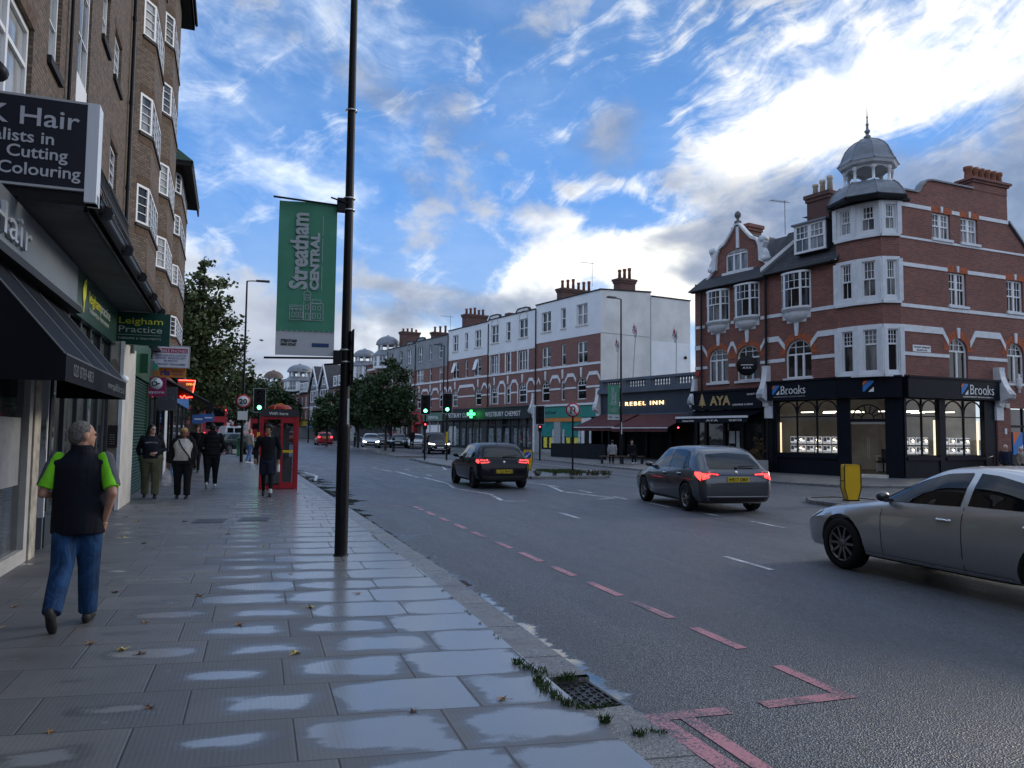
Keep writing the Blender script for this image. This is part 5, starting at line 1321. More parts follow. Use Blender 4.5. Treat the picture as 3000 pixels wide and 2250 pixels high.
def flag_mesh(w_, h_):
    """a hanging flag of diagonal and upright crosses, drooping in folds"""
    m = MB(); N = 10
    def P(i, j):
        u, v = i / N, j / N
        return (w_ * u * 0.55 + 0.05 * math.sin(v * 5), 0.06 * math.sin(u * 9 + v * 2), -h_ * v - w_ * u * 0.9)
    for i in range(N):
        for j in range(N):
            u, v = (i + 0.5) / N - 0.5, (j + 0.5) / N - 0.5
            m.cur = 0
            if abs(abs(u) - abs(v)) < 0.10: m.cur = 1
            if abs(u) < 0.16 or abs(v) < 0.16: m.cur = 1
            if abs(u) < 0.10 or abs(v) < 0.10: m.cur = 2
            m.poly([P(i, j), P(i + 1, j), P(i + 1, j + 1), P(i, j + 1)], True)
    return m


fl_b = mat('flag_blue', (0.03, 0.045, 0.17), 0.8); fl_w = mat('flag_white', (0.6, 0.6, 0.62), 0.8); fl_r = mat('flag_red', (0.42, 0.03, 0.05), 0.8)
for u, z0, z1, ln, ff, lab in ((0.75, 5.3, 8.75, 0.1, 8.0, 'flag nearest the lamp post, hanging on a pole over the left end of the pub'), (2.45, 5.3, 9.65, 0.42, 8.9, 'tallest, tilted flagpole on the pub roof with a drooping union flag'), (7.0, 5.3, 8.85, 0.05, 8.2, 'lone flagpole with drooping union flag at the right end of the pub roof')):
    x, y = WP[0] + 0.233 * u + 0.972, WP[1] - 0.972 * u + 0.233
    f = thing('flagpole', lab, 'flag', (x, y, z0), ROW, 'flagpoles on the pub roof')
    MB().tube([(0, 0, 0), (ln, 0, z1 - z0)], 0.03, 6).build('pole', grey_paint, f)
    o = flag_mesh(-0.55, 0.85).build('flag', [fl_b, fl_w, fl_r], f); o.location = (ln * 0.95, 0, z1 - z0 - 0.05)


# ================= apartment block over the near shops =================
LEFT = bearing(-1.9); LP = (-2.35, 0.0, 0.0)


def lw(s, y, z=0.0):
    """world point on the left row: s metres along, y metres behind the shop fronts"""
    c, n = math.cos(LEFT), math.sin(LEFT); return (LP[0] + s * c - y * n, LP[1] + s * n + y * c, z)


ab = thing('apartment_block', 'tall brown brick apartment block with bays, white casements and dark eaves', 'apartment block', LP, LEFT)
soff = mat('dark_soffit', (0.022, 0.020, 0.020), 0.7); green_tile = brick('green_glazed_tile', (0.025, 0.085, 0.055), (0.016, 0.055, 0.038), (0.01, 0.02, 0.015), bw=0.16, bh=0.16, ms=0.012)
steelw = mat('white_steel_window', (0.72, 0.73, 0.74), 0.5)
solder = mat('soldier_bricks', (0.10, 0.066, 0.045), 0.9, var=0.4, vs=9)
paneL = glassy('reflecting_pane', (0.02, 0.024, 0.028), (0.36, 0.37, 0.37), 0.30, rough=0.03)
UPY = 0.70
FRAME = None
wins = []
for k in range(-1, 5):
    z = 5.95 + 2.9 * k
    if z > 4.9: wins += [(10.0, 13.35, z, z + 1.85, 'big')]
    z = 7.85 + 2.9 * k
    if z > 4.9: wins += [(14.3, 15.2, z, z + 1.62, 'slim'), (21.2, 22.45, z - 0.12, z + 1.12, 'case')]
    if k >= 1: wins += [(19.3, 20.3, z - 0.02, z + 1.3, 'slim')]
wins += [(16.7, 18.0, 6.6, 11.7, 'stair'), (16.7, 18.0, 12.5, 17.5, 'stair'), (5.0, 8.0, 5.95, 7.8, 'big'), (5.0, 8.0, 8.85, 10.7, 'big')]
m = MB(); wall_holes(m, -4, 36.5, 4.0, 19.7, [w_[:4] for w_ in wins], y=UPY, depth=0.16); m.poly([(36.5, UPY, 4), (36.5, 9, 4), (36.5, 9, 19.7), (36.5, UPY, 19.7)]); m.build('brick_wall', brown_brick, ab)
for a, b, c, e, k in wins:
    if k == 'big': window(ab, a, b, c, e, y=UPY + 0.07, kind='trans', cols=1, rows=1, mull=2, top=0.68, fm=steelw, gm=paneL, fw=0.09)
    elif k == 'stair':
        window(ab, a, b, c, e, y=UPY + 0.05, kind='grid', cols=2, rows=5, fm=steelw, gm=paneL, fw=0.08); MB().box(a, b, UPY + 0.03, UPY + 0.13, c + 1.55, c + 2.15).build('spandrel_panel', steelw, ab)
    else: window(ab, a, b, c, e, y=UPY + 0.07, kind='grid', cols=1 if k == 'slim' else 2, rows=2 if k == 'slim' else 4, fm=steelw, gm=paneL, fw=0.07)
m = MB()
for a, b, c, e, k in wins:
    if k != 'stair': m.box(a - 0.06, b + 0.06, UPY - 0.07, UPY + 0.06, c - 0.14, c - 0.004)
m.build('sill', soff, ab)
m = MB()
for a, b, c, e, k in wins: m.box(a - 0.05, b + 0.05, UPY - 0.008, UPY + 0.01, e + 0.003, e + 0.23)
m.build('brick_lintel', solder, ab)


def block_bay(s0, s1, pj, levels, z0, z1, hw=1.17):
    """canted brick bay with white corner windows on every floor"""
    global FRAME
    a = (s0, UPY); b = (s0 + 0.95, UPY - pj); c = (s1 - 0.95, UPY - pj); e = (s1, UPY)
    for p, q, sp in ((a, b, 'n'), (b, c, 'f'), (c, e, 'x')):
        L = math.hypot(q[0] - p[0], q[1] - p[1]); FRAME = ((p[0], p[1], 0), math.atan2(q[1] - p[1], q[0] - p[0]))
        u0, u1 = {'n': (0.50, L - 0.015), 'f': (0.015, L - 0.015), 'x': (0.015, L - 0.5)}[sp]
        m = MB(); wall_holes(m, 0, L, z0, z1, [(u0, u1, z, z + hw) for z in levels], depth=0.12); m.build('bay_wall', brown_brick, ab)
        for z in levels: window(ab, u0, u1, z, z + hw, y=0.0, kind='grid', cols=1, rows=4, mull=3 if sp == 'f' else 0, fm=steelw, gm=paneL, fw=0.075, tw=0.022)
        m = MB(); [m.box(u0 - 0.02, L if sp != 'x' else u1, -0.05, 0.0, z - 0.10, z - 0.004) for z in levels]; m.build('sill', soff, ab)
        m = MB(); [m.box(u0 - 0.02, L if sp != 'x' else u1, -0.008, 0.0, z + hw + 0.003, z + hw + 0.26) for z in levels]; [m.box(u0 - 0.02, L if sp != 'x' else u1, -0.006, 0.0, z - 0.34, z - 0.104) for z in levels]; m.build('brick_lintel', solder, ab)
    FRAME = None
    MB().prism([(s0 + 0.03, UPY, 0), (s0 + 0.97, UPY - pj + 0.14, 0), (s1 - 0.97, UPY - pj + 0.14, 0), (s1 - 0.03, UPY, 0)], (0, 0, 0.01))
    m = MB(); m.poly([(s0, UPY, z1), (s0 + .95, UPY - pj, z1), (s1 - .95, UPY - pj, z1), (s1, UPY, z1)]); m.poly([(s0, UPY, z0), (s0 + .95, UPY - pj, z0), (s1 - .95, UPY - pj, z0), (s1, UPY, z0)]); m.build('bay_soffit', soff, ab)


block_bay(24.3, 29.0, 0.54, (5.05, 7.78, 10.55, 13.50, 16.45), 4.2, 19.7)
block_bay(30.85, 35.9, 0.54, (5.05, 7.78, 10.6, 13.75, 16.5), 4.2, 19.7, 1.2)
m = MB(); m.box(-4, 36.5, -0.30, 9, 19.7, 19.8); m.box(-4, 36.5, -0.30, -0.24, 19.7, 20.1); m.tube([(-4, -0.36, 20.0), (36.6, -0.36, 20.0)], 0.06, 8); m.build('eaves', soff, ab)
m = MB(); m.poly([(-4, -0.30, 20.1), (36.5, -0.30, 20.1), (35.4, 5, 23.5), (-4, 5, 23.5)]); m.poly([(36.5, -0.30, 20.1), (36.5, 9, 20.1), (35.4, 5, 23.5)]); m.build('roof', green_tile, ab)
# lower end pavilion
m = MB(); m.box(36.5, 47.5, UPY, 9, 4.0, 14.45); m.build('brick_wall', brown_brick, ab)
block_bay(39.45, 46.5, 0.45, (6.2, 8.7, 11.15, 13.2), 4.2, 14.45, 0.98)
m = MB(); m.box(39.2, 47.6, -0.28, 9, 14.45, 14.55); m.box(39.2, 47.6, -0.28, -0.20, 14.1, 14.6); m.box(39.2, 39.28, -0.28, 9, 14.35, 14.6); m.build('eaves', soff, ab)
m = MB(); m.poly([(39.2, -0.30, 14.6), (47.6, -0.30, 14.6), (46.5, 1.6, 16.6), (40.4, 1.0, 15.9)]); m.poly([(39.2, -0.30, 14.6), (39.2, 9, 14.6), (40.4, 6, 15.9), (40.4, 1.0, 15.9)]); m.build('roof', green_tile, ab)
m = MB(); m.tube([(24.0, UPY - 0.1, 4.3), (24.0, UPY - 0.1, 19.9)], 0.06, 8)
for z in (6, 8.5, 11, 13.5, 16): m.tube([(24.0, UPY - 0.1, z), (24.0, UPY - 0.1, z + 0.12)], 0.075, 8)
m.build('downpipe', pipe_black, ab); MB().tube([(15.7, UPY - 0.08, 4.3), (15.7, UPY - 0.08, 19.9)], 0.04, 8).build('downpipe', pipe_black, ab)
MB().box(24.75, 25.0, -0.0, 0.35, 9.85, 10.0)
# balcony with bellied railings
m = MB(); m.box(16.0, 21.1, 0.20, UPY, 5.36, 5.62); m.box(15.9, 21.2, 0.14, UPY, 5.62, 5.70); m.build('balcony_slab', solder, ab)
m = MB()
bel = [(0.0, 5.70), (0.04, 5.85), (0.13, 6.02), (0.15, 6.15), (0.05, 6.40), (0.0, 6.6), (0.0, 6.75)]
k = 16.1
while k < 21.1: m.tube([(k, 0.20 - q, z) for q, z in bel], 0.013, 5); k += 0.17
for y in (0.3, 0.43, 0.56):
    for s in (16.05, 21.1): m.tube([(s + (q if s > 20 else -q), y, z) for q, z in bel], 0.013, 5)
m.tube([(16.05, UPY, 6.75), (16.05, 0.20, 6.75), (21.1, 0.20, 6.75), (21.1, UPY, 6.75)], 0.022, 6); m.tube([(16.05, UPY, 5.8), (16.05, 0.17, 5.8), (21.1, 0.17, 5.8), (21.1, UPY, 5.8)], 0.012, 6); m.build('balcony_railing', black, ab)
# ground-floor entrance pier with intercom
m = MB(); m.box(17.5, 19.6, -0.26, 0.3, 0, 3.45); m.build('entrance_pier', cream, ab)
m = MB(); m.box(17.46, 17.5, -0.27, -0.20, 0, 3.45); m.box(17.46, 17.5, 0.02, 0.12, 0, 3.45); m.build('pier_edging', stucco, ab)
st_ = mat('brown_stone', (0.27, 0.235, 0.19), 0.8, var=0.25, vs=3)
m = MB(); m.box(17.475, 17.5, -0.20, 0.02, 0, 2.55); m.build('stone_panel', st_, ab)
m = MB(); m.prism([(17.48, -0.09 + 0.10 * math.cos(pi * k / 10), 2.75 + 0.34 * math.sin(pi * k / 10)) for k in range(11)] + [(17.48, -0.19, 2.55), (17.48, 0.01, 2.55)], (0.02, 0, 0)); m.build('niche', st_, ab)
ic = MB().box(17.42, 17.475, -0.21, 0.00, 1.27, 1.72).build('intercom', mat('bronze', (0.05, 0.042, 0.04), 0.35, 0.6), ab)
m = MB(); [m.box(17.412, 17.42, -0.155 + i * 0.035, -0.14 + i * 0.035, 1.34 + j * 0.045, 1.355 + j * 0.045) for i in range(3) for j in range(5)]; m.build('keypad', MATS['brushed_steel'], ic)

# ================= hair salon =================
hs = thing('hair_salon', 'hair salon front with grey fascia, pale framed window and black awning', 'shop', LP, LEFT)
grey_alu = mat('grey_fascia', (0.20, 0.225, 0.25), 0.4, 0.5, var=0.1, vs=1)
silver = mat('silver_letters', (0.55, 0.58, 0.62), 0.3, 0.7)
pale = mat('pale_frame', (0.42, 0.41, 0.39), 0.5, var=0.12, vs=4)
awn = mat('black_canvas', (0.006, 0.007, 0.010), 0.7, var=0.2, vs=2, spec=0.12)
big_pane = glassy('big_shop_pane', (0.02, 0.024, 0.026), (0.16, 0.17, 0.17), 0.30, rough=0.02, scale=0.6)
m = MB(); m.box(-4, 12.95, -0.13, 0.0, 3.45, 4.06); fa = m.build('fascia', grey_alu, hs)
text(fa, 'Paul K Hair', silver, (5.55, -0.155, 3.58), 0.47, width=4.3, ext=0.02)
m = MB(); m.box(-4, 12.95, -0.2, 0.0, 3.36, 3.45); m.box(-4, 10.9, -0.04, 0.06, 3.2, 3.4); m.build('fascia_edge', black, hs)
fr = MB(); fr.box(-4, 10.95, -0.05, 0.08, 0.0, 0.16); fr.box(10.78, 10.95, -0.05, 0.08, 0.16, 3.2); fr.box(8.0, 8.12, -0.04, 0.08, 0.16, 3.2); fr.box(4.6, 4.72, -0.04, 0.08, 0.16, 3.2); fr.box(-4, 10.95, -0.04, 0.08, 2.5, 2.6); fr.build('window_frame', pale, hs)
g = MB().box(-4, 10.8, 0.02, 0.03, 0.16, 3.2).build('pane', big_pane, hs)
m = MB(); m.box(9.2, 10.6, 0.0, 0.018, 0.95, 1.75); m.build('window_sticker', mat('frosted_film', (0.25, 0.26, 0.27), 0.5, var=0.2), hs)
m = MB(); m.box(10.97, 11.30, -0.07, 0.12, 0, 3.3); m.build('pier', mat('weathered_cream', (0.36, 0.33, 0.28), 0.8, var=0.35, vs=5), hs)
MB().box(11.3, 11.42, -0.05, 0.2, 0, 3.3).build('pier_edge', black, hs)
# recessed doorway
m = MB(); m.box(11.42, 12.9, 1.0, 1.05, 0, 3.3); m.build('door', charcoal, hs)
m = MB(); m.box(12.0, 12.05, -0.01, 0.16, 0.42, 3.0); m.build('side_panel', mat('white_panel', (0.62, 0.64, 0.66), 0.5), hs)
m = MB(); m.box(12.0, 12.06, 0.0, 1.0, 0, 0.42); m.box(12.02, 12.06, 0.16, 1.0, 0.42, 3.3); m.build('side_base', mat('slate_grey_paint', (0.12, 0.14, 0.16), 0.5), hs)
m = MB(); m.box(11.985, 12.0, 0.0, 0.15, 1.35, 1.75); m.build('notice', poster_g, hs)
# awning
A0, A1, AD = 8.0, 12.4, -0.90
m = MB(); m.poly([(A0, -0.02, 3.36), (A1, -0.02, 3.36), (A1, AD, 2.31), (A0, AD, 2.31)]); m.poly([(A0, -0.02, 3.36), (A0, AD, 2.31), (A0, -0.02, 2.31)]); m.poly([(A1, -0.02, 3.36), (A1, AD, 2.31), (A1, -0.02, 2.31)])
m.build('awning', awn, hs)
m = MB(); m.box(A0, A1, AD - 0.008, AD, 2.06, 2.31); m.box(A0, A0 + 0.008, AD, -0.02, 2.06, 2.31); m.box(A1 - 0.008, A1, AD, -0.02, 2.06, 2.31); vl = m.build('awning_valance', awn, hs)
m = MB(); m.tube([(A0, AD, 2.31), (A1, AD, 2.31)], 0.014, 6); [m.tube([(q, -0.02, 3.36), (q, AD, 2.31)], 0.010, 6) for q in (A0, 9.5, 10.9, A1)]; m.build('awning_frame', mat('worn_frame', (0.09, 0.095, 0.10), 0.5), hs)
faint = mat('faded_lettering', (0.11, 0.12, 0.13), 0.6)
text(vl, '020 8769 4803', faint, (8.35, AD - 0.012, 2.13), 0.17, width=1.15, ext=0.002); text(vl, 'www.paulkhair.co.uk', faint, (10.6, AD - 0.012, 2.13), 0.15, width=1.6, ext=0.002)
MB().ball((12.45, AD + 0.03, 2.36), 0.07, 0.07, 0.06).build('camera_dome', wpaint, hs)

# ================= therapy practice =================
tp = thing('practice_front', 'therapy practice front with dark green fascia and grey glazed screen', 'shop', LP, LEFT)
gfas = mat('green_fascia', (0.030, 0.075, 0.060), 0.30, 0.3); yel = mat('yellow_lettering', (0.62, 0.62, 0.06), 0.5); pale_l = mat('pale_lettering', (0.42, 0.47, 0.42), 0.5)
m = MB(); m.box(12.97, 18.1, -0.10, 0.0, 3.38, 4.1); fa = m.build('fascia', gfas, tp)
m = MB(); m.prism([(13.68 + x, -0.105, 3.74 + z) for x, z in ((-0.14, -0.05), (-0.16, 0.10), (-0.06, 0.24), (0.10, 0.30), (0.14, 0.18), (0.12, 0.02), (0.02, -0.10), (-0.02, -0.26), (-0.07, -0.26), (-0.06, -0.12))], (0, -0.01, 0)); m.build('leaf_logo', yel, fa)
text(fa, 'leigham', yel, (14.1, -0.106, 3.72), 0.27, width=1.15); text(fa, 'practice', pale_l, (15.3, -0.106, 3.72), 0.27, width=1.15); text(fa, 'THERAPIES & TREATMENTS', pale_l, (14.15, -0.106, 3.56), 0.10, width=2.2); text(fa, '020 8677 2233', pale_l, (13.05, -0.106, 3.5), 0.08, width=0.5)
m = MB(); m.box(12.07, 17.5, -0.02, 0.08, 0, 0.42); m.box(12.07, 17.5, -0.02, 0.08, 2.75, 2.9)
for u in (12.07, 12.95, 13.95, 14.9, 16.0, 17.3): m.box(u, u + 0.12, -0.03, 0.09, 0.5, 3.38)
m.build('shop_front', mat('anthracite', (0.035, 0.043, 0.052), 0.45), tp)
MB().box(12.1, 17.4, 0.03, 0.04, 0.42, 3.38).build('pane', big_pane, tp)
m = MB(); m.box(14.1, 14.6, -0.06, 0.02, 1.0, 1.75); m.build('letter_board', charcoal, tp)
lx = MB().lathe([(0, 0), (0.06, 0), (0.06, 0.02), (0, 0.02)], (15.3, -0.01, 2.30), 12, axis='y').build('green_lamp', mat('green_lamp_glow', (0.1, 1, 0.3), 0.5, emit=(0.1, 1.0, 0.35), es=4), tp)
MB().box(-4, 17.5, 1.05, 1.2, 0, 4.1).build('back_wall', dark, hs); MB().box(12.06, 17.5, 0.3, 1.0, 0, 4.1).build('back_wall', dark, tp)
# tiled canopy over both shops
cn = thing('shop_canopy', 'long shop canopy with green tiled edge and black gutter', 'canopy', LP, LEFT)
m = MB(); m.box(9.75, 18.3, -0.70, UPY, 4.12, 4.20); m.build('soffit', mat('grey_soffit', (0.10, 0.105, 0.11), 0.7, var=0.2, vs=1.5), cn)
m = MB(); m.box(9.75, 18.3, -0.74, -0.70, 4.10, 4.24); m.box(18.3, 18.34, -0.74, 0.7, 4.10, 4.3); m.build('edge_board', black, cn)
m = MB(); m.lathe([(0.075, 9.7), (0.075, 18.4)], (0, -0.81, 4.27), 10, axis='x', a0=pi * 0.5, a1=pi * 1.5); m.v = [(x, y, z) for x, y, z in m.v]; m.tube([(9.7, -0.88, 4.27), (18.4, -0.88, 4.27)], 0.016, 6)
for q in range(10, 19, 2): m.tube([(q, -0.89, 4.18), (q + 0.06, -0.89, 4.18)], 0.085, 8)
m.tube([(9.7, -0.81, 4.22), (18.4, -0.81, 4.22)], 0.07, 8); m.build('gutter', pipe_black, cn)
m = MB(); m.poly([(9.75, -0.76, 4.30), (18.3, -0.76, 4.30), (18.3, UPY - 0.01, 5.0), (9.75, UPY - 0.01, 5.0)]); m.poly([(18.3, -0.76, 4.30), (18.3, UPY, 4.3), (18.3, UPY, 5.0)]); m.build('tiled_roof', green_tile, cn)
m = MB(); q = 9.8
while q < 18.2: m.tube([(q, -0.80, 4.305), (q, -0.55, 4.42)], 0.055, 7); q += 0.2
m.build('tile_edge', green_tile, cn)
MB().tube([(18.45, -0.7, 4.25), (18.5, -0.3, 3.6), (18.5, -0.3, 3.3)], 0.05, 8).build('downpipe', mat('green_pipe', (0.10, 0.15, 0.12), 0.5), cn)


# ================= shops further along =================
def shop(name, label, s0, s1, fascia_m, fz=(2.95, 3.7), frame_m=charcoal):
    h = thing(name, label, 'shop', LP, LEFT)
    m = MB(); m.box(s0, s1, -0.12, 0.7, *fz); f = m.build('fascia', fascia_m, h)
    m = MB(); u = s0
    while u < s1 - 0.05: m.box(u, min(u + 0.12, s1), -0.04, 0.1, 0, fz[0]); u += (s1 - s0) / 3.001
    m.box(s0, s1, -0.03, 0.09, 0, 0.4); m.box(s1 - 0.12, s1, -0.04, 0.1, 0, fz[0]); m.build('shop_front', frame_m, h)
    MB().box(s0, s1, 0.02, 0.03, 0.4, fz[0]).build('pane', shop_pane, h)
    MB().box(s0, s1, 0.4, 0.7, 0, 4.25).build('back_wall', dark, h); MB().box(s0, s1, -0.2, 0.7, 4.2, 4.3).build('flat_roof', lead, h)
    return h, f


shut_g = mat('green_shutter', (0.040, 0.095, 0.068), 0.42, 0.2, var=0.12, vs=2); dgreen = mat('bottle_green', (0.015, 0.075, 0.035), 0.4)
s1, f = shop('shuttered_shop', 'shop closed behind a dark green roller shutter', 19.7, 24.6, dgreen, (3.0, 4.0), dgreen)
m = MB(); z = 0.02
while z < 2.96: m.prism([(19.85, -0.03, z), (19.85, -0.075, z + 0.03), (19.85, -0.075, z + 0.05), (19.85, -0.03, z + 0.078)], (4.55, 0, 0)); z += 0.08
m.build('roller_shutter', shut_g, s1)
m = MB(); m.box(19.6, 19.78, -0.12, 0.05, 0, 3.0); m.box(24.42, 24.58, -0.10, 0.05, 0, 3.0); m.build('shutter_guide', dgreen, s1)
s2, f = shop('phone_shop', 'narrow dark phone shop hung with bright signs', 24.62, 29.4, charcoal)
MB().box(28.3, 29.3, -0.3, -0.28, 0.1, 2.6).build('white_panel', wpaint, s2)
s3, f = shop('restaurant', 'restaurant with a long dark awning pulled out over the pavement', 29.42, 36.4, mat('brown_board', (0.06, 0.04, 0.03), 0.6))
m = MB(); brn = mat('brown_canvas', (0.045, 0.036, 0.032), 0.7, var=0.3)
m.poly([(29.5, -0.12, 3.45), (36.0, -0.12, 3.45), (36.0, -1.65, 2.62), (29.5, -1.65, 2.62)]); m.box(29.5, 36, -1.66, -1.65, 2.36, 2.62); m.build('awning', brn, s3)
m = MB(); m.tube([(29.5, -0.1, 3.48), (29.5, -1.7, 2.60)], 0.05, 8); m.box(29.4, 29.6, -1.78, -1.6, 2.3, 2.68); m.build('awning_arm', black, s3)
s4, f = shop('corner_shop', 'corner shop at the end of the brown block with blue boards', 36.42, 47.4, sgn_blue, (2.9, 3.5))

# ================= hanging signs on the left =================


def board(name, label, s, y0, y1, z0, z1, m_, th=0.10, cat='sign', edge=None):
    """box sign standing out square from the wall; local x runs outwards to the street, face towards the viewer"""
    p = lw(s, 0); t_ = thing(name, label, cat, (p[0], p[1], 0), LEFT - pi / 2)
    MB().box(-y0, -y1, -th, 0, z0, z1).build('panel', m_, t_)
    if edge:
        m = MB(); e = 0.025; m.box(-y0 - e, -y1 + e, -th - 0.004, 0.004, z1, z1 + e); m.box(-y0 - e, -y1 + e, -th - 0.004, 0.004, z0 - e, z0); m.box(-y1, -y1 + e, -th - 0.004, 0.004, z0, z1); m.box(-y0 - e, -y0, -th - 0.004, 0.004, z0, z1); m.build('frame', edge, t_)
    MB().box(-y0 - 0.5, -y0, -th / 2 - 0.02, -th / 2 + 0.02, (z0 + z1) / 2 - 0.02, (z0 + z1) / 2 + 0.02).build('bracket', black, t_)
    return t_


inkblue = mat('ink_blue_board', (0.006, 0.010, 0.022), 0.35); lgrey = mat('lettering_grey', (0.46, 0.48, 0.52), 0.5)
sh = board('hanging_sign', 'big black hair salon box sign with grey lettering and white edges', 9.45, 0.75, -0.78, 4.22, 5.16, inkblue, 0.22, edge=mat('sign_edge', (0.40, 0.42, 0.44), 0.4))
MB().box(0.785, 0.90, -0.235, 0.01, 4.08, 5.18).build('white_edge', mat('white_edge_panel', (0.62, 0.66, 0.70), 0.4), sh); MB().box(-0.78, 0.9, -0.18, -0.04, 4.08, 4.19).build('lower_rail', black, sh)
for s_, z, x1, h_, wd in (('Paul K Hair', 4.855, 0.69, 0.285, 1.50), ('Specialists in', 4.665, 0.47, 0.185, 0.96), ('Precision Cutting', 4.50, 0.60, 0.185, 1.32), ('Perms - Colouring', 4.315, 0.73, 0.185, 1.42)):
    text(sh, s_, lgrey, (x1 - wd, -0.226, z), h_, width=wd, bold=0.002)
m = MB(); m.lathe([(0.02, -0.12), (0.09, -0.10), (0.10, 0.05), (0.06, 0.12), (0, 0.12)], (-0.10, -0.15, 5.42), 12, axis='y'); m.tube([(-0.12, -0.1, 5.18), (-0.12, -0.1, 5.40)], 0.03, 6); m.build('floodlight', black, sh)
gsign = mat('deep_green_board', (0.006, 0.050, 0.038), 0.35)
sl_ = board('hanging_sign', 'dark green practice sign with yellow and pale lettering', 17.7, 0.0, -1.10, 3.40, 4.08, gsign, 0.12)
text(sl_, 'Leigham', yel, (0.11, -0.124, 3.84), 0.19, width=0.83); text(sl_, 'Practice', pale_l, (0.11, -0.124, 3.66), 0.19, width=0.82); text(sl_, 'THERAPIES & TREATMENTS', pale_l, (0.11, -0.124, 3.515), 0.055, width=0.82); MB().box(0.11, 0.93, -0.124, -0.12, 3.605, 3.612).build('rule', pale_l, sl_)
pwhite = mat('sign_white', (0.60, 0.62, 0.66), 0.5); magenta = mat('magenta_band', (0.34, 0.02, 0.09), 0.5); bluel = mat('blue_lettering', (0.03, 0.05, 0.22), 0.5)
sm_ = board('hanging_sign', 'white mobile phone shop sign with a crimson headline band', 27.3, 0.05, -1.02, 3.70, 4.38, pwhite, 0.14, edge=mat('alu_edge', (0.34, 0.35, 0.36), 0.4))
MB().box(-0.02, 0.98, -0.144, -0.14, 4.16, 4.31).build('headline_band', magenta, sm_); text(sm_, 'MOBILE PHONES', pwhite, (0.02, -0.148, 4.18), 0.13, width=0.92)
for s_, z, wd in (('SALE UNLOCK LAPTOP', 4.05, 0.92), ('OYSTER  PHOTOCOPY', 3.96, 0.92), ('ID PHOTO', 3.87, 0.4), ('MONEY TRANSFER', 3.76, 0.85)): text(sm_, s_, bluel, (0.48 - wd / 2, -0.145, z), 0.085, width=wd, shear=0.2)
orange_b = mat('orange_board', (0.62, 0.20, 0.025), 0.5)
sr = board('hanging_sign', 'orange money transfer sign just under the white phone sign', 27.5, -0.12, -0.93, 3.38, 3.68, orange_b, 0.10); text(sr, 'ria', bluel, (0.17, -0.104, 3.45), 0.27, width=0.28, bold=0.01); text(sr, 'MONEY', bluel, (0.52, -0.104, 3.55), 0.08, width=0.32); text(sr, 'TRANSFER', bluel, (0.52, -0.104, 3.45), 0.08, width=0.32)
plum = mat('plum_board', (0.22, 0.012, 0.075), 0.45)
sp = board('hanging_sign', 'small plum coloured pay point sign with a white disc', 24.6, 0.0, -0.56, 2.63, 3.18, plum, 0.08); MB().lathe([(0, 0), (0.17, 0), (0.17, -0.01), (0, -0.01)], (0.30, -0.08, 3.00), 20, axis='y').build('disc', pwhite, sp)
m = MB(); m.arch(0.25, 3.0, 0.045, -0.098, -0.091, 0.03, 0, 2 * pi, 16); m.tube([(0.31, -0.095, 2.95), (0.36, -0.095, 3.03)], 0.014, 6); m.box(0.36, 0.40, -0.10, -0.09, 2.985, 3.01); m.build('emblem', black, sp); text(sp, 'payzone', pwhite, (0.05, -0.084, 2.71), 0.13, width=0.46)
m = MB(); m.prism([(0.16, -0.092, 3.10), (0.32, -0.092, 3.17), (0.30, -0.092, 3.11)], (0, 0.01, 0)); m.build('emblem', mat('leaf_green', (0.1, 0.35, 0.1), .5), sp)
sd = board('hanging_sign', 'dull charcoal restaurant sign with faint lettering behind the plum sign', 26.5, -0.20, -0.76, 2.26, 3.02, mat('faded_grey_board', (0.055, 0.058, 0.068), 0.6, var=0.2), 0.08); text(sd, 'Grill', faint, (0.3, -0.085, 2.6), 0.2, width=0.36)
neon = mat('red_neon', (1, 0.1, 0.05), 0.5, emit=(1.0, 0.06, 0.035), es=6.0)
sn = board('neon_sign', 'reddish sign edged with glowing red neon tube beyond the awning', 34.0, -0.30, -0.92, 2.95, 3.72, mat('salmon_board', (0.34, 0.10, 0.055), 0.5), 0.08)
m = MB(); m.tube([(0.35, -0.10, 3.70), (0.97, -0.10, 3.70), (0.86, -0.10, 3.02), (0.7, -0.10, 3.02)], 0.018, 6); m.tube([(0.42, -0.1, 3.05), (0.5, -0.1, 2.97), (0.58, -0.1, 3.08), (0.66, -0.1, 2.97), (0.74, -0.1, 3.02)], 0.018, 6); m.build('neon_tube', neon, sn); text(sn, 'OPEN', mat('amber_letters', (0.9, 0.5, 0.1), .5, emit=(1, .5, .1), es=1.0), (0.62, -0.09, 3.5), 0.12, width=0.28)
sg_ = board('hanging_sign', 'plain bottle green box sign over the shutter', 22.0, 0.1, -0.30, 3.12, 3.62, dgreen, 0.10)
so = board('hanging_sign', 'faded amber sign tucked behind the teal pennant', 25.8, 0.05, -0.24, 3.30, 3.60, mat('amber_board', (0.36, 0.16, 0.03), 0.6, var=0.3), 0.06)
p = lw(25.4, 0); fl_ = thing('pennant', 'triangular teal pennant sign by the phone shop', 'sign', (p[0], p[1], 0), LEFT - pi / 2)
MB().prism([(-0.28, -0.03, 4.17), (0.26, -0.03, 3.58), (0.26, -0.03, 3.44), (-0.28, -0.03, 3.6)], (0, 0.03, 0)).build('panel', mat('teal_pennant', (0.03, 0.24, 0.20), 0.5), fl_); MB().box(-0.28, 0.1, -0.034, -0.03, 3.62, 3.78).build('text_block', pale_l, fl_)
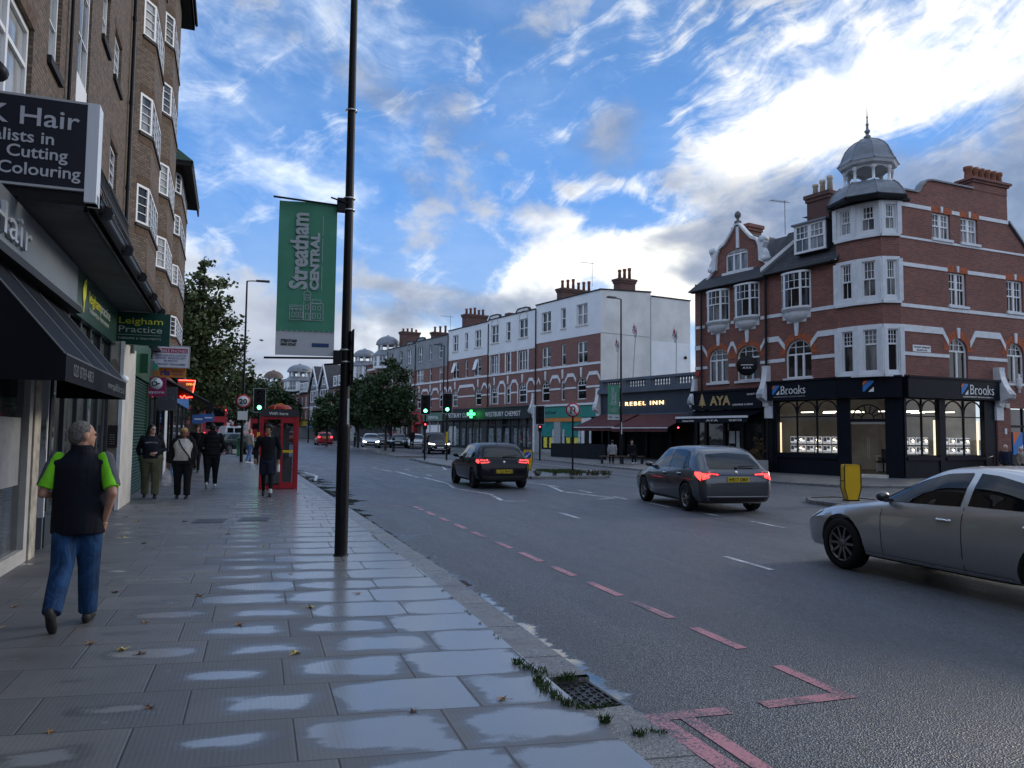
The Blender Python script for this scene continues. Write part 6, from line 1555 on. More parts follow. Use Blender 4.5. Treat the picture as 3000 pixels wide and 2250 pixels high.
for s_, y0, y1, z0, z1, lb in ((43.5, -0.5, -1.1, 2.05, 2.5, 'blue hanging board nearer the awning at the far end of the shops'), (47.5, -0.75, -1.5, 2.2, 2.65, 'farther blue hanging board in front of the bus')):
    q = board('hanging_sign', lb, s_, y0, y1, z0, z1, sgn_blue, 0.06); MB().box(-y0 + 0.1, -y1 - 0.1, -0.064, -0.06, (z0 + z1) / 2 - 0.04, (z0 + z1) / 2 + 0.04).build('text_block', pwhite, q)
p = lw(31.6, -0.55); a_ = thing('pavement_board', 'blue and white pavement board by the shops', 'sign', (p[0], p[1], 0), R(4))
m = MB(); m.prism([(-0.22, -0.18, 0), (0.22, -0.18, 0), (0.20, 0, 0.92), (-0.20, 0, 0.92)], (0, 0.02, 0)); m.prism([(-0.22, 0.18, 0), (0.22, 0.18, 0), (0.20, 0.0, 0.92), (-0.20, 0.0, 0.92)], (0, 0.02, 0)); m.build('panel', mat('sky_board', (0.05, 0.30, 0.60), 0.4, var=0.15), a_)
m = MB(); m.prism([(-0.17, -0.172, 0.07), (0.17, -0.172, 0.07), (0.16, -0.09, 0.45), (-0.16, -0.09, 0.45)], (0, -0.006, 0)); m.build('picture', pwhite, a_)


# ================= trees =================
def leafmat(name, col, tr=0.25):
    m, t, b = newmat(name)
    o = coord(t); n = noise(t, o, 1.3, 4, 0.6); n2 = noise(t, o, 9.0, 2, 0.6)
    c = mix(t, n.step(0.3, 0.7), tuple(x * 0.55 for x in col), tuple(x * 1.35 for x in col)); c = mix(t, n2.step(0.6, 0.8) * 0.35, c, (col[0] * 2.6, col[1] * 1.9, col[2] * 1.2))
    setn(t, b, 'Base Color', c); b.inputs['Roughness'].default_value = 0.55; b.inputs['Specular IOR Level'].default_value = 0.3
    return m


bark = mat('bark', (0.045, 0.038, 0.030), 0.9, var=0.4, vs=5, bump=0.6)
leaf_plane = leafmat('plane_leaves', (0.060, 0.080, 0.026)); leaf_dark = leafmat('dark_leaves', (0.034, 0.062, 0.022)); leaf_hedge = leafmat('planter_leaves', (0.06, 0.07, 0.025))


def tree(name, label, pos, lobes, trunk_h, tr, n, ls, m, seed, group=None, cat='tree', limbs=7):
    """lobes: list of (x, y, z, rx, ry, rz) crown volumes relative to the foot"""
    rg = random.Random(seed); t_ = thing(name, label, cat, pos, 0, group)
    mb = MB(); top = max(l[2] for l in lobes)
    mb.tube([(0, 0, -0.2), (0.03, 0.02, trunk_h * 0.5), (0.0, 0.05, trunk_h), (0.1, 0.0, top)], [tr * 1.25, tr, tr * 0.85, tr * 0.25], 10)
    for k in range(limbs):
        l = lobes[k % len(lobes)]; e = Vector((l[0] + rg.uniform(-.5, .5) * l[3], l[1] + rg.uniform(-.5, .5) * l[4], l[2] + rg.uniform(-.3, .5) * l[5]))
        s = Vector((0, 0, trunk_h * rg.uniform(0.75, 1.1))); md = s.lerp(e, 0.5) + Vector((0, 0, -0.2)); mb.tube([s, md, e], [tr * 0.45, tr * 0.28, tr * 0.08], 6)
    mb.build('trunk', bark, t_)
    mb = MB(); vol = [l[3] * l[4] * l[5] for l in lobes]; tv = sum(vol)
    for l, v in zip(lobes, vol):
        nc = max(5, int(n * v / tv / 55))
        for _ in range(nc):
            while True:
                p = Vector((rg.uniform(-1, 1), rg.uniform(-1, 1), rg.uniform(-1, 1)))
                if p.length <= 1: break
            p = p.normalized() * (p.length ** 0.45)
            c = Vector((l[0] + p.x * l[3], l[1] + p.y * l[4], l[2] + p.z * l[5])); cr = rg.uniform(0.28, 0.62) * (l[3] * l[4] * l[5]) ** (1 / 3) * 0.55
            for _ in range(55):
                q = Vector((rg.gauss(0, 1), rg.gauss(0, 1), rg.gauss(0, 0.75))) * cr * 0.6
                a = c + q; u = Vector((rg.uniform(-1, 1), rg.uniform(-1, 1), rg.uniform(-.7, .7))).normalized(); w_ = u.orthogonal().normalized(); w_ = (w_ * math.cos(rg.uniform(0, 6)) + u.cross(w_) * math.sin(rg.uniform(0, 6))).normalized()
                s = ls * rg.uniform(0.6, 1.3); mb.poly([a - u * s * 0.5, a + w_ * s * 0.32, a + u * s * 0.5, a - w_ * s * 0.32])
    mb.build('crown', m, t_)
    return t_


tree('plane_tree', 'big leafy green tree just past the end of the brown apartment block', (-4.6, 62, gz(62)), [(-1.6, 0, 9.0, 3.0, 3.0, 4.0), (0.4, 0, 11.2, 1.9, 2, 2.2), (1.1, 0, 8.0, 2.0, 2.4, 3.0), (2.2, -0.5, 5.6, 1.9, 2.2, 2.2), (-1.0, 0, 4.6, 2.8, 2.4, 1.8), (0.3, 0, 13.0, 0.9, 1, 1.3), (3.4, -1, 3.9, 1.0, 1.4, 1.1)], 3.2, 0.28, 15000, 0.36, leaf_plane, 3)
tree('street_tree', 'tall spreading tree over the parked bus on the far left', (-9.5, 84, gz(84)), [(-2, 0, 8.2, 4, 3, 4.0), (2.0, 0, 7.6, 3.2, 3, 3.6), (1.5, 0, 4.4, 2.6, 2.5, 2.0)], 3.2, 0.28, 8000, 0.5, leaf_plane, 5)
tree('street_tree', 'dark tree closing the left side of the road behind the white van', (-5.5, 104, gz(104)), [(0, 0, 7.6, 4.0, 3, 3.8), (2.8, 0, 5.0, 2.5, 3, 2.6), (-2.5, 0, 6, 3, 3, 4)], 2.8, 0.28, 8000, 0.5, leaf_dark, 6)
tree('street_tree', 'farthest dark tree above the road, below the slate roofline', (0.0, 128, gz(128)), [(0, 0, 5.8, 4.5, 3, 3.6), (3.6, 0, 4.0, 2.6, 3, 2.6)], 2.6, 0.28, 6000, 0.6, leaf_dark, 8)
tree('median_tree', 'tallest round dark tree on the central reservation beside the grey terrace', (10.2, 65.0, gz(65)), [(0.2, 0, 4.6, 2.0, 2.0, 2.3), (0.6, 0, 6.3, 1.15, 1.2, 1.35), (1.2, 0, 3.4, 1.5, 1.6, 1.4), (-1.1, 0, 3.5, 1.5, 1.6, 1.5)], 1.9, 0.10, 11000, 0.26, leaf_dark, 11, 'central reservation trees')
tree('median_tree', 'middle dark tree on the central reservation, lower than its right neighbour', (8.7, 71.5, gz(71)), [(0.0, 0, 4.2, 1.9, 1.8, 2.0), (1.0, 0, 3.4, 1.5, 1.6, 1.5), (-0.9, 0, 3.4, 1.3, 1.4, 1.4)], 1.8, 0.10, 9000, 0.28, leaf_dark, 12, 'central reservation trees')
tree('median_tree', 'smallest bushy tree of the central reservation, left of the black post', (6.7, 81, gz(81)), [(0.0, 0, 3.6, 1.3, 1.6, 1.7), (-0.6, 0, 2.6, 1.2, 1.2, 1.1)], 1.7, 0.10, 5000, 0.3, leaf_dark, 13, 'central reservation trees')
pl = tree('potted_shrub', 'rusty leaved shrub in a square grey planter between the two shops', (21.95, 30.3, 0.5), [(0, 0, 0.55, 0.32, 0.32, 0.40), (0.02, 0, 0.95, 0.2, 0.2, 0.22)], 0.25, 0.02, 900, 0.09, mat('rusty_leaves', (0.10, 0.06, 0.025), 0.7, var=0.5, vs=10), 21, None, 'plant', 4)
m = MB(); m.box(-0.32, 0.32, -0.32, 0.32, -0.5, 0.06); m.build('planter', grey_paint, pl)


def tufts(name, spots, m, n=26, h=0.09, seed=1, wd=0.006):
    rg = random.Random(seed); mb = MB()
    for x, y, r, z in spots:
        for _ in range(n):
            a = rg.uniform(0, 6.28); q = r * math.sqrt(rg.random()); px, py = x + q * math.cos(a), y + q * math.sin(a)
            b = rg.uniform(0, 6.28); hh = h * rg.uniform(0.4, 1.2); lx, ly = math.cos(b) * hh * 0.6, math.sin(b) * hh * 0.6; ox, oy = -math.sin(b) * wd, math.cos(b) * wd
            mb.poly([(px - ox, py - oy, z), (px + ox, py + oy, z), (px + lx * .5 + ox * .7, py + ly * .5 + oy * .7, z + hh * .7), (px + lx, py + ly, z + hh), (px + lx * .5 - ox * .7, py + ly * .5 - oy * .7, z + hh * .7)])
    return tag(mb.build(name, m), kind='stuff')


tufts('grass', [(1.80, 5.10, .05, -.01), (1.78, 5.22, .035, -.01), (1.85, 4.96, .06, -.01), (1.95, 4.88, .06, -.03), (2.04, 4.88, .05, -.03), (1.79, 4.72, .05, -.01), (1.77, 4.60, .05, -.01), (1.78, 4.48, .05, -.01), (1.80, 4.36, .05, -.01), (1.86, 4.30, .05, -.02), (1.95, 4.28, .05, -.03), (1.90, 4.05, .03, -.01), (2.18, 4.32, .05, -.09), (2.12, 3.83, .04, -.03), (2.0, 3.83, .04, -.02), (1.79, 4.82, .04, -.01), (2.05, 4.29, .04, -.04)], grassm, 60, 0.045, 4, 0.0035)
rg = random.Random(5)
tufts('weeds', [(10.4 + rg.random() * 3.2, 28.35 + rg.random() * 0.5, 0.10, 0.0) for _ in range(12)] + [(13.5, 28.6, 0.2, 0), (13.6, 28.9, 0.2, 0), (12.5, 29.6, 0.18, 0), (12.3, 29.7, 0.2, 0)], mat('weed_blades', (0.07, 0.07, 0.03), 0.8, var=0.5, vs=6), 22, 0.22, 9, 0.01)
tufts('grass', [(12.1 + rg.random() * 1.4, 30.6 + rg.random() * 2.2, 0.3, 0.0) for _ in range(60)], grassm, 30, 0.10, 19, 0.012)
tufts('moss_strip', [(kx(y) - 0.02 - 0.01 * rg.random(), y, 0.02, -0.004) for y in [5.3 + 0.12 * i for i in range(60)] if rg.random() < 0.4], grassm, 8, 0.02, 29, 0.004)

# fallen leaves
lm = [mat('dry_leaf', (0.24, 0.13, 0.05), 0.7, var=0.4, vs=20), mat('yellow_leaf', (0.42, 0.34, 0.12), 0.7, var=0.3, vs=20), mat('brown_leaf', (0.10, 0.05, 0.03), 0.7)]


def leaf(k):
    mb = MB(); pts = []
    for i in range(10):
        a = 2 * pi * i / 10; r = (0.055 if i % 2 == 0 else 0.026) * (1.15 if i in (0, 2, 8) else 0.9); pts.append((r * math.cos(a), r * math.sin(a), 0.006 + 0.014 * (i % 3 == k % 3) + 0.008 * math.sin(a * 2)))
    c = (0, 0, 0.006)
    for i in range(10): mb.poly([c, pts[i], pts[(i + 1) % 10]], True)
    mb.tube([(0.0, 0, 0.006), (-0.09, 0.01, 0.012)], 0.0025, 5)
    return mb


ll = ['dry brown leaf lying on the pavement', 'yellow leaf lying on the pavement', 'dark wet leaf lying on the pavement']
protos = []
rg = random.Random(17); leafspots = [(-0.1, 6.9), (0.3, 5.9), (0.9, 4.5), (-0.55, 5.0), (-0.9, 6.35), (-0.75, 6.2), (-1.15, 6.6), (-0.85, 7.2), (-1.0, 4.75), (-1.7, 9.2), (-1.3, 8.6), (-0.5, 8.2), (1.45, 4.55), (0.5, 7.4), (0.4, 9.2), (1.0, 7.9), (-2.25, 10.8), (-2.4, 11.3), (-2.45, 11.8), (-2.3, 12.2), (-2.2, 13.4), (-1.9, 13.0), (-1.5, 12.2), (-2.0, 15.2), (-2.3, 16.0), (-2.2, 17.2), (-1.2, 15.0), (-0.4, 13.0), (-2.05, 8.15), (0.1, 11.5), (-1.8, 6.4), (-1.95, 7.3), (-2.4, 18.0), (1.2, 12.0), (-2.5, 14.5), (-2.6, 15.5)]
for i, (x, y) in enumerate(leafspots):
    k = rg.choice((0, 0, 1, 2))
    if i < 3:
        k = i; o = leaf(k).build('fallen_leaf', lm[k]); protos.append(o)
    else: o = protos[k].copy(); C.objects.link(o)
    o.location = (x, y, 0.001); o.rotation_euler = (0, 0, rg.uniform(0, 6.28)); s = rg.uniform(0.5, 0.95); o.scale = (s, s, s)
    tag(o, ll[k], 'leaf', 'fallen leaves on the pavement: ' + ('brown', 'yellow', 'dark')[k])
rl = MB(); rl.box(-0.012, 0.012, -0.05, 0.05, 0.0, 0.004)

# ================= iron covers =================
iron = mat('cast_iron', (0.055, 0.056, 0.058), 0.45, 0.4, var=0.4, vs=18)
dc_ = thing('drain_cover', 'patterned iron drain cover let into the kerb with grass round it', 'drain cover', (1.975, 4.60, -0.055), R(3))
m = MB(); m.box(-0.17, 0.20, -0.26, 0.26, -0.045, 0.0); m.build('frame', iron, dc_)
m = MB()
for i in range(6):
    for j in range(9):
        x, y = -0.135 + i * 0.055, -0.215 + j * 0.052
        if (i + j) % 2: m.box(x, x + 0.046, y, y + 0.014, 0.0, 0.012)
        else: m.box(x, x + 0.014, y, y + 0.044, 0.0, 0.012)
m.box(-0.17, -0.15, -0.26, 0.26, 0, 0.012); m.box(0.18, 0.20, -0.26, 0.26, 0, 0.012); m.box(-0.15, 0.18, -0.26, -0.24, 0, 0.012); m.box(-0.15, 0.18, 0.24, 0.26, 0, 0.012); m.build('raised_pattern', iron, dc_)
for x, y, lb in ((-0.78, 15.0, 'left of two small metal service covers set in the pavement'), (-0.02, 15.1, 'right of two small metal service covers set in the pavement')):
    s = thing('service_cover', lb, 'service cover', (x, y, 0.002), R(-6)); MB().box(-0.26, 0.26, -0.32, 0.32, -0.05, 0.004).build('frame', iron, s)
    m = MB(); [m.box(-0.2 + i * 0.08, -0.15 + i * 0.08, -0.26, 0.26, 0.004, 0.007) for i in range(6)]; m.build('raised_pattern', iron, s)

# ================= lamp posts, banners =================
ban_g = mat('banner_green', (0.080, 0.275, 0.180), 0.75, var=0.10, vs=3); ban_w = mat('banner_pale', (0.50, 0.53, 0.56), 0.75); ban_t = mat('banner_lettering', (0.42, 0.48, 0.50), 0.75); postm = mat('black_post', (0.005, 0.006, 0.008), 0.5, var=0.3, vs=3, spec=0.22)


def banner(par, x0, x1, z0, z1, small=False):
    """cloth banner in the local xz plane facing -y"""
    W, H = x1 - x0, z1 - z0; fz = z0 + H * 0.165
    b = MB(); N, M_ = 6, 14
    b.grid([[(x0 + W * i / N, 0.012 * math.sin(i * 1.3 + j * 0.5), fz + (z1 - fz) * j / M_) for i in range(N + 1)] for j in range(M_ + 1)])
    o = b.build('cloth', ban_g, par)
    b = MB(); b.poly([(x0, 0.0, z0), (x1, 0.0, z0), (x1, 0.0, fz), (x0, 0.0, fz)]); p = b.build('pale_strip', ban_w, par)
    b = MB(); k = 11
    for i in range(k):
        c = x0 + W * (i + 0.5) / k; r = W / k / 2
        b.prism([(c + r * math.cos(a), -0.016, fz + 0.005 + r * 0.8 * math.sin(a)) for a in [pi + pi * q / 8 for q in range(9)]], (0, 0.004, 0))
    b.build('scalloped_edge', ban_g, p)
    y = -0.022
    text(o, 'Streatham', ban_t, (x0 + W * 0.50, y, fz + H * 0.26), W * 0.42, right=(0, 0, 1), up=(-1, 0, 0), width=H * 0.50, ext=0.001, bold=0.010 if not small else 0.006)
    text(o, 'CENTRAL', ban_t, (x0 + W * 0.70, y, fz + H * 0.26), W * 0.20, right=(0, 0, 1), up=(-1, 0, 0), width=H * 0.375, ext=0.001, bold=0.008)
    b = MB(); b.box(x0 + W * 0.755, x0 + W * 0.765, y - 0.001, y, fz + H * 0.26, fz + H * 0.42); b.box(x0 + W * 0.755, x0 + W * 0.765, y - 0.001, y, fz + H * 0.44, fz + H * 0.60); b.box(x0 + W * 0.755, x0 + W * 0.765, y - 0.001, y, fz + H * 0.62, fz + H * 0.75); b.build('ruled_line', ban_t, o)
    b = MB(); q = W / 100.0; bx, bz = x0 + 22 * q, fz + H * 0.06

    def ln(x, z, w_, h_): b.box(bx + x * q, bx + (x + w_) * q, y - 0.001, y, bz + z * q, bz + (z + h_) * q)
    def fr(x, z, w_, h_, t_=0.9): ln(x, z, w_, t_); ln(x, z + h_ - t_, w_, t_); ln(x, z, t_, h_); ln(x + w_ - t_, z, t_, h_)
    fr(0, 0, 58, 1.4); fr(0, 0, 24, 24); fr(0, 20, 24, 7); fr(24, 0, 12, 46); fr(36, 0, 22, 32); fr(38, 30, 16, 8)
    for i in range(3): fr(4 + i * 7, 5, 5, 10); fr(3 + i * 7, 17, 4, 3)
    for i in range(2): fr(39 + i * 9, 4, 6, 10); fr(39 + i * 9, 19, 6, 8)
    fr(27, 0, 7, 13); fr(27, 20, 6, 8); fr(26, 36, 8, 6); b.arch(bx + 30 * q, bz + 46 * q, 6 * q, y - 0.001, y, 0.9 * q); ln(29.6, 52, 0.9, 8); b.build('building_emblem', ban_t, o)
    text(p, 'STREATHAM', black, (x0 + W * 0.09, -0.006, z0 + H * 0.085), W * 0.065, width=W * 0.27, ext=0.001, bold=0.002); text(p, 'HIGH ROAD', black, (x0 + W * 0.09, -0.006, z0 + H * 0.062), W * 0.065, width=W * 0.26, ext=0.001, bold=0.002)
    MB().box(x0 + W * 0.62, x0 + W * 0.91, -0.006, -0.002, z0 + H * 0.058, z0 + H * 0.082).build('sponsor_strip', mat('sponsor_blue', (0.03, 0.07, 0.17), 0.6), p)
    return o


def lamp_post(label, x, y, h, arm, heading, r0=0.085, r1=0.055, zsplit=1.69):
    l = thing('lamp_post', label, 'lamp post', (x, y, gz(y)), 0, None)
    m = MB(); m.tube([(0, 0, -0.15), (0, 0, zsplit)], [r0, r0], 18); m.tube([(0, 0, zsplit), (0, 0, zsplit + 0.12), (0, 0, h)], [r0, r1 + 0.012, r1 * 0.72], 18); m.lathe([(r0 + 0.012, 0.0), (r0 + 0.012, 0.012), (r0, 0.02)], (0, 0, 0), 18); m.build('pole', postm, l)
    dx_, dy_ = math.sin(R(heading)), math.cos(R(heading))
    m = MB(); m.tube([(0, 0, h - 0.08), (0, 0, h), (dx_ * 0.3, dy_ * 0.3, h + 0.03), (dx_ * arm * 0.5, dy_ * arm * 0.5, h + 0.03)], 0.03, 8); m.build('arm', postm, l)
    m = MB(); a, b = Vector((dx_, dy_, 0)) * (arm * 0.4), Vector((dx_, dy_, 0)) * arm; n = Vector((dy_, -dx_, 0)) * 0.13
    m.prism([a - n * .7 + Vector((0, 0, h)), b - n + Vector((0, 0, h)), b + n + Vector((0, 0, h)), a + n * .7 + Vector((0, 0, h))], (0, 0, 0.09)); m.build('lantern', mat('lantern_grey', (0.05, 0.053, 0.058), 0.5), l)
    return l


lp = lamp_post('tall black lamp post standing on the near pavement, green banner beside it', 1.08, 10.41, 9.5, 1.2, 85)
m = MB()
for z in (4.60, 4.76, 5.98, 2.54, 2.70): m.lathe([(0.072, z), (0.080, z + 0.004), (0.080, z + 0.018), (0.072, z + 0.022)], (0, 0, 0), 18)
m.build('steel_band', MATS['brushed_steel'], lp)
m = MB(); m.tube([(-0.05, 0, 4.66), (-0.98, 0, 4.70)], 0.014, 8); m.tube([(-0.05, 0, 2.60), (-1.04, 0, 2.57)], 0.014, 8); m.box(-0.16, -0.05, -0.05, 0.05, 4.58, 4.76); m.box(-0.16, -0.05, -0.05, 0.05, 2.52, 2.70); m.tube([(-0.02, -0.05, 4.69), (-0.25, -0.08, 4.74)], 0.012, 6); m.tube([(-0.02, -0.05, 2.53), (-0.28, -0.08, 2.50)], 0.012, 6); m.build('banner_arm', postm, lp)
m = MB(); m.box(0.075, 0.09, -0.16, 0.42, 2.24, 2.98); m.box(0.0, 0.08, 0.06, 0.10, 2.4, 2.44); m.box(0.0, 0.08, 0.06, 0.10, 2.8, 2.84); m.build('sign_plate', postm, lp)
MB().box(0.03, 0.055, -0.084, -0.078, 1.72, 2.06).build('white_label', pwhite, lp)
MB().box(-0.03, 0.03, -0.092, -0.084, 0.5, 1.1).build('access_door', postm, lp)
bn = thing('banner', 'large green street banner hanging from the near lamp post', 'banner', (1.08, 10.41, 0.0), R(-5)); banner(bn, -0.905, -0.155, 2.62, 4.68)
l2 = lamp_post('slim lamp post with a round speed sign on the left pavement', -0.80, 43.0, 9.62, 1.15, 92, 0.085, 0.06, 1.5)
wdisc = mat('sign_face', (0.66, 0.68, 0.70), 0.4); rdisc = mat('sign_red', (0.45, 0.015, 0.03), 0.4)
m = MB(); m.lathe([(0, 0), (0.36, 0), (0.36, 0.02), (0, 0.02)], (0, -0.12, 3.20), 24, axis='y'); sgn = m.build('speed_sign', rdisc, l2); MB().lathe([(0, 0), (0.285, 0), (0.285, -0.004), (0, -0.004)], (0, -0.12, 3.20), 24, axis='y').build('disc', wdisc, sgn); text(sgn, '20', black, (-0.20, -0.13, 3.07), 0.36, width=0.40, bold=0.012)
MB().box(-0.25, 0.25, -0.13, -0.11, 2.22, 2.68).build('sign_plate', wdisc, l2)
l3 = lamp_post('lamp post in front of the pub carrying a small green banner', 20.4, 41.3, 9.75, 1.0, 258, 0.085, 0.06, 1.5); MB().box(-0.03, 0.03, -0.09, -0.07, 1.7, 2.4).build('white_label', pwhite, l3)
b3 = thing('banner', 'smaller green banner in front of the pub lettering', 'banner', (20.4, 41.3, 0.0), R(-4)); banner(b3, -0.84, -0.09, 2.55, 4.62, True); MB().tube([(0, 0, 4.66), (-0.9, 0, 4.66)], 0.014, 6).build('banner_arm', postm, b3); MB().tube([(0, 0, 2.53), (-0.9, 0, 2.53)], 0.014, 6).build('banner_arm', postm, b3)
l4 = lamp_post('distant lamp post rising in front of the grey terrace', 15.6, 67.0, 9.3, 1.0, 258, 0.085, 0.06, 1.5)
lamp_post('farthest lamp post, close to the half timbered house', 6.0, 100, 9.0, 1.0, 258, 0.085, 0.06, 1.5)

# ================= traffic signals and signs =================
sig_g = mat('signal_green', (0.1, 1, 0.4), 0.4, emit=(0.10, 1.0, 0.32), es=5.0); sig_off = mat('signal_dark', (0.012, 0.012, 0.012), 0.25); sig_r = mat('signal_red', (1, 0.1, 0.1), 0.4, emit=(1.0, 0.05, 0.06), es=4.0); trim = mat('signal_trim', (0.40, 0.42, 0.44), 0.5); ylw = mat('safety_yellow', (0.62, 0.40, 0.02), 0.5)


def signal(label, x, y, ztop, rz, lit=True, red_box=None, yellow=None):
    s = thing('traffic_signal', label, 'traffic light', (x, y, gz(y)), rz, 'traffic lights')
    MB().tube([(0, 0, -0.1), (0, 0, ztop - 0.1)], 0.057, 12).build('pole', postm, s)
    h = MB(); h.box(-0.30, 0.30, -0.14, -0.11, ztop - 1.22, ztop); h.box(-0.17, 0.17, -0.11, 0.10, ztop - 1.1, ztop - 0.12); hd = h.build('signal_head', postm, s)
    m = MB(); e = 0.022; zb = ztop - 1.22; m.box(-0.30, 0.30, -0.146, -0.14, ztop - e, ztop); m.box(-0.30, 0.30, -0.146, -0.14, zb, zb + e); m.box(-0.30, -0.30 + e, -0.146, -0.14, zb + e, ztop - e); m.box(0.30 - e, 0.30, -0.146, -0.14, zb + e, ztop - e); m.build('board_edge', trim, hd)
    for k in range(3):
        z = ztop - 0.25 - 0.36 * k
        MB().lathe([(0, -0.012), (0.06, -0.010), (0.105, 0)], (0, -0.15, z), 16, axis='y').build('lens', sig_g if (k == 2 and lit) else sig_off, hd)
        m = MB(); m.lathe([(0.125, 0.0), (0.12, -0.20)], (0, -0.15, z), 14, axis='y', a0=-pi, a1=0); m.build('visor', postm, hd)
    if red_box:
        m = MB(); m.box(-0.12, 0.12, -0.16, 0.02, red_box - 0.22, red_box + 0.22); b = m.build('pedestrian_box', postm, s); MB().lathe([(0, -0.01), (0.05, 0)], (0, -0.162, red_box + 0.08), 12, axis='y').build('lens', sig_r, b)
    if yellow: m = MB(); m.box(-0.07, 0.07, -0.09, 0.07, yellow, yellow + 0.7); m.build('push_button_box', ylw, s)
    return s


signal('green traffic light on the left pavement above the phone box', 0.02, 41.2, 3.82, R(-1), yellow=0.9)
signal('green traffic light on the central island, left one of the pair', 9.57, 45.8, 3.92, R(-12), red_box=2.05)
signal('green traffic light on the central island, right one of the pair, pole with yellow box', 10.8, 45.3, 4.02, R(-13), yellow=1.0)
s3 = signal('unlit back of a traffic light on the far pavement in front of the green shop', 17.36, 46.9, 3.45, R(-20), lit=False, red_box=2.0)
pp = thing('traffic_sign', 'round no U turn sign on a dark post on the traffic island', 'road sign', (12.45, 29.7, 0), R(-22))
MB().tube([(0, 0, -0.05), (0, 0, 2.9)], 0.038, 12).build('pole', postm, pp)
sg = MB().lathe([(0, 0.01), (0.30, 0.01), (0.30, -0.012), (0, -0.012)], (0, -0.06, 2.67), 28, axis='y').build('sign_plate', rdisc, pp); MB().lathe([(0, 0), (0.245, 0), (0.245, -0.004), (0, -0.004)], (0, -0.073, 2.67), 28, axis='y').build('disc', wdisc, sg)
m = MB(); y = -0.079; m.arch(0.0, 2.72, 0.055, y, y + 0.003, 0.05); m.box(-0.105, -0.055, y, y + 0.003, 2.55, 2.72); m.box(0.055, 0.105, y, y + 0.003, 2.60, 2.72); m.prism([(-0.135, y, 2.57), (-0.08, y, 2.49), (-0.025, y, 2.57)], (0, 0.003, 0)); m.build('arrow', black, sg)
m = MB(); m.prism([(-0.19, y - 0.004, 2.84), (-0.155, y - 0.004, 2.875), (0.19, y - 0.004, 2.50), (0.155, y - 0.004, 2.465)], (0, 0.003, 0)); m.build('slash', rdisc, sg)
kb = mat('bollard_yellow', (0.66, 0.40, 0.015), 0.4, var=0.06); kblue = mat('roundel_blue', (0.02, 0.08, 0.36), 0.4)


def keep_left(label, x, y, z, rz, sign):
    b = thing('keep_left_bollard', label, 'bollard', (x, y, z), rz, None)
    pts = [(-0.20, 0.93), (0.20, 0.93), (0.215, 0.86), (0.215, 0.32), (0.13, 0.02), (-0.13, 0.02), (-0.215, 0.32), (-0.215, 0.86)]
    MB().prism([(x_, -0.10, z_) for x_, z_ in pts], (0, 0.20, 0)).build('body', kb, b)
    m = MB(); q = [(x_ * 1.06, z_ if z_ > .5 else z_) for x_, z_ in pts]
    for (a, c), (e, f) in zip(q, q[1:] + q[:1]): m.prism([(a, -0.112, c), (e, -0.112, f), (e * 0.9, -0.112, f * 0.995), (a * 0.9, -0.112, c * 0.995)], (0, 0.012, 0)); m.prism([(a, 0.10, c), (e, 0.10, f), (e * 0.9, 0.10, f * 0.995), (a * 0.9, 0.10, c * 0.995)], (0, 0.012, 0))
    m.box(-0.22, -0.214, -0.09, 0.09, 0.50, 0.52); m.build('edge_trim', black, b); MB().box(-0.17, 0.17, -0.12, 0.12, -0.05, 0.03).build('base', black, b)
    if sign:
        r = MB().lathe([(0, 0), (0.165, 0), (0.165, -0.004), (0, -0.004)], (0, -0.101, 0.69), 24, axis='y').build('roundel', kblue, b)
        m = MB(); m.prism([(0.08, -0.108, 0.78), (0.10, -0.108, 0.755), (-0.03, -0.108, 0.63), (-0.05, -0.108, 0.655)], (0, 0.003, 0)); m.prism([(-0.10, -0.108, 0.585), (-0.095, -0.108, 0.70), (0.02, -0.108, 0.60)], (0, 0.003, 0)); m.build('arrow', wdisc, r)
    return b


keep_left('plain yellow bollard on the island just beyond the silver car', 14.54, 16.2, 0.0, R(-14), False)
keep_left('yellow bollard with blue arrow roundel behind the black hatchback', 11.85, 33.6, 0.0, R(-20), True)


def post(label, x, y, h, r, m_, cap=None):
    b = thing('bollard', label, 'bollard', (x, y, gz(y)), 0, None)
    MB().lathe([(r * 1.15, -0.1), (r * 1.15, 0.12), (r, 0.14), (r, h - 0.18), (r * 1.12, h - 0.17), (r * 1.12, h - 0.12), (r, h - 0.11), (r * 0.9, h - 0.03), (0, h)], (0, 0, 0), 14).build('shaft', m_, b); MB().lathe([(r * 1.03, h - 0.32), (r * 1.03, h - 0.26)], (0, 0, 0), 14).build('band', cap or m_, b)
    return b


post('dark green bollard at the side road corner on the left pavement', -1.14, 51.7, 1.25, 0.12, dgreen)
post('stout dark bollard on the reservation nearest the big median tree', 10.3, 61.5, 1.15, 0.11, postm, pwhite)
post('slim dark bollard on the reservation before the silver oncoming car', 8.95, 76.0, 1.35, 0.10, postm, pwhite)
hp = thing('cycle_hoop', 'bent metal cycle hoop on the pavement below the corner shop', 'cycle stand', (27.3, 22.9, 0), R(20))
m = MB(); m.tube([(-0.35, 0, -0.05), (-0.35, 0, 0.75), (-0.25, 0, 0.9), (0.25, 0, 0.95), (0.35, 0, 0.8), (0.35, 0, -0.05)], 0.025, 8); m.build('hoop', postm, hp); MB().lathe([(0.06, 0), (0.06, 0.01), (0, 0.01)], (-0.35, 0, 0), 10).build('base_plate', postm, hp)
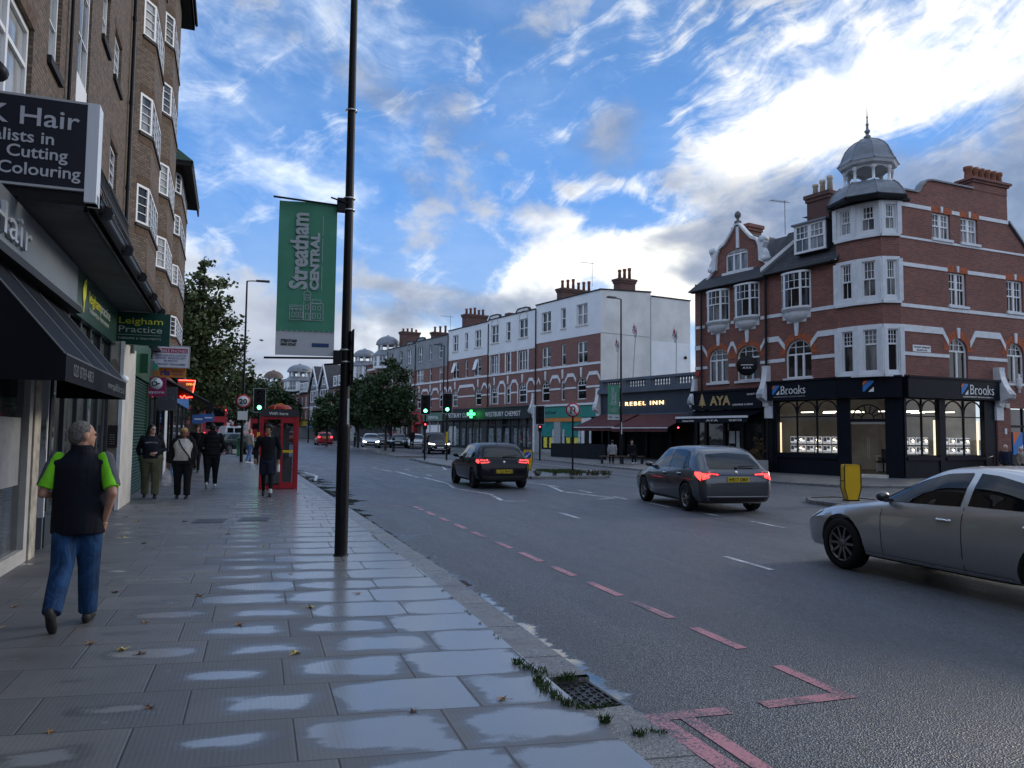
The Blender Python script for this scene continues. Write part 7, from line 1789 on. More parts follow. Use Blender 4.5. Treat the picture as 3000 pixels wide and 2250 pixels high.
# ================= phone box =================
tb = thing('phone_box', 'red framed glass phone box on the pavement edge', 'phone box', (0.58, 23.38, 0), R(0))
tred = mat('phone_box_red', (0.33, 0.014, 0.024), 0.35, var=0.1); tglass = clear_glass('kiosk_glass', (0.62, 0.66, 0.68))
for x in (-0.48, 0.48):
    for y in (-0.46, 0.46): MB().box(x - 0.045, x + 0.045, y - 0.045, y + 0.045, 0, 2.06).build('corner_post', tred, tb)
m = MB(); m.box(-0.53, 0.53, -0.51, 0.51, 2.06, 2.24); m.box(-0.5, 0.5, -0.48, 0.48, 2.24, 2.28); hdr = m.build('header', mat('header_dark', (0.03, 0.03, 0.035), 0.4), tb); text(hdr, 'WiFi here', letter_white, (-0.30, -0.514, 2.105), 0.12, width=0.52)
m = MB()
m.lathe([(0.34, 2.28), (0.33, 2.33), (0.24, 2.40), (0.0, 2.43)], (0, 0, 0), 24); m.build('roof_dome', tred, tb)
m = MB(); m.arch(0, 2.27, 0.13, -0.49, -0.482, 0.045); m.build('orange_emblem', orange_b, tb)
m = MB(); m.box(0.03, 0.44, -0.485, -0.435, 0.02, 0.2); m.box(0.03, 0.44, -0.485, -0.435, 1.88, 2.06); m.box(0.03, 0.10, -0.485, -0.435, 0.2, 1.88); m.box(0.38, 0.44, -0.485, -0.435, 0.2, 1.88); m.build('door', tred, tb); m = MB(); m.box(0.10, 0.38, -0.492, -0.45, 1.04, 1.11); m.build('door_band', ylw, tb)
m = MB(); m.box(-0.44, 0.03, -0.47, -0.44, 1.98, 2.06); m.box(-0.44, 0.03, -0.47, -0.44, 0.02, 0.12); m.box(-0.46, -0.44, -0.42, 0.42, 0.02, 0.12); m.box(0.46, 0.48, -0.42, 0.42, 0.02, 0.12); m.box(-0.44, 0.44, 0.45, 0.47, 0.02, 0.12); m.build('rail', tred, tb)
m = MB(); m.poly([(-0.44, -0.455, 0.12), (0.44, -0.455, 0.12), (0.44, -0.455, 2.06), (-0.44, -0.455, 2.06)]); m.poly([(-0.47, -0.42, 0.12), (-0.47, 0.42, 0.12), (-0.47, 0.42, 2.06), (-0.47, -0.42, 2.06)]); m.poly([(0.47, -0.42, 0.12), (0.47, 0.42, 0.12), (0.47, 0.42, 2.06), (0.47, -0.42, 2.06)]); m.poly([(-0.44, 0.455, 0.12), (0.44, 0.455, 0.12), (0.44, 0.455, 2.06), (-0.44, 0.455, 2.06)]); m.build('glazing', tglass, tb)
m = MB(); m.box(-0.25, 0.30, 0.25, 0.42, 0.9, 1.75); m.box(-0.4, 0.4, 0.38, 0.44, 0.12, 0.9); m.build('telephone_unit', grey_paint, tb); MB().box(-0.02, 0.12, 0.22, 0.25, 1.15, 1.5).build('handset', black, tb); MB().box(-0.45, 0.45, -0.44, 0.44, 0.0, 0.05).build('floor_plate', iron, tb)

# ================= pub table and bus shelter =================
tbk = thing('picnic_table', 'dark picnic table on the pavement in front of the pub awning', 'table', (21.6, 50.6, gz(50)), R(-60))
MB().box(-0.9, 0.9, -0.36, 0.36, 0.70, 0.75).build('tabletop', wood, tbk)
for s in (-1, 1): MB().box(-0.9, 0.9, s * 0.72 - 0.13, s * 0.72 + 0.13, 0.42, 0.46).build('bench', wood, tbk)
for x in (-0.65, 0.65):
    m = MB(); m.prism([(x, -0.68, 0), (x, -0.58, 0), (x, -0.2, 0.70), (x, -0.3, 0.70)], (0.06, 0, 0)); m.build('leg', wood, tbk); m = MB(); m.prism([(x, 0.68, 0), (x, 0.58, 0), (x, 0.2, 0.70), (x, 0.3, 0.70)], (0.06, 0, 0)); m.box(x + .06, x + 0.10, -0.8, 0.8, 0.34, 0.42); m.build('leg', wood, tbk)
bs = thing('bus_shelter', 'bus shelter with a thin pale roof far up the road', 'bus shelter', (8.4, 91.0, gz(91)), R(20))
MB().box(-2.2, 2.2, -0.9, 0.9, 2.5, 2.62).build('roof', wpaint, bs)
for x in (-2.1, 2.0): MB().box(x, x + 0.1, 0.6, 0.7, 0, 2.5).build('post', postm, bs)
MB().box(-2.0, 1.4, 0.63, 0.66, 0.3, 2.3).build('back_glass', shop_pane, bs); MB().box(1.0, 2.2, -0.7, -0.55, 0.3, 2.1).build('poster_panel', poster_g, bs)


# ================= vehicles =================
def carpaint(name, col, metal, rough=0.32):
    m = mat(name, col, rough, metal, coat=0.25 if max(col) < 0.02 else 0.8, spec=0.15 if max(col) < 0.02 else 0.5); return m


p_black = carpaint('black_car_paint', (0.006, 0.007, 0.010), 0.0, 0.25); p_grey = carpaint('grey_car_paint', (0.075, 0.080, 0.088), 0.6, 0.32); p_silver = carpaint('silver_car_paint', (0.47, 0.48, 0.485), 0.75, 0.32)
p_white = carpaint('white_car_paint', (0.62, 0.63, 0.64), 0.0, 0.3); p_red = carpaint('red_car_paint', (0.34, 0.012, 0.018), 0.0, 0.3); p_bus = carpaint('red_bus_paint', (0.36, 0.012, 0.022), 0.0, 0.35); p_shaded = carpaint('shaded_mirror_paint', (0.03, 0.034, 0.04), 0.3, 0.3)
cglass = mat('car_glass', (0.006, 0.008, 0.010), 0.02, spec=0.42); tyre_m = mat('tyre_rubber', (0.012, 0.012, 0.013), 0.75, spec=0.3); alloy = mat('alloy_rim', (0.36, 0.37, 0.38), 0.3, 0.8); alloy_d = mat('dark_alloy_rim', (0.05, 0.05, 0.055), 0.35, 0.6); plastic = mat('black_plastic', (0.014, 0.014, 0.015), 0.55, spec=0.3)
chrome = mat('chrome', (0.7, 0.71, 0.72), 0.12, 1.0); tail_on = mat('tail_lamp_lit', (0.5, 0.02, 0.02), 0.2, emit=(1.0, 0.045, 0.04), es=2.6); tail_off = mat('tail_lamp', (0.20, 0.008, 0.010), 0.12, coat=1); lamp_c = mat('headlamp_glass', (0.42, 0.44, 0.46), 0.08, 0.3, coat=1); lamp_on = mat('headlamp_lit', (1, 1, 1), 0.3, emit=(1.0, 0.95, 0.85), es=4.0)
plate_y = mat('yellow_plate', (0.62, 0.46, 0.03), 0.45); plate_w = mat('white_plate', (0.62, 0.62, 0.62), 0.45); seam = mat('panel_gap', (0.004, 0.004, 0.004), 0.9)


def pchip(xs, ys, x):
    n = len(xs)
    if x <= xs[0]: return ys[0]
    if x >= xs[-1]: return ys[-1]
    h = [xs[i + 1] - xs[i] for i in range(n - 1)]; dl = [(ys[i + 1] - ys[i]) / h[i] for i in range(n - 1)]
    dd = [dl[0]] + [0 if dl[i - 1] * dl[i] <= 0 else 2 * dl[i - 1] * dl[i] / (dl[i - 1] + dl[i]) for i in range(1, n - 1)] + [dl[-1]]
    i = max(k for k in range(n - 1) if xs[k] <= x); t_ = (x - xs[i]) / h[i]
    return ys[i] * (1 + 2 * t_) * (1 - t_) ** 2 + h[i] * dd[i] * t_ * (1 - t_) ** 2 + ys[i + 1] * t_ * t_ * (3 - 2 * t_) + h[i] * dd[i + 1] * t_ * t_ * (t_ - 1)


def lerp_tab(tab, x):
    if x <= tab[0][0]: return tab[0][1]
    for (a, b), (c, d_) in zip(tab, tab[1:]):
        if x <= c: return b + (d_ - b) * (x - a) / (c - a) if c > a else d_
    return tab[-1][1]


def car_shell(keys, wheels, wr, nst=64):
    """lofted body; keys from rear to front: y, zbottom, wlow, wmid, zmid, wbelt, zbelt, wtop, ztop, crown"""
    ys = [k[0] for k in keys]; st = sorted(set(ys + [ys[0] + (ys[-1] - ys[0]) * i / nst for i in range(nst + 1)]))
    cols = list(zip(*keys)); rings = []
    for y in st:
        zb, wl, wm, zm, wb, zbl, wt, zt, cr = [pchip(ys, cols[i], y) for i in range(1, 10)]
        zt = max(zt, zbl + 0.004)
        hf = [(0, zb), (wl * 0.8, zb), (wl, zb + 0.05), (wl + (wm - wl) * 0.75, zb + (zm - zb) * 0.45), (wm, zm), (wm - 0.004, zm + (zbl - zm) * 0.5), (wb + (wm - wb) * 0.35, zbl - (zbl - zm) * 0.14), (wb, zbl), (wb + (wt - wb) * 0.5 + 0.012 * min(1, (zt - zbl) / .3), zbl + (zt - zbl) * 0.55), (wt, zt), (wt * 0.93, zt + cr * 0.40), (wt * 0.7, zt + cr * 0.75), (wt * 0.35, zt + cr * 0.95), (0, zt + cr)]
        rings.append([(x, y, z) for x, z in hf] + [(-x, y, z) for x, z in hf[-2:0:-1]])
    n = len(rings[0]); me = bpy.data.meshes.new('body'); vs = [p for r in rings for p in r]
    fs = [(i * n + j, (i + 1) * n + j, (i + 1) * n + (j + 1) % n, i * n + (j + 1) % n) for i in range(len(rings) - 1) for j in range(n)]
    fs += [tuple(range(n)), tuple(range((len(rings)) * n - 1, (len(rings) - 1) * n - 1, -1))]
    me.from_pydata(vs, [], fs); bm_ = bmesh.new(); bm_.from_mesh(me); bmesh.ops.recalc_face_normals(bm_, faces=bm_.faces); bm_.to_mesh(me)
    tree_ = BVHTree.FromBMesh(bm_); bm_.free()
    ob = bpy.data.objects.new('body', me); C.objects.link(ob)
    cut = MB(); N = 28
    for wx, wy in wheels:
        for s in (-1, 1):
            a, b = s * (wx - 0.20), s * 1.3; r = wr + 0.055
            cut.prism([(a, wy + r * math.cos(2 * pi * k / N), wr + r * math.sin(2 * pi * k / N)) for k in range(N)], (b - a, 0, 0))
    co = cut.build('cut', None)
    bm_ = bmesh.new(); bm_.from_mesh(co.data); bmesh.ops.recalc_face_normals(bm_, faces=bm_.faces); bm_.to_mesh(co.data); bm_.free()
    md = ob.modifiers.new('b', 'BOOLEAN'); md.operation = 'DIFFERENCE'; md.object = co; md.solver = 'EXACT'
    dg = bpy.context.evaluated_depsgraph_get(); dg.update(); m2 = bpy.data.meshes.new_from_object(ob.evaluated_get(dg))
    ob.modifiers.clear(); ob.data = m2; bpy.data.objects.remove(co)
    m2.materials.clear(); m2.polygons.foreach_set('use_smooth', [True] * len(m2.polygons)); m2.set_sharp_from_angle(angle=R(38))
    return ob, tree_


def side_patch(tr, lo, hi, y0, y1, s, off=0.005, n=16, m=5):
    mb = MB(); P = []
    for i in range(n + 1):
        y = y0 + (y1 - y0) * i / n; a, b = lerp_tab(lo, y), lerp_tab(hi, y); row = []
        for j in range(m + 1):
            z = a + (b - a) * j / m; h, nn, _, _ = tr.ray_cast(Vector((s * 3, y, z)), Vector((-s, 0, 0)))
            if h is None: h = Vector((s * 0.5, y, z)); nn = Vector((s, 0, 0))
            if nn.x * s < 0: nn = -nn
            row.append(h + nn * off)
        P.append(row)
    mb.grid(P); return mb


def end_patch(tr, lo, hi, x0, x1, s, off=0.005, n=14, m=5):
    mb = MB(); P = []; last = None
    for i in range(n + 1):
        x = x0 + (x1 - x0) * i / n; a, b = lerp_tab(lo, x), lerp_tab(hi, x); row = []
        for j in range(m + 1):
            z = a + (b - a) * j / m; h, nn, _, _ = tr.ray_cast(Vector((x, s * 5, z)), Vector((0, -s, 0)))
            if h is None: h = last if last else Vector((x, s * 1.9, z)); h = Vector((x, h.y, z)); nn = Vector((0, s, 0))
            if nn.y * s < 0: nn = -nn
            last = h; row.append(h + nn * off)
        P.append(row)
    mb.grid(P); return mb


def wheel_mesh(r, wd, spokes, rm, twin=True):
    t_ = MB(); t_.lathe([(r * 0.70, -wd * 0.48), (r * 0.93, -wd * 0.5), (r * 0.985, -wd * 0.40), (r, -wd * 0.2), (r, wd * 0.2), (r * 0.985, wd * 0.40), (r * 0.93, wd * 0.5), (r * 0.70, wd * 0.48)], (0, 0, 0), 36, axis='x')
    g = MB(); g.lathe([(r * 0.71, -wd * 0.46), (r * 0.70, wd * 0.40), (r * 0.655, wd * 0.42), (r * 0.64, wd * 0.2), (r * 0.62, -wd * 0.1)], (0, 0, 0), 36, axis='x'); g.lathe([(r * 0.17, wd * 0.30), (r * 0.14, wd * 0.36), (0, wd * 0.37)], (0, 0, 0), 16, axis='x')
    for k in range(spokes):
        for o in ((-0.13, 0.13) if twin else (0,)):
            a0 = 2 * pi * k / spokes + o * 0.5; a1 = 2 * pi * k / spokes + o * 1.5; w0, w1 = 0.055 * (1 if not twin else .6), 0.045 * (1 if not twin else .6)
            p = lambda q, a, s: (wd * (0.33 + 0.05 * q), r * (0.14 + 0.52 * q) * math.cos(a) - s * r * math.sin(a), r * (0.14 + 0.52 * q) * math.sin(a) + s * r * math.cos(a))
            g.prism([p(0, a0, -w0), p(1, a1, -w1), p(1, a1, w1), p(0, a0, w0)], (-wd * 0.14, 0, 0))
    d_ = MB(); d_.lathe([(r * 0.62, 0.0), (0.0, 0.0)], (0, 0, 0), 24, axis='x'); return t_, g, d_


def add_wheels(car, wheels, r, wd, spokes, rm, twin=True):
    t_, g, d_ = wheel_mesh(r, wd, spokes, rm, twin); first = None
    for wx, wy in wheels:
        for s in (-1, 1):
            if first is None:
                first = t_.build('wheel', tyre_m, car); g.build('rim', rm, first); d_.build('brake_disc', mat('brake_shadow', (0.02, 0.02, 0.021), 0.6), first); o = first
            else: o = copy_tree(first, car)
            o.location = (s * (wx - wd * 0.5), wy, r); o.rotation_euler = (0, 0, 0 if s > 0 else pi)


def make_car(label, pos, heading, K, paint, group=None, near=True, cat='car', name='car'):
    """K: dict describing the model; local +y is forward"""
    car = thing(name, label, cat, pos, R(-heading), group)
    ob, tr = car_shell(K['keys'], K['wheels'], K['wr']); ob.parent = car; ob.data.materials.append(paint)
    L0, L1 = K['keys'][0][0], K['keys'][-1][0]
    add_wheels(car, K['wheels'], K['wr'], K.get('wd', 0.21), K.get('spokes', 5), K.get('rim', alloy), K.get('twin', True))
    for s in (-1, 1):
        for (y0, y1, lo, hi) in K['glass']: side_patch(tr, lo, hi, y0, y1, s, 0.006).build('side_window', K.get('gm', cglass), car)
        if near:
            for (y, za, zb) in K['seams']: side_patch(tr, [(y, za)], [(y, zb)], y - 0.004, y + 0.004, s, 0.0025, 1, 8).build('door_seam', seam, car)
            for (y, z) in K['handles']:
                h = tr.ray_cast(Vector((s * 3, y, z)), Vector((-s, 0, 0)))[0]
                b = MB(); b.ball((h.x + s * 0.022, y, z), 0.016, 0.095, 0.017, 10, 6); b.ball((h.x + s * 0.008, y - 0.08, z), 0.018, 0.02, 0.02, 8, 5); b.ball((h.x + s * 0.008, y + 0.08, z), 0.018, 0.02, 0.02, 8, 5); b.build('door_handle', K.get('hm', paint), car)
                side_patch(tr, [(y - .12, z - .035), (y, z - .05), (y + .12, z - .035)], [(y - .12, z + .02), (y, z + .035), (y + .12, z + .02)], y - .11, y + .11, s, 0.002, 8, 3).build('handle_recess', K.get('hr', seam), car)
            for (y0, y1, z0, z1, mm) in K.get('side_strips', ()): side_patch(tr, [(y0, z0)], [(y0, z1)], y0, y1, s, 0.012, 20, 1).build('side_strip', mm, car)
            for (y0, y1, z0, z1) in K.get('sill', ()): side_patch(tr, [(y0, z0)], [(y0, z1)], y0, y1, s, 0.004, 14, 2).build('sill_trim', plastic, car)
        mx, my, mz = K['mirror']; b = MB(); b.ball((s * (mx + 0.09), my, mz), 0.095, 0.055, 0.062, 14, 8); b.box(s * mx - 0.05, s * mx + 0.05, my - 0.02, my + 0.03, mz - 0.07, mz - 0.03); b.build('door_mirror', K.get('mm', paint), car)
        # arches in shadow
    x1 = K['rw'][0]; end_patch(tr, K['rw'][1], K['rw'][2], -x1, x1, -1, 0.008, 16, 6).build('rear_window', cglass, car)
    x1 = K['ws'][0]; end_patch(tr, K['ws'][1], K['ws'][2], -x1, x1, 1, 0.008, 16, 6).build('windscreen', cglass, car)
    for s in (-1, 1):
        for q in K['tails']: end_patch(tr, [(s * a, b) for a, b in q['lo']][::s], [(s * a, b) for a, b in q['hi']][::s], s * q['x0'], s * q['x1'], -1, 0.012, 8, 4).build('tail_lamp', q['m'], car)
        for q in K.get('tails_side', ()): side_patch(tr, q['lo'], q['hi'], q['y0'], q['y1'], s, 0.012, 6, 4).build('tail_lamp', q['m'], car)
        for q in K['heads']: end_patch(tr, [(s * a, b) for a, b in q['lo']][::s], [(s * a, b) for a, b in q['hi']][::s], s * q['x0'], s * q['x1'], 1, 0.010, 8, 4).build('headlamp', q['m'], car)
        for q in K.get('heads_side', ()): side_patch(tr, q['lo'], q['hi'], q['y0'], q['y1'], s, 0.010, 6, 4).build('headlamp', q['m'], car)
    for q in K.get('rear_panels', ()): end_patch(tr, q[2], q[3], -q[1], q[1], -1, q[4] if len(q) > 4 else 0.006, 14, 3).build(q[0], q[5] if len(q) > 5 else plastic, car)
    for q in K.get('front_panels', ()): end_patch(tr, q[2], q[3], -q[1], q[1], 1, 0.008, 14, 3).build(q[0], q[4] if len(q) > 4 else plastic, car)
    yp = tr.ray_cast(Vector((K.get('plx', 0), -5, K['plate'])), Vector((0, 1, 0)))[0].y - 0.022
    px = K.get('plx', 0); pl = MB().box(px - 0.26, px + 0.26, yp, yp + 0.03, K['plate'] - 0.055, K['plate'] + 0.055).build('number_plate', plate_y, car)
    if near and K.get('reg'): text(pl, K['reg'], black, (px - 0.235, yp - 0.003, K['plate'] - 0.038), 0.105, width=0.47, ext=0.001, bold=0.002)
    yf = tr.ray_cast(Vector((0, 5, K['fplate'])), Vector((0, -1, 0)))[0].y + 0.02; MB().box(-0.26, 0.26, yf - 0.03, yf, K['fplate'] - 0.055, K['fplate'] + 0.055).build('number_plate', plate_w, car)
    for f in K.get('extra', ()): f(car, tr, paint)
    return car


def hatch_keys(L, W, H, rear_slope=0.30, nose=1.0):
    """compact five-door outline"""
    b, f = -L / 2, L / 2; w = W / 2
    return [(b, .34, w * .72, w * .80, .50, w * .78, .60, w * .70, .62, .015), (b + .03, .27, w * .80, w * .90, .52, w * .86, .78, w * .78, .80, .02), (b + .10, .24, w * .86, w * .95, .56, w * .90, .90, w * .80, .93, .025), (b + .16, .22, w * .88, w * .965, .57, w * .92, .935, w * .78, 1.0, .03),
            (b + .16 + rear_slope * .9, .20, w * .90, w * .98, .57, w * .93, .955, w * .70, H - .12, .045), (b + .16 + rear_slope * 1.15, .20, w * .90, w * .985, .57, w * .93, .955, w * .69, H - .085, .055), (b + L * .25, .19, w * .91, w * .99, .57, w * .935, .955, w * .69, H - .065, .065), (b + L * .40, .18, w * .91, w, .57, w * .935, .945, w * .69, H - .06, .06), (b + L * .54, .18, w * .91, w, .57, w * .93, .93, w * .68, H - .09, .055),
            (b + L * .60, .18, w * .91, w, .57, w * .93, .925, w * .70, H - .19, .05), (b + L * .735, .18, w * .91, w * .99, .57, w * .92, .90, w * .80, .95, .03), (b + L * .80, .19, w * .90, w * .985, .57, w * .90, .85, w * .80, .885, .03), (b + L * .92, .20, w * .86, w * .95, .55, w * .84, .76, w * .70, .79, .03), (f - .08, .22, w * .78, w * .86, .52, w * .76, .66, w * .62, .69, .02), (f, .28, w * .66, w * .74, .48, w * .68, .58, w * .58, .60, .015)]


def hatch(L, W, H, slope, tails, ts, heads, **kw):
    b = -L / 2; w = W / 2; wb = kw.pop('wb'); fo = kw.pop('fo'); fy = L / 2 - fo; ry = fy - wb; zt = H - .10
    K = dict(keys=hatch_keys(L, W, H, slope), wheels=[(w - .005, fy), (w - .005, ry)], wr=kw.pop('wr', .315),
             glass=[(b + L * .425, b + L * .70, [(b + L * .40, .965), (b + L * .72, .94)], [(b + L * .42, zt + .005), (b + L * .53, zt - .01), (b + L * .60, H - .22), (b + L * .70, .965)]), (b + L * .235, b + L * .415, [(0 - 9, .975), (9, .965)], [(b + L * .235, zt - .03), (b + L * .30, zt), (b + L * .42, zt + .005)]), (b + .16 + slope * 1.05, b + L * .225, [(-9, .985), (9, .975)], [(b + .16 + slope * 1.05, 1.02), (b + L * .225, zt - .035)])],
             seams=[(b + L * .42, .22, 1.0), (b + L * .70, .30, .93), (b + L * .215, .62, .95)], handles=[(b + L * .47, .83), (b + L * .275, .85)], sill=[(ry + .42, fy - .42, .19, .27)], mirror=(w * .93, b + L * .685, 1.0),
             rw=(w * .69, [(-w, 1.02), (-w * .5, .985), (w * .5, .985), (w, 1.02)], [(-w * .70, 1.06), (-w * .60, H - .20), (0, H - .165), (w * .60, H - .20), (w * .70, 1.06)]),
             ws=(w * .80, [(-w, .955), (0, .945), (w, .955)], [(-w * .80, .97), (-w * .66, H - .17), (0, H - .115), (w * .66, H - .17), (w * .80, .97)]),
             tails=tails, tails_side=ts, heads=heads, front_panels=[('grille', w * .5, [(-9, .60), (9, .60)], [(-9, .68), (9, .68)]), ('lower_grille', w * .6, [(-9, .34), (9, .34)], [(-9, .46), (9, .46)])], plate=.80, fplate=.50, hm=None)
    K.update(kw); K['hm'] = K['hm'] or plastic
    return K


def spoiler_wiper(H, b, slope, w, wz, lit):
    def f(car, tr, paint):
        y = b + .16 + slope; m = MB()
        m.prism([(-w * .64, y - .02, H - .13), (w * .64, y - .02, H - .13), (w * .66, y + .20, H - .075), (-w * .66, y + .20, H - .075)], (0, 0, .03)); m.build('roof_spoiler', paint, car)
        MB().box(-.16, .16, y - .04, y - .02, H - .135, H - .112).build('brake_lamp', tail_on if lit else tail_off, car)
        q = tr.ray_cast(Vector((0, -5, wz)), Vector((0, 1, 0)))[0]; m = MB(); m.tube([(0.02, q.y - .03, wz - .01), (0.12, q.y - .03, wz + .02), (0.46, q.y - .035, wz + .03)], .012, 6); m.ball((0.02, q.y - .03, wz - .02), .05, .03, .03, 8, 6); m.build('wiper', plastic, car)
    return f


def badge(z, r=0.045, mm=None):
    def f(car, tr, paint):
        h = tr.ray_cast(Vector((0, -5, z)), Vector((0, 1, 0)))[0]; MB().lathe([(0, -.012), (r * .8, -.012), (r, 0)], (0, h.y - .002, z), 18, axis='y').build('badge', mm or chrome, car)
    return f


def roof_aerial(y, z, h=.35):
    def f(car, tr, paint): MB().tube([(0, y, z - .02), (0, y - .10, z + h)], [.012, .004], 6).build('aerial', plastic, car)
    return f


# black hatchback ahead
wI = .89
KI = hatch(4.06, 1.78, 1.45, .46, [dict(x0=.44, x1=.80, lo=[(.44, .83), (.60, .79), (.80, .80)], hi=[(.44, .885), (.60, .93), (.80, .925)], m=tail_off), dict(x0=.49, x1=.76, lo=[(.49, .825), (.76, .81)], hi=[(.49, .85), (.76, .835)], m=tail_on), dict(x0=.52, x1=.76, lo=[(.52, .885), (.76, .885)], hi=[(.52, .91), (.76, .915)], m=tail_on)],
           [dict(y0=-1.96, y1=-1.74, lo=[(-1.96, .80), (-1.74, .86)], hi=[(-1.96, .93), (-1.74, .92)], m=tail_on)], [dict(x0=.45, x1=.80, lo=[(.45, .62), (.8, .66)], hi=[(.45, .70), (.8, .78)], m=lamp_c)], wb=2.56, fo=.80, plate=.555, reg='LY23 BWG', rim=alloy_d, spokes=5,
           rear_panels=[('rear_bumper_trim', .70, [(-9, .28), (9, .28)], [(-9, .42), (9, .42)]), ('plate_recess', .34, [(-9, .48), (9, .48)], [(-9, .63), (9, .63)], .004)], extra=[spoiler_wiper(1.45, -2.03, .46, wI, 1.02, False), badge(.84), roof_aerial(-1.15, 1.44)])
make_car('black hatchback driving away with red tail lamps lit and a yellow rear plate', (7.42, 25.20, -0.1), 0.8, KI, p_black)
# grey hatchback
wT = .895
KT = hatch(4.37, 1.79, 1.50, .62, [dict(x0=.40, x1=.82, lo=[(.40, .845), (.62, .80), (.82, .72)], hi=[(.40, .88), (.62, .915), (.82, .925)], m=tail_off), dict(x0=.43, x1=.66, lo=[(.43, .852), (.66, .86)], hi=[(.43, .874), (.66, .895)], m=tail_on), dict(x0=.66, x1=.81, lo=[(.66, .80), (.81, .75)], hi=[(.66, .885), (.81, .89)], m=tail_on)],
           [dict(y0=-2.10, y1=-1.80, lo=[(-2.10, .73), (-1.80, .86)], hi=[(-2.10, .92), (-1.80, .91)], m=tail_on)], [dict(x0=.45, x1=.80, lo=[(.45, .62), (.8, .66)], hi=[(.45, .70), (.8, .78)], m=lamp_c)], wb=2.64, fo=.88, plate=.76, plx=.02, reg='WE17 OKV', rim=alloy, spokes=5, wr=.322, hm=chrome,
           rear_panels=[('rear_bumper_trim', .76, [(-9, .26), (9, .26)], [(-9, .36), (9, .36)]), ('chrome_strip', .74, [(-9, .375), (9, .375)], [(-9, .395), (9, .395)], .008, MATS['brushed_steel']), ('tailgate_gap', .72, [(-9, .66), (9, .66)], [(-9, .668), (9, .668)], .004, seam), ('tailgate_lip', .40, [(-9, .85), (9, .85)], [(-9, .862), (9, .862)], .006, seam)], extra=[spoiler_wiper(1.50, -2.185, .62, wT, 1.03, True), badge(.905)])
make_car('dark grey hatchback with bright red tail and brake lamps and multi spoke alloys', (10.43, 16.94, -0.1), 7.0, KT, p_grey)


# silver saloon close by
def saloon_keys(L, W, H):
    b, f = -L / 2, L / 2; w = W / 2
    return [(b, .36, w * .72, w * .80, .52, w * .78, .70, w * .70, .72, .01), (b + .05, .28, w * .82, w * .90, .55, w * .86, .90, w * .76, .93, .02), (b + .22, .24, w * .88, w * .955, .58, w * .90, .98, w * .78, 1.03, .025), (b + L * .14, .22, w * .90, w * .98, .60, w * .92, .985, w * .76, 1.06, .03), (b + L * .20, .21, w * .91, w * .99, .60, w * .93, .98, w * .72, 1.13, .035), (b + L * .34, .20, w * .92, w, .60, w * .935, .965, w * .65, H - .10, .05), (b + L * .44, .19, w * .92, w, .60, w * .935, .95, w * .645, H - .055, .055), (b + L * .53, .19, w * .92, w, .60, w * .93, .935, w * .65, H - .075, .055),
            (b + L * .585, .19, w * .92, w, .60, w * .93, .925, w * .67, H - .155, .05), (b + L * .715, .19, w * .92, w * .995, .60, w * .92, .895, w * .80, .945, .035), (b + L * .78, .19, w * .91, w * .99, .59, w * .91, .855, w * .80, .885, .035), (b + L * .90, .20, w * .89, w * .97, .56, w * .86, .765, w * .74, .79, .04), (b + L * .965, .20, w * .84, w * .91, .52, w * .78, .68, w * .66, .70, .03), (f - .03, .22, w * .76, w * .82, .48, w * .70, .58, w * .60, .61, .02), (f, .26, w * .68, w * .74, .45, w * .64, .52, w * .56, .54, .01)]


def saloon(L, W, H, wb, fo, **kw):
    b = -L / 2; w = W / 2; fy = L / 2 - fo; ry = fy - wb; zt = H - .10
    K = dict(keys=saloon_keys(L, W, H), wheels=[(w - .005, fy), (w - .005, ry)], wr=.33, wd=.23, spokes=10, twin=False, rim=alloy,
             glass=[(b + L * .465, b + L * .690, [(-9, .965), (b + L * .46, .965), (b + L * .70, .935)], [(b + L * .465, zt + .018), (b + L * .53, zt - .005), (b + L * .60, H - .205), (b + L * .66, 1.06), (b + L * .69, .965)]), (b + L * .275, b + L * .445, [(-9, .99), (9, .965)], [(b + L * .275, 1.13), (b + L * .34, H - .16), (b + L * .40, zt), (b + L * .445, zt + .016)]), (b + L * .215, b + L * .265, [(-9, 1.0), (9, .99)], [(b + L * .215, 1.02), (b + L * .265, 1.115)])],
             seams=[(b + L * .453, .24, .96), (b + L * .69, .30, .91), (b + L * .24, .62, .97)], handles=[(b + L * .50, .80), (b + L * .285, .82)], side_strips=[(ry + .45, fy - .40, .265, .285, chrome)], sill=[(ry + .43, fy - .38, .20, .262)], mirror=(w * .93, b + L * .672, 1.0),
             rw=(w * .70, [(-9, 1.10), (9, 1.10)], [(-w * .7, 1.14), (-w * .55, H - .19), (w * .55, H - .19), (w * .7, 1.14)]), ws=(w * .80, [(-9, .945), (9, .945)], [(-w * .80, .96), (-w * .62, H - .15), (0, H - .10), (w * .62, H - .15), (w * .80, .96)]),
             tails=[dict(x0=.40, x1=.78, lo=[(.40, .78), (.78, .80)], hi=[(.40, .90), (.78, .93)], m=tail_off)], heads=[dict(x0=.42, x1=.74, lo=[(.42, .56), (.74, .60)], hi=[(.42, .62), (.74, .72)], m=lamp_c)], heads_side=[dict(y0=L / 2 - .36, y1=L / 2 - .14, lo=[(L / 2 - .36, .70), (L / 2 - .14, .57)], hi=[(L / 2 - .36, .735), (L / 2 - .14, .665)], m=lamp_c)],
             front_panels=[('grille', w * .42, [(-9, .50), (9, .50)], [(-9, .62), (9, .62)]), ('lower_grille', w * .6, [(-9, .27), (9, .27)], [(-9, .40), (9, .40)])], plate=.80, fplate=.45, hm=chrome)
    K.update(kw); return K


KS = saloon(4.83, 1.82, 1.41, 2.85, .80, reg='', mm=p_shaded, hr=p_silver, rim=mat('dull_alloy_rim', (0.20, 0.205, 0.215), 0.32, 0.8))  # door mirrors in dark paint that stands for the shade on them
make_car('silver saloon with the nearest wheel and mirror, cut off by the picture edge', (8.18, 6.71, -0.1), 0.0, KS, p_silver)

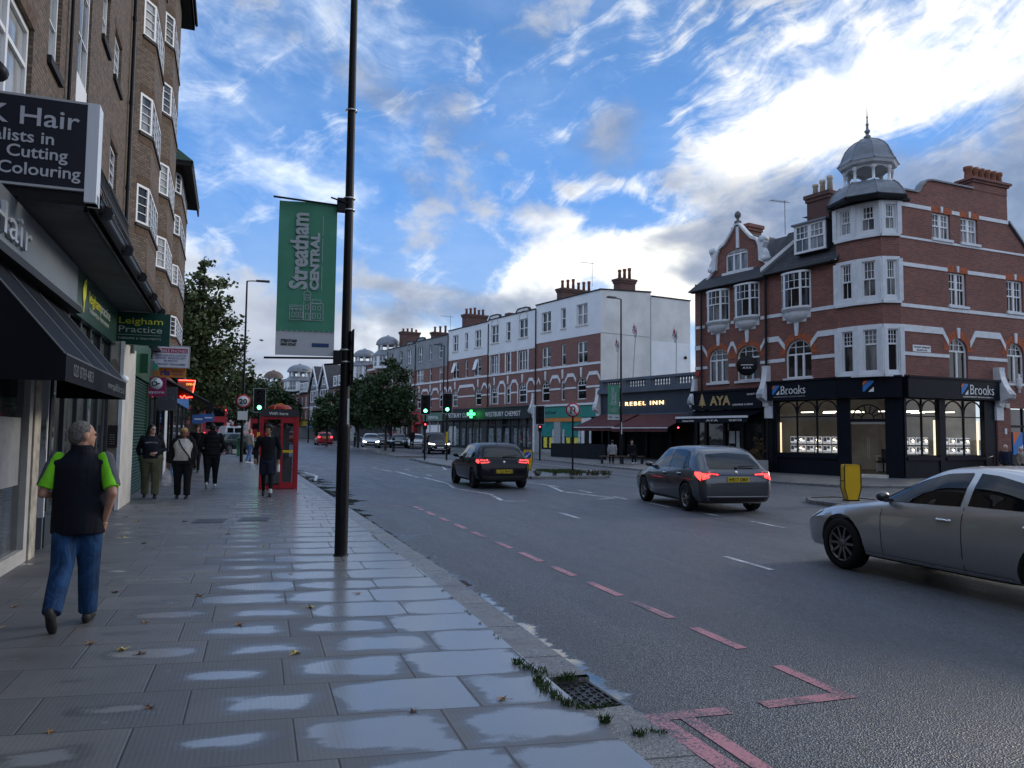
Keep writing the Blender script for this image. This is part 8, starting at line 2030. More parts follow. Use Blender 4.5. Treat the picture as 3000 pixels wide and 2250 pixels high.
# oncoming and parked traffic further up
KU = hatch(4.6, 1.8, 1.70, .28, [dict(x0=.55, x1=.80, lo=[(.55, .80), (.80, .80)], hi=[(.55, .95), (.80, .95)], m=tail_off)], [], [dict(x0=.42, x1=.82, lo=[(.42, .70), (.82, .74)], hi=[(.42, .78), (.82, .84)], m=lamp_on)], wb=2.67, fo=.92, wr=.36, spokes=5,
           front_panels=[('grille', .40, [(-9, .56), (9, .56)], [(-9, .74), (9, .74)]), ('chrome_wing', .82, [(-.82, .66), (-.5, .36), (.5, .36), (.82, .66)], [(-.82, .69), (-.5, .40), (.5, .40), (.82, .69)], chrome), ('lower_grille', .6, [(-9, .30), (9, .30)], [(-9, .35), (9, .35)])])
make_car('black off road style car coming towards us with headlamps lit', (13.55, 60.5, gz(60) - 0.1), 184, KU, p_black, near=False)
GP = 'cars coming down the far carriageway'
KM = saloon(4.7, 1.83, 1.45, 2.85, .85, heads=[dict(x0=.42, x1=.76, lo=[(.42, .56), (.76, .60)], hi=[(.42, .63), (.76, .73)], m=lamp_on)])
make_car('pale silver car coming towards us just right of the black lamp post', (10.6, 76.5, gz(76) - 0.1), 188, KM, p_silver, GP, near=False)
KH = hatch(4.0, 1.72, 1.46, .3, [dict(x0=.55, x1=.78, lo=[(.55, .80), (.78, .80)], hi=[(.55, .95), (.78, .95)], m=tail_off)], [], [dict(x0=.45, x1=.80, lo=[(.45, .62), (.8, .66)], hi=[(.45, .70), (.8, .78)], m=lamp_c)], wb=2.5, fo=.8)
c1 = make_car('dark green car half hidden behind the silver oncoming car', (12.5, 81.0, gz(81) - 0.1), 190, KH, carpaint('dark_green_paint', (0.012, 0.03, 0.024), 0.2), GP, near=False)
for (x, y, h, pm, lb) in ((13.6, 77.6, 196, carpaint('teal_car_paint', (0.02, 0.05, 0.05), 0.3), 'teal hatchback parked between the dark green car and the white one'), (14.8, 75.0, 190, p_white, 'white hatchback parked next to the person in dark clothes')):
    c2 = copy_tree(c1); c2.location = (x, y, gz(y) - 0.1); c2.rotation_euler = (0, 0, R(-h)); tag(c2, lb, 'car', GP)
    for ch in c2.children:
        if ch.name.startswith('body') or ch.name.startswith('door_mirror'): ch.data = ch.data.copy(); ch.data.materials.clear(); ch.data.materials.append(pm)
rc = copy_tree(c1); rc.location = (6.9, 88, gz(88) - 0.1); rc.rotation_euler = (0, 0, R(2)); tag(rc, 'red car seen from behind to the left of the black lamp post', 'car', 'red and dark cars far up the road')
for ch in rc.children:
    if ch.name.startswith('body') or ch.name.startswith('door_mirror'): ch.data = ch.data.copy(); ch.data.materials.clear(); ch.data.materials.append(p_red)
    if ch.name.startswith('tail_lamp'): ch.data = ch.data.copy(); ch.data.materials.clear(); ch.data.materials.append(tail_on)
rc2 = copy_tree(rc); rc2.location = (3.3, 94, gz(94) - 0.1); tag(rc2, 'maroon car far up the road beside the phone box', 'car')
dk = copy_tree(c1); dk.location = (-1.55, 64.5, gz(64) - 0.1); dk.rotation_euler = (0, 0, R(-52)); tag(dk, 'dark car turning out of the side road behind the person in cream', 'car')

# white van
van = thing('van', 'white van driving away under the trees on the far left', 'van', (-3.0, 89.0, gz(89) - 0.1), R(14))
kv = [(-2.4, .30, .80, .88, .6, .86, 1.0, .78, 1.86, .05), (-2.3, .26, .84, .93, .7, .90, 1.1, .80, 1.93, .06), (0, .25, .85, .95, .7, .91, 1.1, .80, 1.95, .06), (1.2, .25, .85, .95, .7, .90, 1.1, .76, 1.85, .06), (1.9, .25, .85, .94, .65, .88, 1.02, .76, 1.10, .05), (2.4, .28, .78, .86, .55, .78, .80, .66, .86, .03), (2.5, .34, .70, .76, .5, .68, .64, .6, .68, .02)]
ob, tr = car_shell(kv, [(.94, 1.6), (.94, -1.4)], .33, 40); ob.parent = van; ob.data.materials.append(p_white); add_wheels(van, [(.94, 1.6), (.94, -1.4)], .33, .21, 5, alloy)
for s in (-1, 1):
    end_patch(tr, [(-9, 1.25), (9, 1.25)], [(-9, 1.75), (9, 1.75)], *(sorted((s * .06, s * .68))), -1, .01, 6, 4).build('rear_window', cglass, van); end_patch(tr, [(-9, .75), (9, .75)], [(-9, 1.15), (9, 1.15)], *(sorted((s * .76, s * .86))), -1, .01, 3, 3).build('tail_lamp', tail_on, van)
MB().box(-.25, .25, -2.45, -2.38, .62, .74).build('number_plate', plate_y, van); MB().box(-.4, .4, -2.4, -2.2, 1.99, 2.08).build('roof_sign', tail_off, van)
# double decker
bus = thing('double_decker_bus', 'red double decker bus seen from behind at the far left', 'bus', (-6.0, 97.0, gz(97) - 0.1), R(16))
m = MB(); m.prism([(-1.25, -5, .30), (1.25, -5, .30), (1.25, -5, 3.95), (1.12, -5, 4.28), (.8, -5, 4.38), (-.8, -5, 4.38), (-1.12, -5, 4.28), (-1.25, -5, 3.95)], (0, 10, 0)); m.build('body', p_bus, bus)
m = MB(); m.box(-1.02, 1.02, -5.02, -5.0, 3.0, 3.95); m.build('upper_rear_window', cglass, bus); m = MB(); m.box(-.95, .95, -5.02, -5.0, 1.55, 2.35); m.build('lower_rear_window', cglass, bus)
for s in (-1, 1):
    MB().box(*(sorted((s * 1.255, s * 1.25))), -4.6, 4.6, 3.0, 3.9).build('side_window', cglass, bus); MB().box(*(sorted((s * 1.255, s * 1.25))), -4.0, 4.6, 1.2, 2.2).build('side_window', cglass, bus)
    MB().box(*(sorted((s * 1.0, s * 1.2))), -5.03, -5.0, .8, 1.2).build('tail_lamp', tail_on, bus); MB().lathe([(0, -.02), (.07, 0)], (s * 1.13, -5.01, 3.7), 10, axis='y').build('tail_lamp', tail_on, bus)
MB().box(-.3, .3, -5.03, -5.0, .5, .62).build('number_plate', plate_y, bus); add_wheels(bus, [(1.24, 2.6), (1.24, -2.6)], .48, .28, 6, alloy_d)
bus2 = copy_tree(bus); bus2.location = (-1.6, 118, gz(118) - 0.1); bus2.rotation_euler = (0, 0, R(20)); tag(bus2, 'second red bus, farther off, hidden behind the white van and trees', 'bus')


# ================= people =================
def loft(mb, secs, n=20):
    """stack of ellipses (z, cx, cy, rx, ry) closed at both ends"""
    vs = []
    for z, cx, cy, rx, ry in secs:
        for k in range(n): a = 2 * pi * k / n; vs.append((cx + rx * math.cos(a), cy + ry * math.sin(a), z))
    mb.mesh(vs, [(i * n + k, i * n + (k + 1) % n, (i + 1) * n + (k + 1) % n, (i + 1) * n + k) for i in range(len(secs) - 1) for k in range(n)], True)
    mb.mesh(vs, [tuple(range(n))[::-1], tuple(range((len(secs) - 1) * n, len(secs) * n))])


def limb(mb, pts, rs, n=14, hem=False):
    P = [Vector(p) for p in pts]; q, r = [], []
    for i in range(len(P) - 1):
        for k in range(4): q.append(P[i].lerp(P[i + 1], k / 4)); r.append(rs[i] + (rs[i + 1] - rs[i]) * k / 4)
    q.append(P[-1]); r.append(rs[-1]); mb.tube(q, r, n)
    for p, a in list(zip(P, rs))[:len(P) - hem]: mb.ball(p, a, a, a, n, 8)


def fuse(mb, name, m, parent, vox, sm=4, crease=None):
    """melt overlapping volumes into one continuous skin"""
    o = _build(mb, name, m, None); md = o.modifiers.new('r', 'REMESH'); md.mode = 'VOXEL'; md.voxel_size = vox; md.use_smooth_shade = True
    s = o.modifiers.new('s', 'SMOOTH'); s.iterations = sm; s.factor = 0.5
    dg = bpy.context.evaluated_depsgraph_get(); dg.update(); me = bpy.data.meshes.new_from_object(o.evaluated_get(dg)); o.modifiers.clear(); old = o.data; o.data = me; bpy.data.meshes.remove(old)
    me.materials.clear(); me.materials.append(m); o.parent = parent; return o


def cloth(name, col, folds=0.5, rough=0.85, var=0.15):
    if name in MATS: return MATS[name]
    m, t, b = newmat(name); o = coord(t); x, y, z = sep(t, o)
    n = noise(t, xyz(t, x * 1.6, y * 1.6, z * 0.7), 5.0, 5, 0.55, 0.8); f = noise(t, o, 90.0, 2, 0.5)
    setn(t, b, 'Base Color', mix(t, n.step(0.3, 0.7), tuple(q * (1 - var) for q in col), tuple(min(1, q * (1 + var)) for q in col))); b.inputs['Roughness'].default_value = rough; b.inputs['Specular IOR Level'].default_value = 0.2
    bump(t, b, n + f * 0.06, folds, 0.035); return m


skin_a = mat('skin_tan', (0.34, 0.185, 0.125), 0.55, var=0.1, vs=12); skin_b = mat('skin_pale', (0.46, 0.29, 0.23), 0.5, var=0.08, vs=12); skin_c = mat('skin_brown', (0.13, 0.062, 0.04), 0.5, var=0.1, vs=12); skin_d = mat('skin_olive', (0.26, 0.15, 0.10), 0.5, var=0.1, vs=12)
eye_m = mat('eye', (0.02, 0.018, 0.016), 0.2)


def hand(mb, w_, dr, pal, s, curl=0.5, thumb=1):
    """palm with five separate bent fingers; w_ wrist, dr along the hand, pal the way the palm faces"""
    w_, dr, pal = Vector(w_), Vector(dr).normalized(), Vector(pal).normalized(); sd = dr.cross(pal).normalized() * thumb; pal = (pal - dr * pal.dot(dr)).normalized()
    for k in range(5): mb.ball(w_ + dr * (0.02 + 0.018 * k) * s, 0.036 * s, 0.036 * s, 0.024 * s, 8, 6)
    for i, (o, L) in enumerate(((0.032, 0.070), (0.011, 0.080), (-0.011, 0.075), (-0.031, 0.058))):
        p = w_ + dr * 0.092 * s + sd * o * s; q = p + (dr * math.cos(curl) + pal * math.sin(curl)) * L * 0.5 * s; e = q + (dr * math.cos(curl * 2.1) + pal * math.sin(curl * 2.1)) * L * 0.5 * s
        mb.tube([p - dr * 0.02 * s, p, q, e], [0.0095 * s, 0.0095 * s, 0.0085 * s, 0.007 * s], 7); mb.ball(e, 0.007 * s, 0.007 * s, 0.007 * s, 6, 4)
    p = w_ + dr * 0.03 * s + sd * 0.034 * s; q = p + (dr * 0.7 + sd * 0.6 + pal * 0.2).normalized() * 0.04 * s; e = q + (dr * 0.9 + pal * 0.4).normalized() * 0.03 * s; mb.tube([p, q, e], [0.013 * s, 0.010 * s, 0.008 * s], 7)


def head_parts(mb, c, yaw, s, tilt=0.0):
    """skull, jaw, nose, ears, brow; returns a placer for face points"""
    M = Matrix.Translation(c) @ Matrix.Rotation(yaw, 4, 'Z') @ Matrix.Rotation(tilt, 4, 'X')
    def B(x, y, z, rx, ry, rz, n=16, k=10):
        i0 = len(mb.v); mb.ball((x * s, y * s, z * s), rx * s, ry * s, rz * s, n, k); mb.v[i0:] = [tuple(M @ Vector(v)) for v in mb.v[i0:]]
    B(0, -0.008, 0.022, 0.076, 0.095, 0.092); B(0, 0.028, -0.03, 0.062, 0.066, 0.080); B(0, 0.055, -0.078, 0.040, 0.035, 0.030); B(0, 0.090, -0.012, 0.012, 0.020, 0.022, 8, 6); B(0, 0.078, 0.024, 0.05, 0.02, 0.012, 10, 6)
    B(0, 0.087, -0.050, 0.022, 0.010, 0.008, 8, 6)
    for e in (-1, 1): B(e * 0.080, -0.008, -0.008, 0.012, 0.024, 0.034, 8, 8)
    return M


def person(label, pos, heading, H=1.72, bulk=1.0, skin=skin_b, legs=((12, 5, 0), (-14, 20, 0)), arms=None, head_yaw=0.0, top=None, top_len=0.0, sleeve=1.0, trousers=None, trouser_r=(1.0, 1.0, 1.0), shoe=None, hair=None, hair_kind='short', vox=0.014, belly=0.0, hip=1.0, lean=0.0, shoulder=1.0, seated=False, sock=None, group=None, hands=True, head_s=1.0):
    P = thing('person', label, 'person', pos, R(-heading), group); s = H / 1.72
    HZ = 0.90; J = {}
    for sd, (a, k, ft) in zip((-1, 1), legs):
        a, k = R(a), R(k); h = Vector((sd * 0.085 * hip, 0, HZ)); kn = h + Vector((sd * 0.006, 0.43 * math.sin(a), -0.43 * math.cos(a))); an = kn + Vector((0, 0.41 * math.sin(a - k), -0.41 * math.cos(a - k))); J[sd] = (h, kn, an, R(ft))
    low = min(J[q][2].z - (0.075 + (0.11 * math.sin(J[q][3]) if J[q][3] > 0 else 0)) for q in J); dz_ = -low
    sh_ = lambda v: Vector((v[0], v[1], v[2] + dz_))
    J = {q: (sh_(J[q][0]), sh_(J[q][1]), sh_(J[q][2]), J[q][3]) for q in J}; hz = HZ + dz_; ln = math.tan(R(lean))
    bk = bulk; S = lambda z: Vector((0, (z - 0.9) * ln, z - 0.90 + hz))
    sx = 0.185 * shoulder
    arms = arms or (((-0.05, -0.03, 1.15), (-0.04, 0.06, 0.90)), ((0.05, -0.03, 1.15), (0.04, 0.06, 0.90)))
    A = {}
    for sd, (el, wr_) in zip((-1, 1), arms):
        b = S(1.405) + Vector((sd * sx, 0, 0)); q = lambda v: Vector((v[0] + sd * sx, v[1] + (v[2] - 0.9) * ln, v[2] - 0.90 + hz)); A[sd] = (b, q(el), q(wr_))
    sc = lambda mb: mb.v.__setitem__(slice(None), [(x * s, y * s, z * s) for x, y, z in mb.v])
    tors = [(0.84, 0.150 * hip * bk, 0.105 * bk), (0.92, 0.165 * hip * bk, 0.115 * bk), (1.02, 0.150 * bk, 0.105 * bk + belly * .6), (1.12, 0.148 * bk, 0.108 * bk + belly), (1.24, 0.162 * bk, 0.115 * bk + belly * .5), (1.34, 0.175 * bk * shoulder, 0.110 * bk), (1.41, 0.165 * shoulder, 0.085), (1.455, 0.09, 0.065)]
    hc = S(1.605) + Vector((0, 0.015, 0))
    # the body: one skin
    m = MB(); loft(m, [(S(z).z, 0, S(z).y + (belly * .4 if 1.0 < z < 1.3 else 0), rx * .93, ry * .93) for z, rx, ry in tors]); limb(m, [S(1.42), hc - Vector((0, 0.02, 0.05))], [0.056, 0.052])
    for sd in (-1, 1):
        h, kn, an, ft = J[sd]; limb(m, [h, kn, an], [0.078 * bk, 0.050 * bk, 0.036]); limb(m, A[sd], [0.050, 0.038, 0.027])
    M = head_parts(m, hc, R(head_yaw), head_s)
    for sd in (-1, 1):
        el, wr_ = A[sd][1], A[sd][2]; m.ball(wr_, 0.027, 0.027, 0.027, 10, 6)
    sc(m); body = fuse(m, 'body', skin, P, vox, 3)
    if hands:
        m = MB()
        for sd in (-1, 1):
            el, wr_ = A[sd][1], A[sd][2]; d_ = (wr_ - el).normalized(); hand(m, wr_ + d_ * 0.005, d_, Vector((-sd, 0.15, 0)), 1.0, 0.55, 1)
        sc(m); hm_ = _build(m, 'hand', skin, None); bm_ = bmesh.new(); bm_.from_mesh(body.data); bm_.from_mesh(hm_.data); bm_.to_mesh(body.data); bm_.free(); bpy.data.objects.remove(hm_); body.data.polygons.foreach_set('use_smooth', [True] * len(body.data.polygons))
    for e in (-1, 1):
        q = M @ Vector((e * 0.032 * head_s, 0.086 * head_s, 0.008 * head_s)); x = MB().ball(q * s, 0.011 * s, 0.008 * s, 0.008 * s, 8, 6); x.build('eye', eye_m, P)
    # trousers
    if trousers:
        m = MB(); a, b, c = trouser_r
        loft(m, [(S(z).z, 0, S(z).y, rx * 1.06 * hip ** 0, ry * 1.10) for z, rx, ry in ((0.82, .135 * hip * bk, .105 * bk), (0.88, .165 * hip * bk, .118 * bk), (0.96, .163 * hip * bk, .115 * bk), (1.02, .155 * bk, .11 * bk + belly * .5))])
        for sd in (-1, 1):
            h, kn, an, ft = J[sd]; e = kn.lerp(an, 0.97); limb(m, [h, h.lerp(kn, .5), kn, kn.lerp(an, .5), e], [0.100 * a * bk, 0.088 * a * bk, 0.068 * b, 0.062 * (b + c) / 2, 0.056 * c], hem=True)
        sc(m); fuse(m, 'trousers', trousers, P, vox, 3)
    # top
    if top:
        m = MB(); e = 0.016; z0 = 0.93 - top_len
        sec = [(z, rx, ry) for z, rx, ry in tors if z > z0]; sec = [(z0, tors[1][1], tors[1][2])] + sec
        loft(m, [(S(z).z, 0, S(z).y + (belly * .4 if 1.0 < z < 1.3 else 0), rx + e, ry + e) for z, rx, ry in sec])
        for sd in (-1, 1):
            b, el, wr_ = A[sd]
            if sleeve > 0.6: limb(m, [b, el, el.lerp(wr_, min(1, (sleeve - .5) * 2) * 0.96)], [0.070, 0.056, 0.044], hem=True)
            elif sleeve > 0: limb(m, [b, b.lerp(el, sleeve * 2)], [0.070, 0.064], hem=True)
        sc(m); fuse(m, 'top', top, P, vox, 3)
    for sd in (-1, 1):
        h, kn, an, ft = J[sd]; m = MB(); d_ = Vector((0, math.cos(ft), -math.sin(ft))); u = Vector((0, math.sin(ft), math.cos(ft))); base = an - u * 0.04
        for k in range(7):
            q = base + d_ * (-0.05 + 0.033 * k); w_ = (0.036, 0.040, 0.041, 0.043, 0.045, 0.043, 0.034)[k]; hh = (0.052, 0.058, 0.052, 0.042, 0.036, 0.030, 0.024)[k]; m.ball(q + u * (hh - 0.034), w_, 0.036, hh, 12, 8)
        m.ball(an, 0.043, 0.045, 0.04, 10, 6)
        sc(m); sh = fuse(m, 'shoe', shoe or black, P, min(vox, .012), 2)
        if sock: x = MB(); limb(x, [an + Vector((0, 0, 0.02)), an + Vector((0, 0, 0.09))], [0.044, 0.044]); sc(x); x.build('sock', sock, P)
    if hair:
        m = MB(); Mh = Matrix.Translation(Vector((0, 0, 0)))
        def B(x, y, z, rx, ry, rz, n=18, k=12):
            i0 = len(m.v); m.ball((x * head_s, y * head_s, z * head_s), rx * head_s, ry * head_s, rz * head_s, n, k); m.v[i0:] = [tuple(M @ Vector(v)) for v in m.v[i0:]]
        if hair_kind == 'crop': B(0, -0.020, 0.032, 0.0795, 0.093, 0.0905); B(0, -0.05, -0.005, 0.070, 0.060, 0.075)
        elif hair_kind == 'short': B(0, -0.02, 0.038, 0.085, 0.096, 0.092); B(0, -0.05, 0.0, 0.076, 0.066, 0.08)
        elif hair_kind == 'curly':
            rg = random.Random(3)
            for k in range(70):
                a = rg.uniform(0, 6.28); z = rg.uniform(-0.35, 1); r = math.sqrt(1 - z * z); x, y = r * math.cos(a) * .095, r * math.sin(a) * .10 - .02
                if y > 0.055 and z < 0.35: continue
                B(x, y, 0.03 + z * 0.105, 0.03, 0.03, 0.03, 8, 6)
        elif hair_kind == 'long':
            B(0, -0.02, 0.036, 0.086, 0.098, 0.093)
            for e in (-1, 1):
                for k in range(9): B(e * (0.072 + 0.006 * k), -0.02 - 0.004 * k, 0.0 - 0.036 * k, 0.034, 0.05, 0.045, 10, 8)
            for k in range(8): B(0, -0.075, -0.03 * k, 0.085, 0.03, 0.05, 12, 8)
        elif hair_kind == 'fringe': B(0, -0.018, 0.042, 0.090, 0.102, 0.092); B(0, -0.055, 0.0, 0.082, 0.07, 0.085); B(0, 0.066, 0.062, 0.055, 0.028, 0.026)
        sc(m); fuse(m, 'hair', hair, P, min(vox, 0.011), 2)
    P['_'] = 0; del P['_']
    return P, dict(J=J, A=A, S=S, M=M, s=s, hc=hc, sc=sc, tors=tors)


navyv = cloth('navy_fleece', (0.006, 0.007, 0.013), 0.55); jeans = cloth('blue_jeans', (0.012, 0.040, 0.105), 0.9, var=0.45); poloc = cloth('lime_polo', (0.16, 0.52, 0.02), 0.5); slatep = cloth('slate_polo', (0.075, 0.078, 0.095), 0.5)
boot = mat('dark_boot', (0.018, 0.018, 0.018), 0.6); grey_hair = mat('grey_hair', (0.10, 0.095, 0.09), 0.9, var=0.5, vs=60, bump=0.4, bs=150); dark_hair = mat('dark_hair', (0.010, 0.008, 0.007), 0.5, var=0.4, vs=40, bump=0.5, bs=90); white_shoe = mat('white_shoe', (0.60, 0.60, 0.60), 0.6)
# man walking away with a body warmer
P, d_ = person('stocky man walking away in a black body warmer and lime green sleeves, grey hair cropped', (-1.40, 7.28, 0), 3, 1.66, 1.22, skin_a, legs=((-15, 20, 48), (7, 3, -4)), arms=(((-0.085, -0.07, 1.11), (-0.01, 0.17, 1.08)), ((0.095, -0.10, 1.11), (0.02, -0.02, 0.87))), head_yaw=-52, trousers=jeans, trouser_r=(1.0, 1.30, 1.32), shoe=boot, hair=grey_hair, hair_kind='crop', vox=0.009, belly=0.03, shoulder=1.0, hip=0.92, head_s=1.08)
s, S, A = d_['s'], d_['S'], d_['A']
m = MB()
for sd in (-1, 1): b, el, w_ = A[sd]; limb(m, [b, b.lerp(el, 0.5), b.lerp(el, 0.84)], [0.063, 0.062, 0.066], hem=True)
m.ball(S(1.38), 0.17, 0.09, 0.07); d_['sc'](m); fuse(m, 'polo_shirt', poloc, P, 0.010, 2)
for sd in (-1, 1): m = MB(); b, el, w_ = A[sd]; o = Vector((sd * 0.011, 0.004, 0.004)); limb(m, [b + o, b.lerp(el, 0.45) + o * 1.6, b.lerp(el, 0.83) + o * 1.7], [0.062, 0.058, 0.055], hem=True); d_['sc'](m); fuse(m, 'sleeve_panel', slatep, P, 0.010, 2)
m = MB(); tz = [(0.765, .212, .172), (0.80, .214, .176), (0.86, .214, .176), (0.94, .212, .172), (1.04, .210, .170), (1.14, .212, .168), (1.25, .218, .162), (1.33, .220, .148), (1.385, .200, .122), (1.43, .14, .098), (1.475, .098, .088)]
loft(m, [(S(z).z, 0, S(z).y + 0.005, rx, ry) for z, rx, ry in tz], 28)
for sd in (-1, 1): m.ball(S(1.365) + Vector((sd * 0.178, 0, 0)), 0.050, 0.080, 0.062)
loft(m, [(S(z).z, 0, S(z).y + 0.004, r, r * .95) for z, r in ((1.44, .094), (1.50, .088), (1.525, .084))], 24); d_['sc'](m); fuse(m, 'body_warmer', navyv, P, 0.009, 3)
# woman in hoodie
hood = cloth('dark_hoodie', (0.010, 0.013, 0.020), 0.6); olive = cloth('olive_trousers', (0.105, 0.108, 0.062), 0.7, var=0.2)
P, d_ = person('woman in a dark lettered hoodie and olive trousers walking past the green shutter', (-2.44, 20.47, 0), 176, 1.76, 1.24, skin_b, legs=((8, 2, 0), (-6, 10, 0)), arms=(((-0.085, -0.05, 1.13), (0.07, 0.155, 1.06)), ((0.10, -0.06, 1.13), (0.06, -0.05, 0.98))), head_yaw=38, top=hood, top_len=0.03, trousers=olive, trouser_r=(1.12, 1.32, 1.5), shoe=boot, hair=dark_hair, hair_kind='long', vox=0.014, hip=1.28, belly=0.03)
tx = text(P, 'HAMPTONS', mat('print_white', (0.42, 0.44, 0.46), 0.8), (0.13 * d_['s'], 0.163 * d_['s'], 1.285 * d_['s']), 0.055, right=(-1, 0, 0), width=0.27, ext=0.004, name='lettering')
q = MB(); M = d_['M']
for e in (-1, 1):
    c = M @ Vector((e * 0.033, 0.098, 0.008)); q.tube([c + Vector((0.024 * math.cos(k), 0, 0.018 * math.sin(k))) for k in [i * pi / 5 for i in range(11)]], 0.003, 5)
d_['sc'](q); q.build('spectacles', black, P)
# woman with cardigan and carrier bag
card_b = cloth('black_cardigan', (0.008, 0.008, 0.010), 0.6); cream_top = cloth('cream_top', (0.42, 0.40, 0.38), 0.6); blackt = cloth('black_trousers', (0.007, 0.008, 0.011), 0.6); blond = mat('golden_hair', (0.33, 0.22, 0.085), 0.7, var=0.4, vs=40, bump=0.5, bs=90)
P, d_ = person('woman with short golden hair in cream top and black cardigan carrying a plastic bag', (-1.70, 20.2, 0), 182, 1.68, 1.24, skin_c, legs=((5, 2, 0), (-4, 8, 0)), arms=(((-0.085, -0.02, 1.12), (-0.06, 0.06, 0.90)), ((0.10, -0.03, 1.12), (0.125, 0.05, 0.84))), head_yaw=-6, top=cream_top, top_len=0.02, sleeve=0.3, trousers=blackt, trouser_r=(1.12, 1.3, 1.45), shoe=boot, hair=blond, hair_kind='fringe', vox=0.014, hip=1.3, belly=0.05)
S, A = d_['S'], d_['A']; m = MB()
for sd in (-1, 1):
    b, el, w_ = A[sd]; limb(m, [b, el, el.lerp(w_, .93)], [0.078, 0.070, 0.060], hem=True); limb(m, [S(1.42) + Vector((sd * .10, -0.01, 0)), S(1.2) + Vector((sd * 0.165, 0.03, 0)), S(0.98) + Vector((sd * 0.185, 0.04, 0)), S(0.80) + Vector((sd * 0.20, 0.02, 0))], [0.055, 0.06, 0.07, 0.06])
loft(m, [(S(z).z, 0, S(z).y - 0.055, rx, ry) for z, rx, ry in ((0.80, .19, .10), (1.0, .18, .10), (1.2, .175, .095), (1.36, .18, .085), (1.43, .12, .07))]); d_['sc'](m); fuse(m, 'cardigan', card_b, P, 0.014, 3)
m = MB(); m.tube([S(1.42) + Vector((0.10, 0.10, 0)), S(1.34) + Vector((0.06, 0.175, 0)), S(1.22) + Vector((-0.01, 0.225, 0)), S(1.08) + Vector((-0.12, 0.215, 0)), S(0.92) + Vector((-0.20, 0.10, 0))], 0.016, 6); m.box(-0.30, -0.13, 0.06, 0.15, S(0.82).z, S(0.98).z); d_['sc'](m); m.build('shoulder_bag', black, P)
w_ = d_['A'][1][2] * d_['s']; bx = thing('carrier_bag', 'pale see through plastic bag hanging from the hand of the woman in the black cardigan', 'bag', (-1.70, 20.2, 0), R(-182)); m = MB()
loft(m, [(w_.z - 0.08, w_.x + .03, w_.y, .02, .02), (w_.z - 0.20, w_.x + .035, w_.y, .07, .05), (w_.z - 0.32, w_.x + .04, w_.y, .115, .075), (w_.z - 0.46, w_.x + .045, w_.y, .125, .085), (w_.z - 0.53, w_.x + .045, w_.y, .095, .07), (w_.z - 0.545, w_.x + .045, w_.y, .04, .03)], 16)
bag_m = mat('thin_plastic', (0.55, 0.54, 0.56), 0.3, var=0.3, vs=14, bump=0.8, bs=22); bag_m.node_tree.nodes['Principled BSDF'].inputs['Alpha'].default_value = 0.55; fuse(m, 'sack', bag_m, bx, 0.012, 1)
m = MB(); m.tube([(w_.x + .03, w_.y, w_.z - .02), (w_.x + .03, w_.y, w_.z - .10)], .012, 6); m.build('handle', bag_m, bx)
# man with hooded coat seen from behind
coat = cloth('black_puffer', (0.009, 0.010, 0.012), 0.9)
P, d_ = person('person seen from behind in a black hooded puffer coat and white trainers', (-1.24, 23.65, 0), -2, 1.80, 1.16, skin_d, legs=((-6, 18, 30), (8, 4, 0)), arms=(((-0.10, -0.03, 1.14), (-0.03, 0.08, 0.94)), ((0.10, -0.03, 1.14), (0.03, 0.08, 0.94))), top=coat, top_len=0.14, trousers=blackt, trouser_r=(1.15, 1.25, 0.95), shoe=white_shoe, hair=dark_hair, hair_kind='short', vox=0.015, hip=1.12, shoulder=1.1)
m = MB(); S = d_['S']; m.ball(S(1.47) + Vector((0, -0.09, 0)), .13, .075, .085); m.ball(S(1.43) + Vector((0, -0.04, 0)), .15, .11, .07)
for k in range(5): loft(m, [(S(0.86 + k * .11).z + q, 0, -0.01, .20 + r, .145 + r) for q, r in ((0, 0.0), (0.03, 0.016), (0.08, 0.016), (0.11, 0.0))])
d_['sc'](m); fuse(m, 'hood', coat, P, 0.015, 2)
# man in dark sportswear with bottle
swt = cloth('black_sweater', (0.006, 0.007, 0.011), 0.6); shorts = cloth('navy_shorts', (0.016, 0.018, 0.036), 0.6)
P, d_ = person('man in black sweater, dark shorts over leggings walking towards us beside the phone box', (0.25, 20.5, 0), 184, 1.77, 0.98, skin_d, legs=((10, 4, -3), (-8, 22, 28)), arms=(((-0.08, -0.05, 1.13), (-0.06, 0.06, 0.88)), ((0.09, -0.04, 1.13), (0.08, 0.09, 0.90))), head_yaw=-8, top=swt, top_len=0.06, trousers=blackt, trouser_r=(0.90, 0.85, 0.80), shoe=boot, hair=dark_hair, hair_kind='curly', vox=0.013, sock=white_shoe, shoulder=1.08)
J, S = d_['J'], d_['S']; m = MB(); loft(m, [(S(z).z, 0, 0, .165, .125) for z in (0.80, 0.95)])
for sd in (-1, 1): h, kn, an, ft = J[sd]; limb(m, [h, h.lerp(kn, .5), h.lerp(kn, .88)], [.105, .108, .100], hem=True)
d_['sc'](m); fuse(m, 'shorts', shorts, P, 0.014, 2)
for sd, nm, lb, mm in ((-1, 'bottle', 'white drinks bottle in the hand of the man in black beside the phone box', white_shoe), (1, 'phone', 'pale phone held low by the man in black beside the phone box', poster_g)):
    w_ = d_['A'][sd][2] * d_['s']; t_ = thing(nm, lb, nm, (0.25, 20.5, 0), R(-184)); m = MB()
    if sd < 0: m.lathe([(0, -0.30), (.036, -0.30), (.038, -.28), (.038, -.12), (.03, -.10), (.022, -.09)], (w_.x - .0, w_.y + .02, w_.z), 14); m.build('flask', mm, t_); MB().lathe([(.024, -.09), (.024, -.05), (0, -.045)], (w_.x, w_.y + .02, w_.z), 12).build('cap', plastic, t_)
    else: m.box(w_.x - .006, w_.x + .006, w_.y - .03, w_.y + .045, w_.z - .20, w_.z - .06); m.build('case', mm, t_)
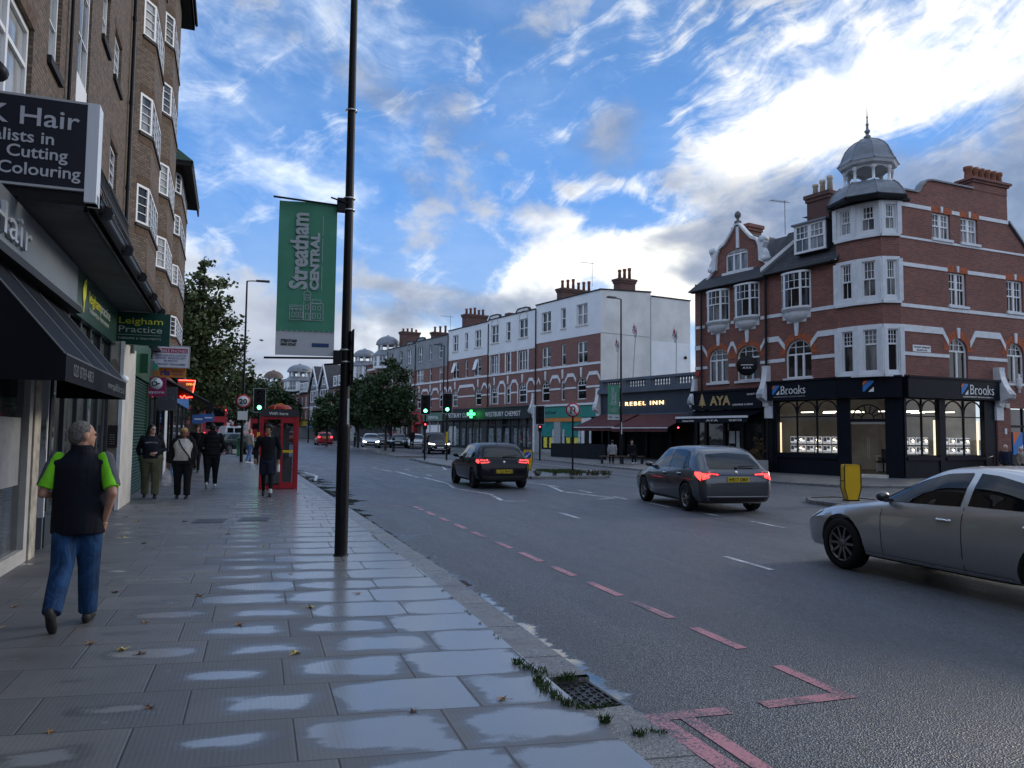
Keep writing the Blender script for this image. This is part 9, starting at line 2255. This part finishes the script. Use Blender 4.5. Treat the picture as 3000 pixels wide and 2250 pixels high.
# person in cream by the signal
creamj = cloth('cream_jacket', (0.46, 0.41, 0.33), 0.6); lightj = cloth('light_jeans', (0.11, 0.19, 0.34), 0.6)
person('person in a cream jacket, cap and light jeans stepping along beyond the phone box', (-0.38, 41.6, 0.02), 55, 1.76, 1.1, skin_b, legs=((10, 5, 0), (-10, 14, 0)), top=creamj, top_len=0.1, trousers=lightj, trouser_r=(1.1, 1.25, 1.3), shoe=white_shoe, hair=blond, hair_kind='short', vox=0.022)
# dim figures under the shop awning
person('dark coated pedestrian half hidden behind the golden haired woman, under the shop awning', (-2.45, 29.5, 0), 178, 1.74, 1.1, skin_d, top=coat, top_len=0.2, trousers=blackt, shoe=boot, hair=dark_hair, vox=0.022)
person('pedestrian in black by the blue pavement board, farther from us', (-3.1, 36.0, 0), 10, 1.72, 1.05, skin_c, top=swt, top_len=0.1, trousers=blackt, shoe=boot, hair=dark_hair, vox=0.024)
person('tall pedestrian in black just left of the person in the puffer coat', (-2.3, 33.0, 0), 185, 1.86, 1.05, skin_d, top=coat, top_len=0.15, trousers=blackt, shoe=boot, hair=dark_hair, vox=0.024)
# across the road
pale_shirt = cloth('pale_grey_shirt', (0.28, 0.28, 0.29), 0.6); navyj = cloth('navy_jacket', (0.012, 0.017, 0.035), 0.6); furc = cloth('taupe_coat', (0.20, 0.17, 0.145), 0.9); silver_hair = mat('white_hair', (0.52, 0.50, 0.48), 0.8)


def bench(label, x, y, rz, w_=1.4):
    b = thing('bench', label, 'bench', (x, y, gz(y)), rz); MB().box(-w_ / 2, w_ / 2, -0.2, 0.2, 0.40, 0.45).build('seat', wood, b)
    for q in (-w_ / 2 + .1, w_ / 2 - .1): MB().box(q - .03, q + .03, -0.17, 0.17, 0, 0.40).build('leg', postm, b)
    return b


def seated(label, x, y, heading, zseat=0.45, **k):
    """sitting figure: thighs level, shins down, feet on the ground"""
    p, d = person(label, (x, y, gz(y)), heading, legs=((86, 88, 0), (84, 84, 0)), **k); return p


bench('low dark bench in front of the pub screen', 19.3, 40.2, R(-10)); bench('dark bench by the lamp post at the pub', 20.5, 40.1, R(-10))
seated('person in a pale grey shirt sitting with back to us before the pub', 19.3, 40.2, 20, H=1.72, skin=skin_b, top=pale_shirt, top_len=0.05, trousers=blackt, shoe=boot, hair=dark_hair, vox=0.024)
seated('person in dark clothes and white shoes sitting by the lamp post at the pub', 20.5, 40.1, 190, H=1.74, skin=skin_b, top=swt, trousers=blackt, shoe=white_shoe, hair=dark_hair, vox=0.024)
bench('bench at the side entrance of the corner shop', 30.6, 24.6, R(5), 1.9)
seated('balding older man in a navy jacket at the side of the corner shop', 30.2, 24.6, 200, H=1.78, skin=skin_b, top=navyj, top_len=0.05, trousers=blackt, shoe=boot, hair=silver_hair, hair_kind='crop', vox=0.022)
seated('person with silver hair and taupe coat at the right picture edge', 31.0, 24.55, 170, H=1.66, skin=skin_b, top=furc, top_len=0.05, trousers=blackt, shoe=boot, hair=silver_hair, vox=0.022)
person('dark clothed pedestrian standing beside the white parked hatchback up the road', (13.7, 71.5, gz(71.5)), 190, 1.78, 1.1, skin_d, top=coat, top_len=0.15, trousers=blackt, shoe=boot, hair=dark_hair, vox=0.03)

# ================= the street behind the viewpoint and beyond the side road =================
for lab, x0, x1, y0, y1, z, mm in (('brick houses with slate roofs beyond the side road on the left', -45, -12.5, 118, 126, 9.0, red_brick2), ('brown brick flats carrying on behind the viewpoint', -16, -3.2, -60, -12, 17, brown_brick), ('brick shops on the far corner of the side street', 30, 46, -14, 3, 10.5, red_brick2), ('pale shops closing the street behind the viewpoint', -2, 26, -75, -62, 11, red_brick2), ('dark brick houses farther along the right side behind the viewpoint', 27, 42, -60, -20, 11, red_brick2)):
    h = thing('far_building', lab, 'building', ((x0 + x1) / 2, (y0 + y1) / 2, 0)); a, b = (x1 - x0) / 2, (y1 - y0) / 2
    MB().box(-a, a, -b, b, -0.5, z).build('wall', mm, h)
    m = MB(); m.prism([(-a - .3, -b - .3, z), (-a - .3, b + .3, z), (-a - .3, 0, z + b * .5)], (2 * a + .6, 0, 0)) if a > b else m.prism([(-a - .3, -b - .3, z), (a + .3, -b - .3, z), (0, -b - .3, z + a * .5)], (0, 2 * b + .6, 0)); m.build('roof', slate, h)
    nx = int(a * 2 / 3.2); gm_ = pane_far
    for k in range(nx):
        for zz in range(1, int(z / 3)):
            u = -a + 1.6 + k * 3.2; sgn_ = -1 if y0 > 0 else 1; m = MB(); yy = sgn_ * b; m.box(u - .6, u + .6, yy - .02, yy + .02, zz * 3 + .6, zz * 3 + 2.2); 
            if nx * z < 160: m.build('window', gm_, h)
    ny = int(b * 2 / 3.2)
    if x0 > 20 or x0 < -10:
        for k in range(ny):
            for zz in range(1, int(z / 3)):
                u = -b + 1.6 + k * 3.2; xx = -a if x0 > 0 else a
                if y0 < 50: MB().box(xx - .02, xx + .02, u - .6, u + .6, zz * 3 + .6, zz * 3 + 2.2).build('window', gm_, h)


# ================= far-apart pieces of a part become parts of their own =================
def split_pieces(o, cache):
    me = o.data
    if me.name in cache: parts = cache[me.name]
    else:
        n = len(me.vertices); par = list(range(n))

        def find(a):
            while par[a] != a: par[a] = par[par[a]]; a = par[a]
            return a
        for e in me.edges:
            a, b = find(e.vertices[0]), find(e.vertices[1])
            if a != b: par[a] = b
        isl = {}
        for i in range(n): isl.setdefault(find(i), []).append(i)
        keys = list(isl); box = []
        for k in keys:
            c = [me.vertices[i].co for i in isl[k]]; box.append([(min(v[j] for v in c), max(v[j] for v in c)) for j in range(3)])
        size = [max(h - l for l, h in b) for b in box]; g = list(range(len(keys)))

        def gf(a):
            while g[a] != a: a = g[a]
            return a
        for i in range(len(keys)):
            for j in range(i):
                d2 = sum(max(0, box[i][q][0] - box[j][q][1], box[j][q][0] - box[i][q][1]) ** 2 for q in range(3))
                if d2 ** .5 <= max(.02, .5 * max(size[i], size[j])) * .98: g[gf(i)] = gf(j)
        grp = {}
        for i, k in enumerate(keys): grp.setdefault(gf(i), []).extend(isl[k])
        parts = [me]
        if len(grp) > 1:
            parts = []
            for vs_ in grp.values():
                keep = set(vs_); bm_ = bmesh.new(); bm_.from_mesh(me); bm_.verts.ensure_lookup_table()
                bmesh.ops.delete(bm_, geom=[v for v in bm_.verts if v.index not in keep], context='VERTS'); q = bpy.data.meshes.new(me.name)
                for mt in me.materials: q.materials.append(mt)
                bm_.to_mesh(q); bm_.free(); parts.append(q)
        cache[me.name] = parts
    if len(parts) > 1:
        o.data = parts[0]
        for q in parts[1:]: c = o.copy(); c.data = q; C.objects.link(c); c.parent = o.parent


cache = {}
for o in list(bpy.data.objects):
    if o.type == 'MESH' and o.parent and o.get('kind') is None and len(o.data.vertices) < 6000 and not any(k in o.name for k in ('crown', 'trunk', 'body', 'core', 'pattern', 'hair')): split_pieces(o, cache)
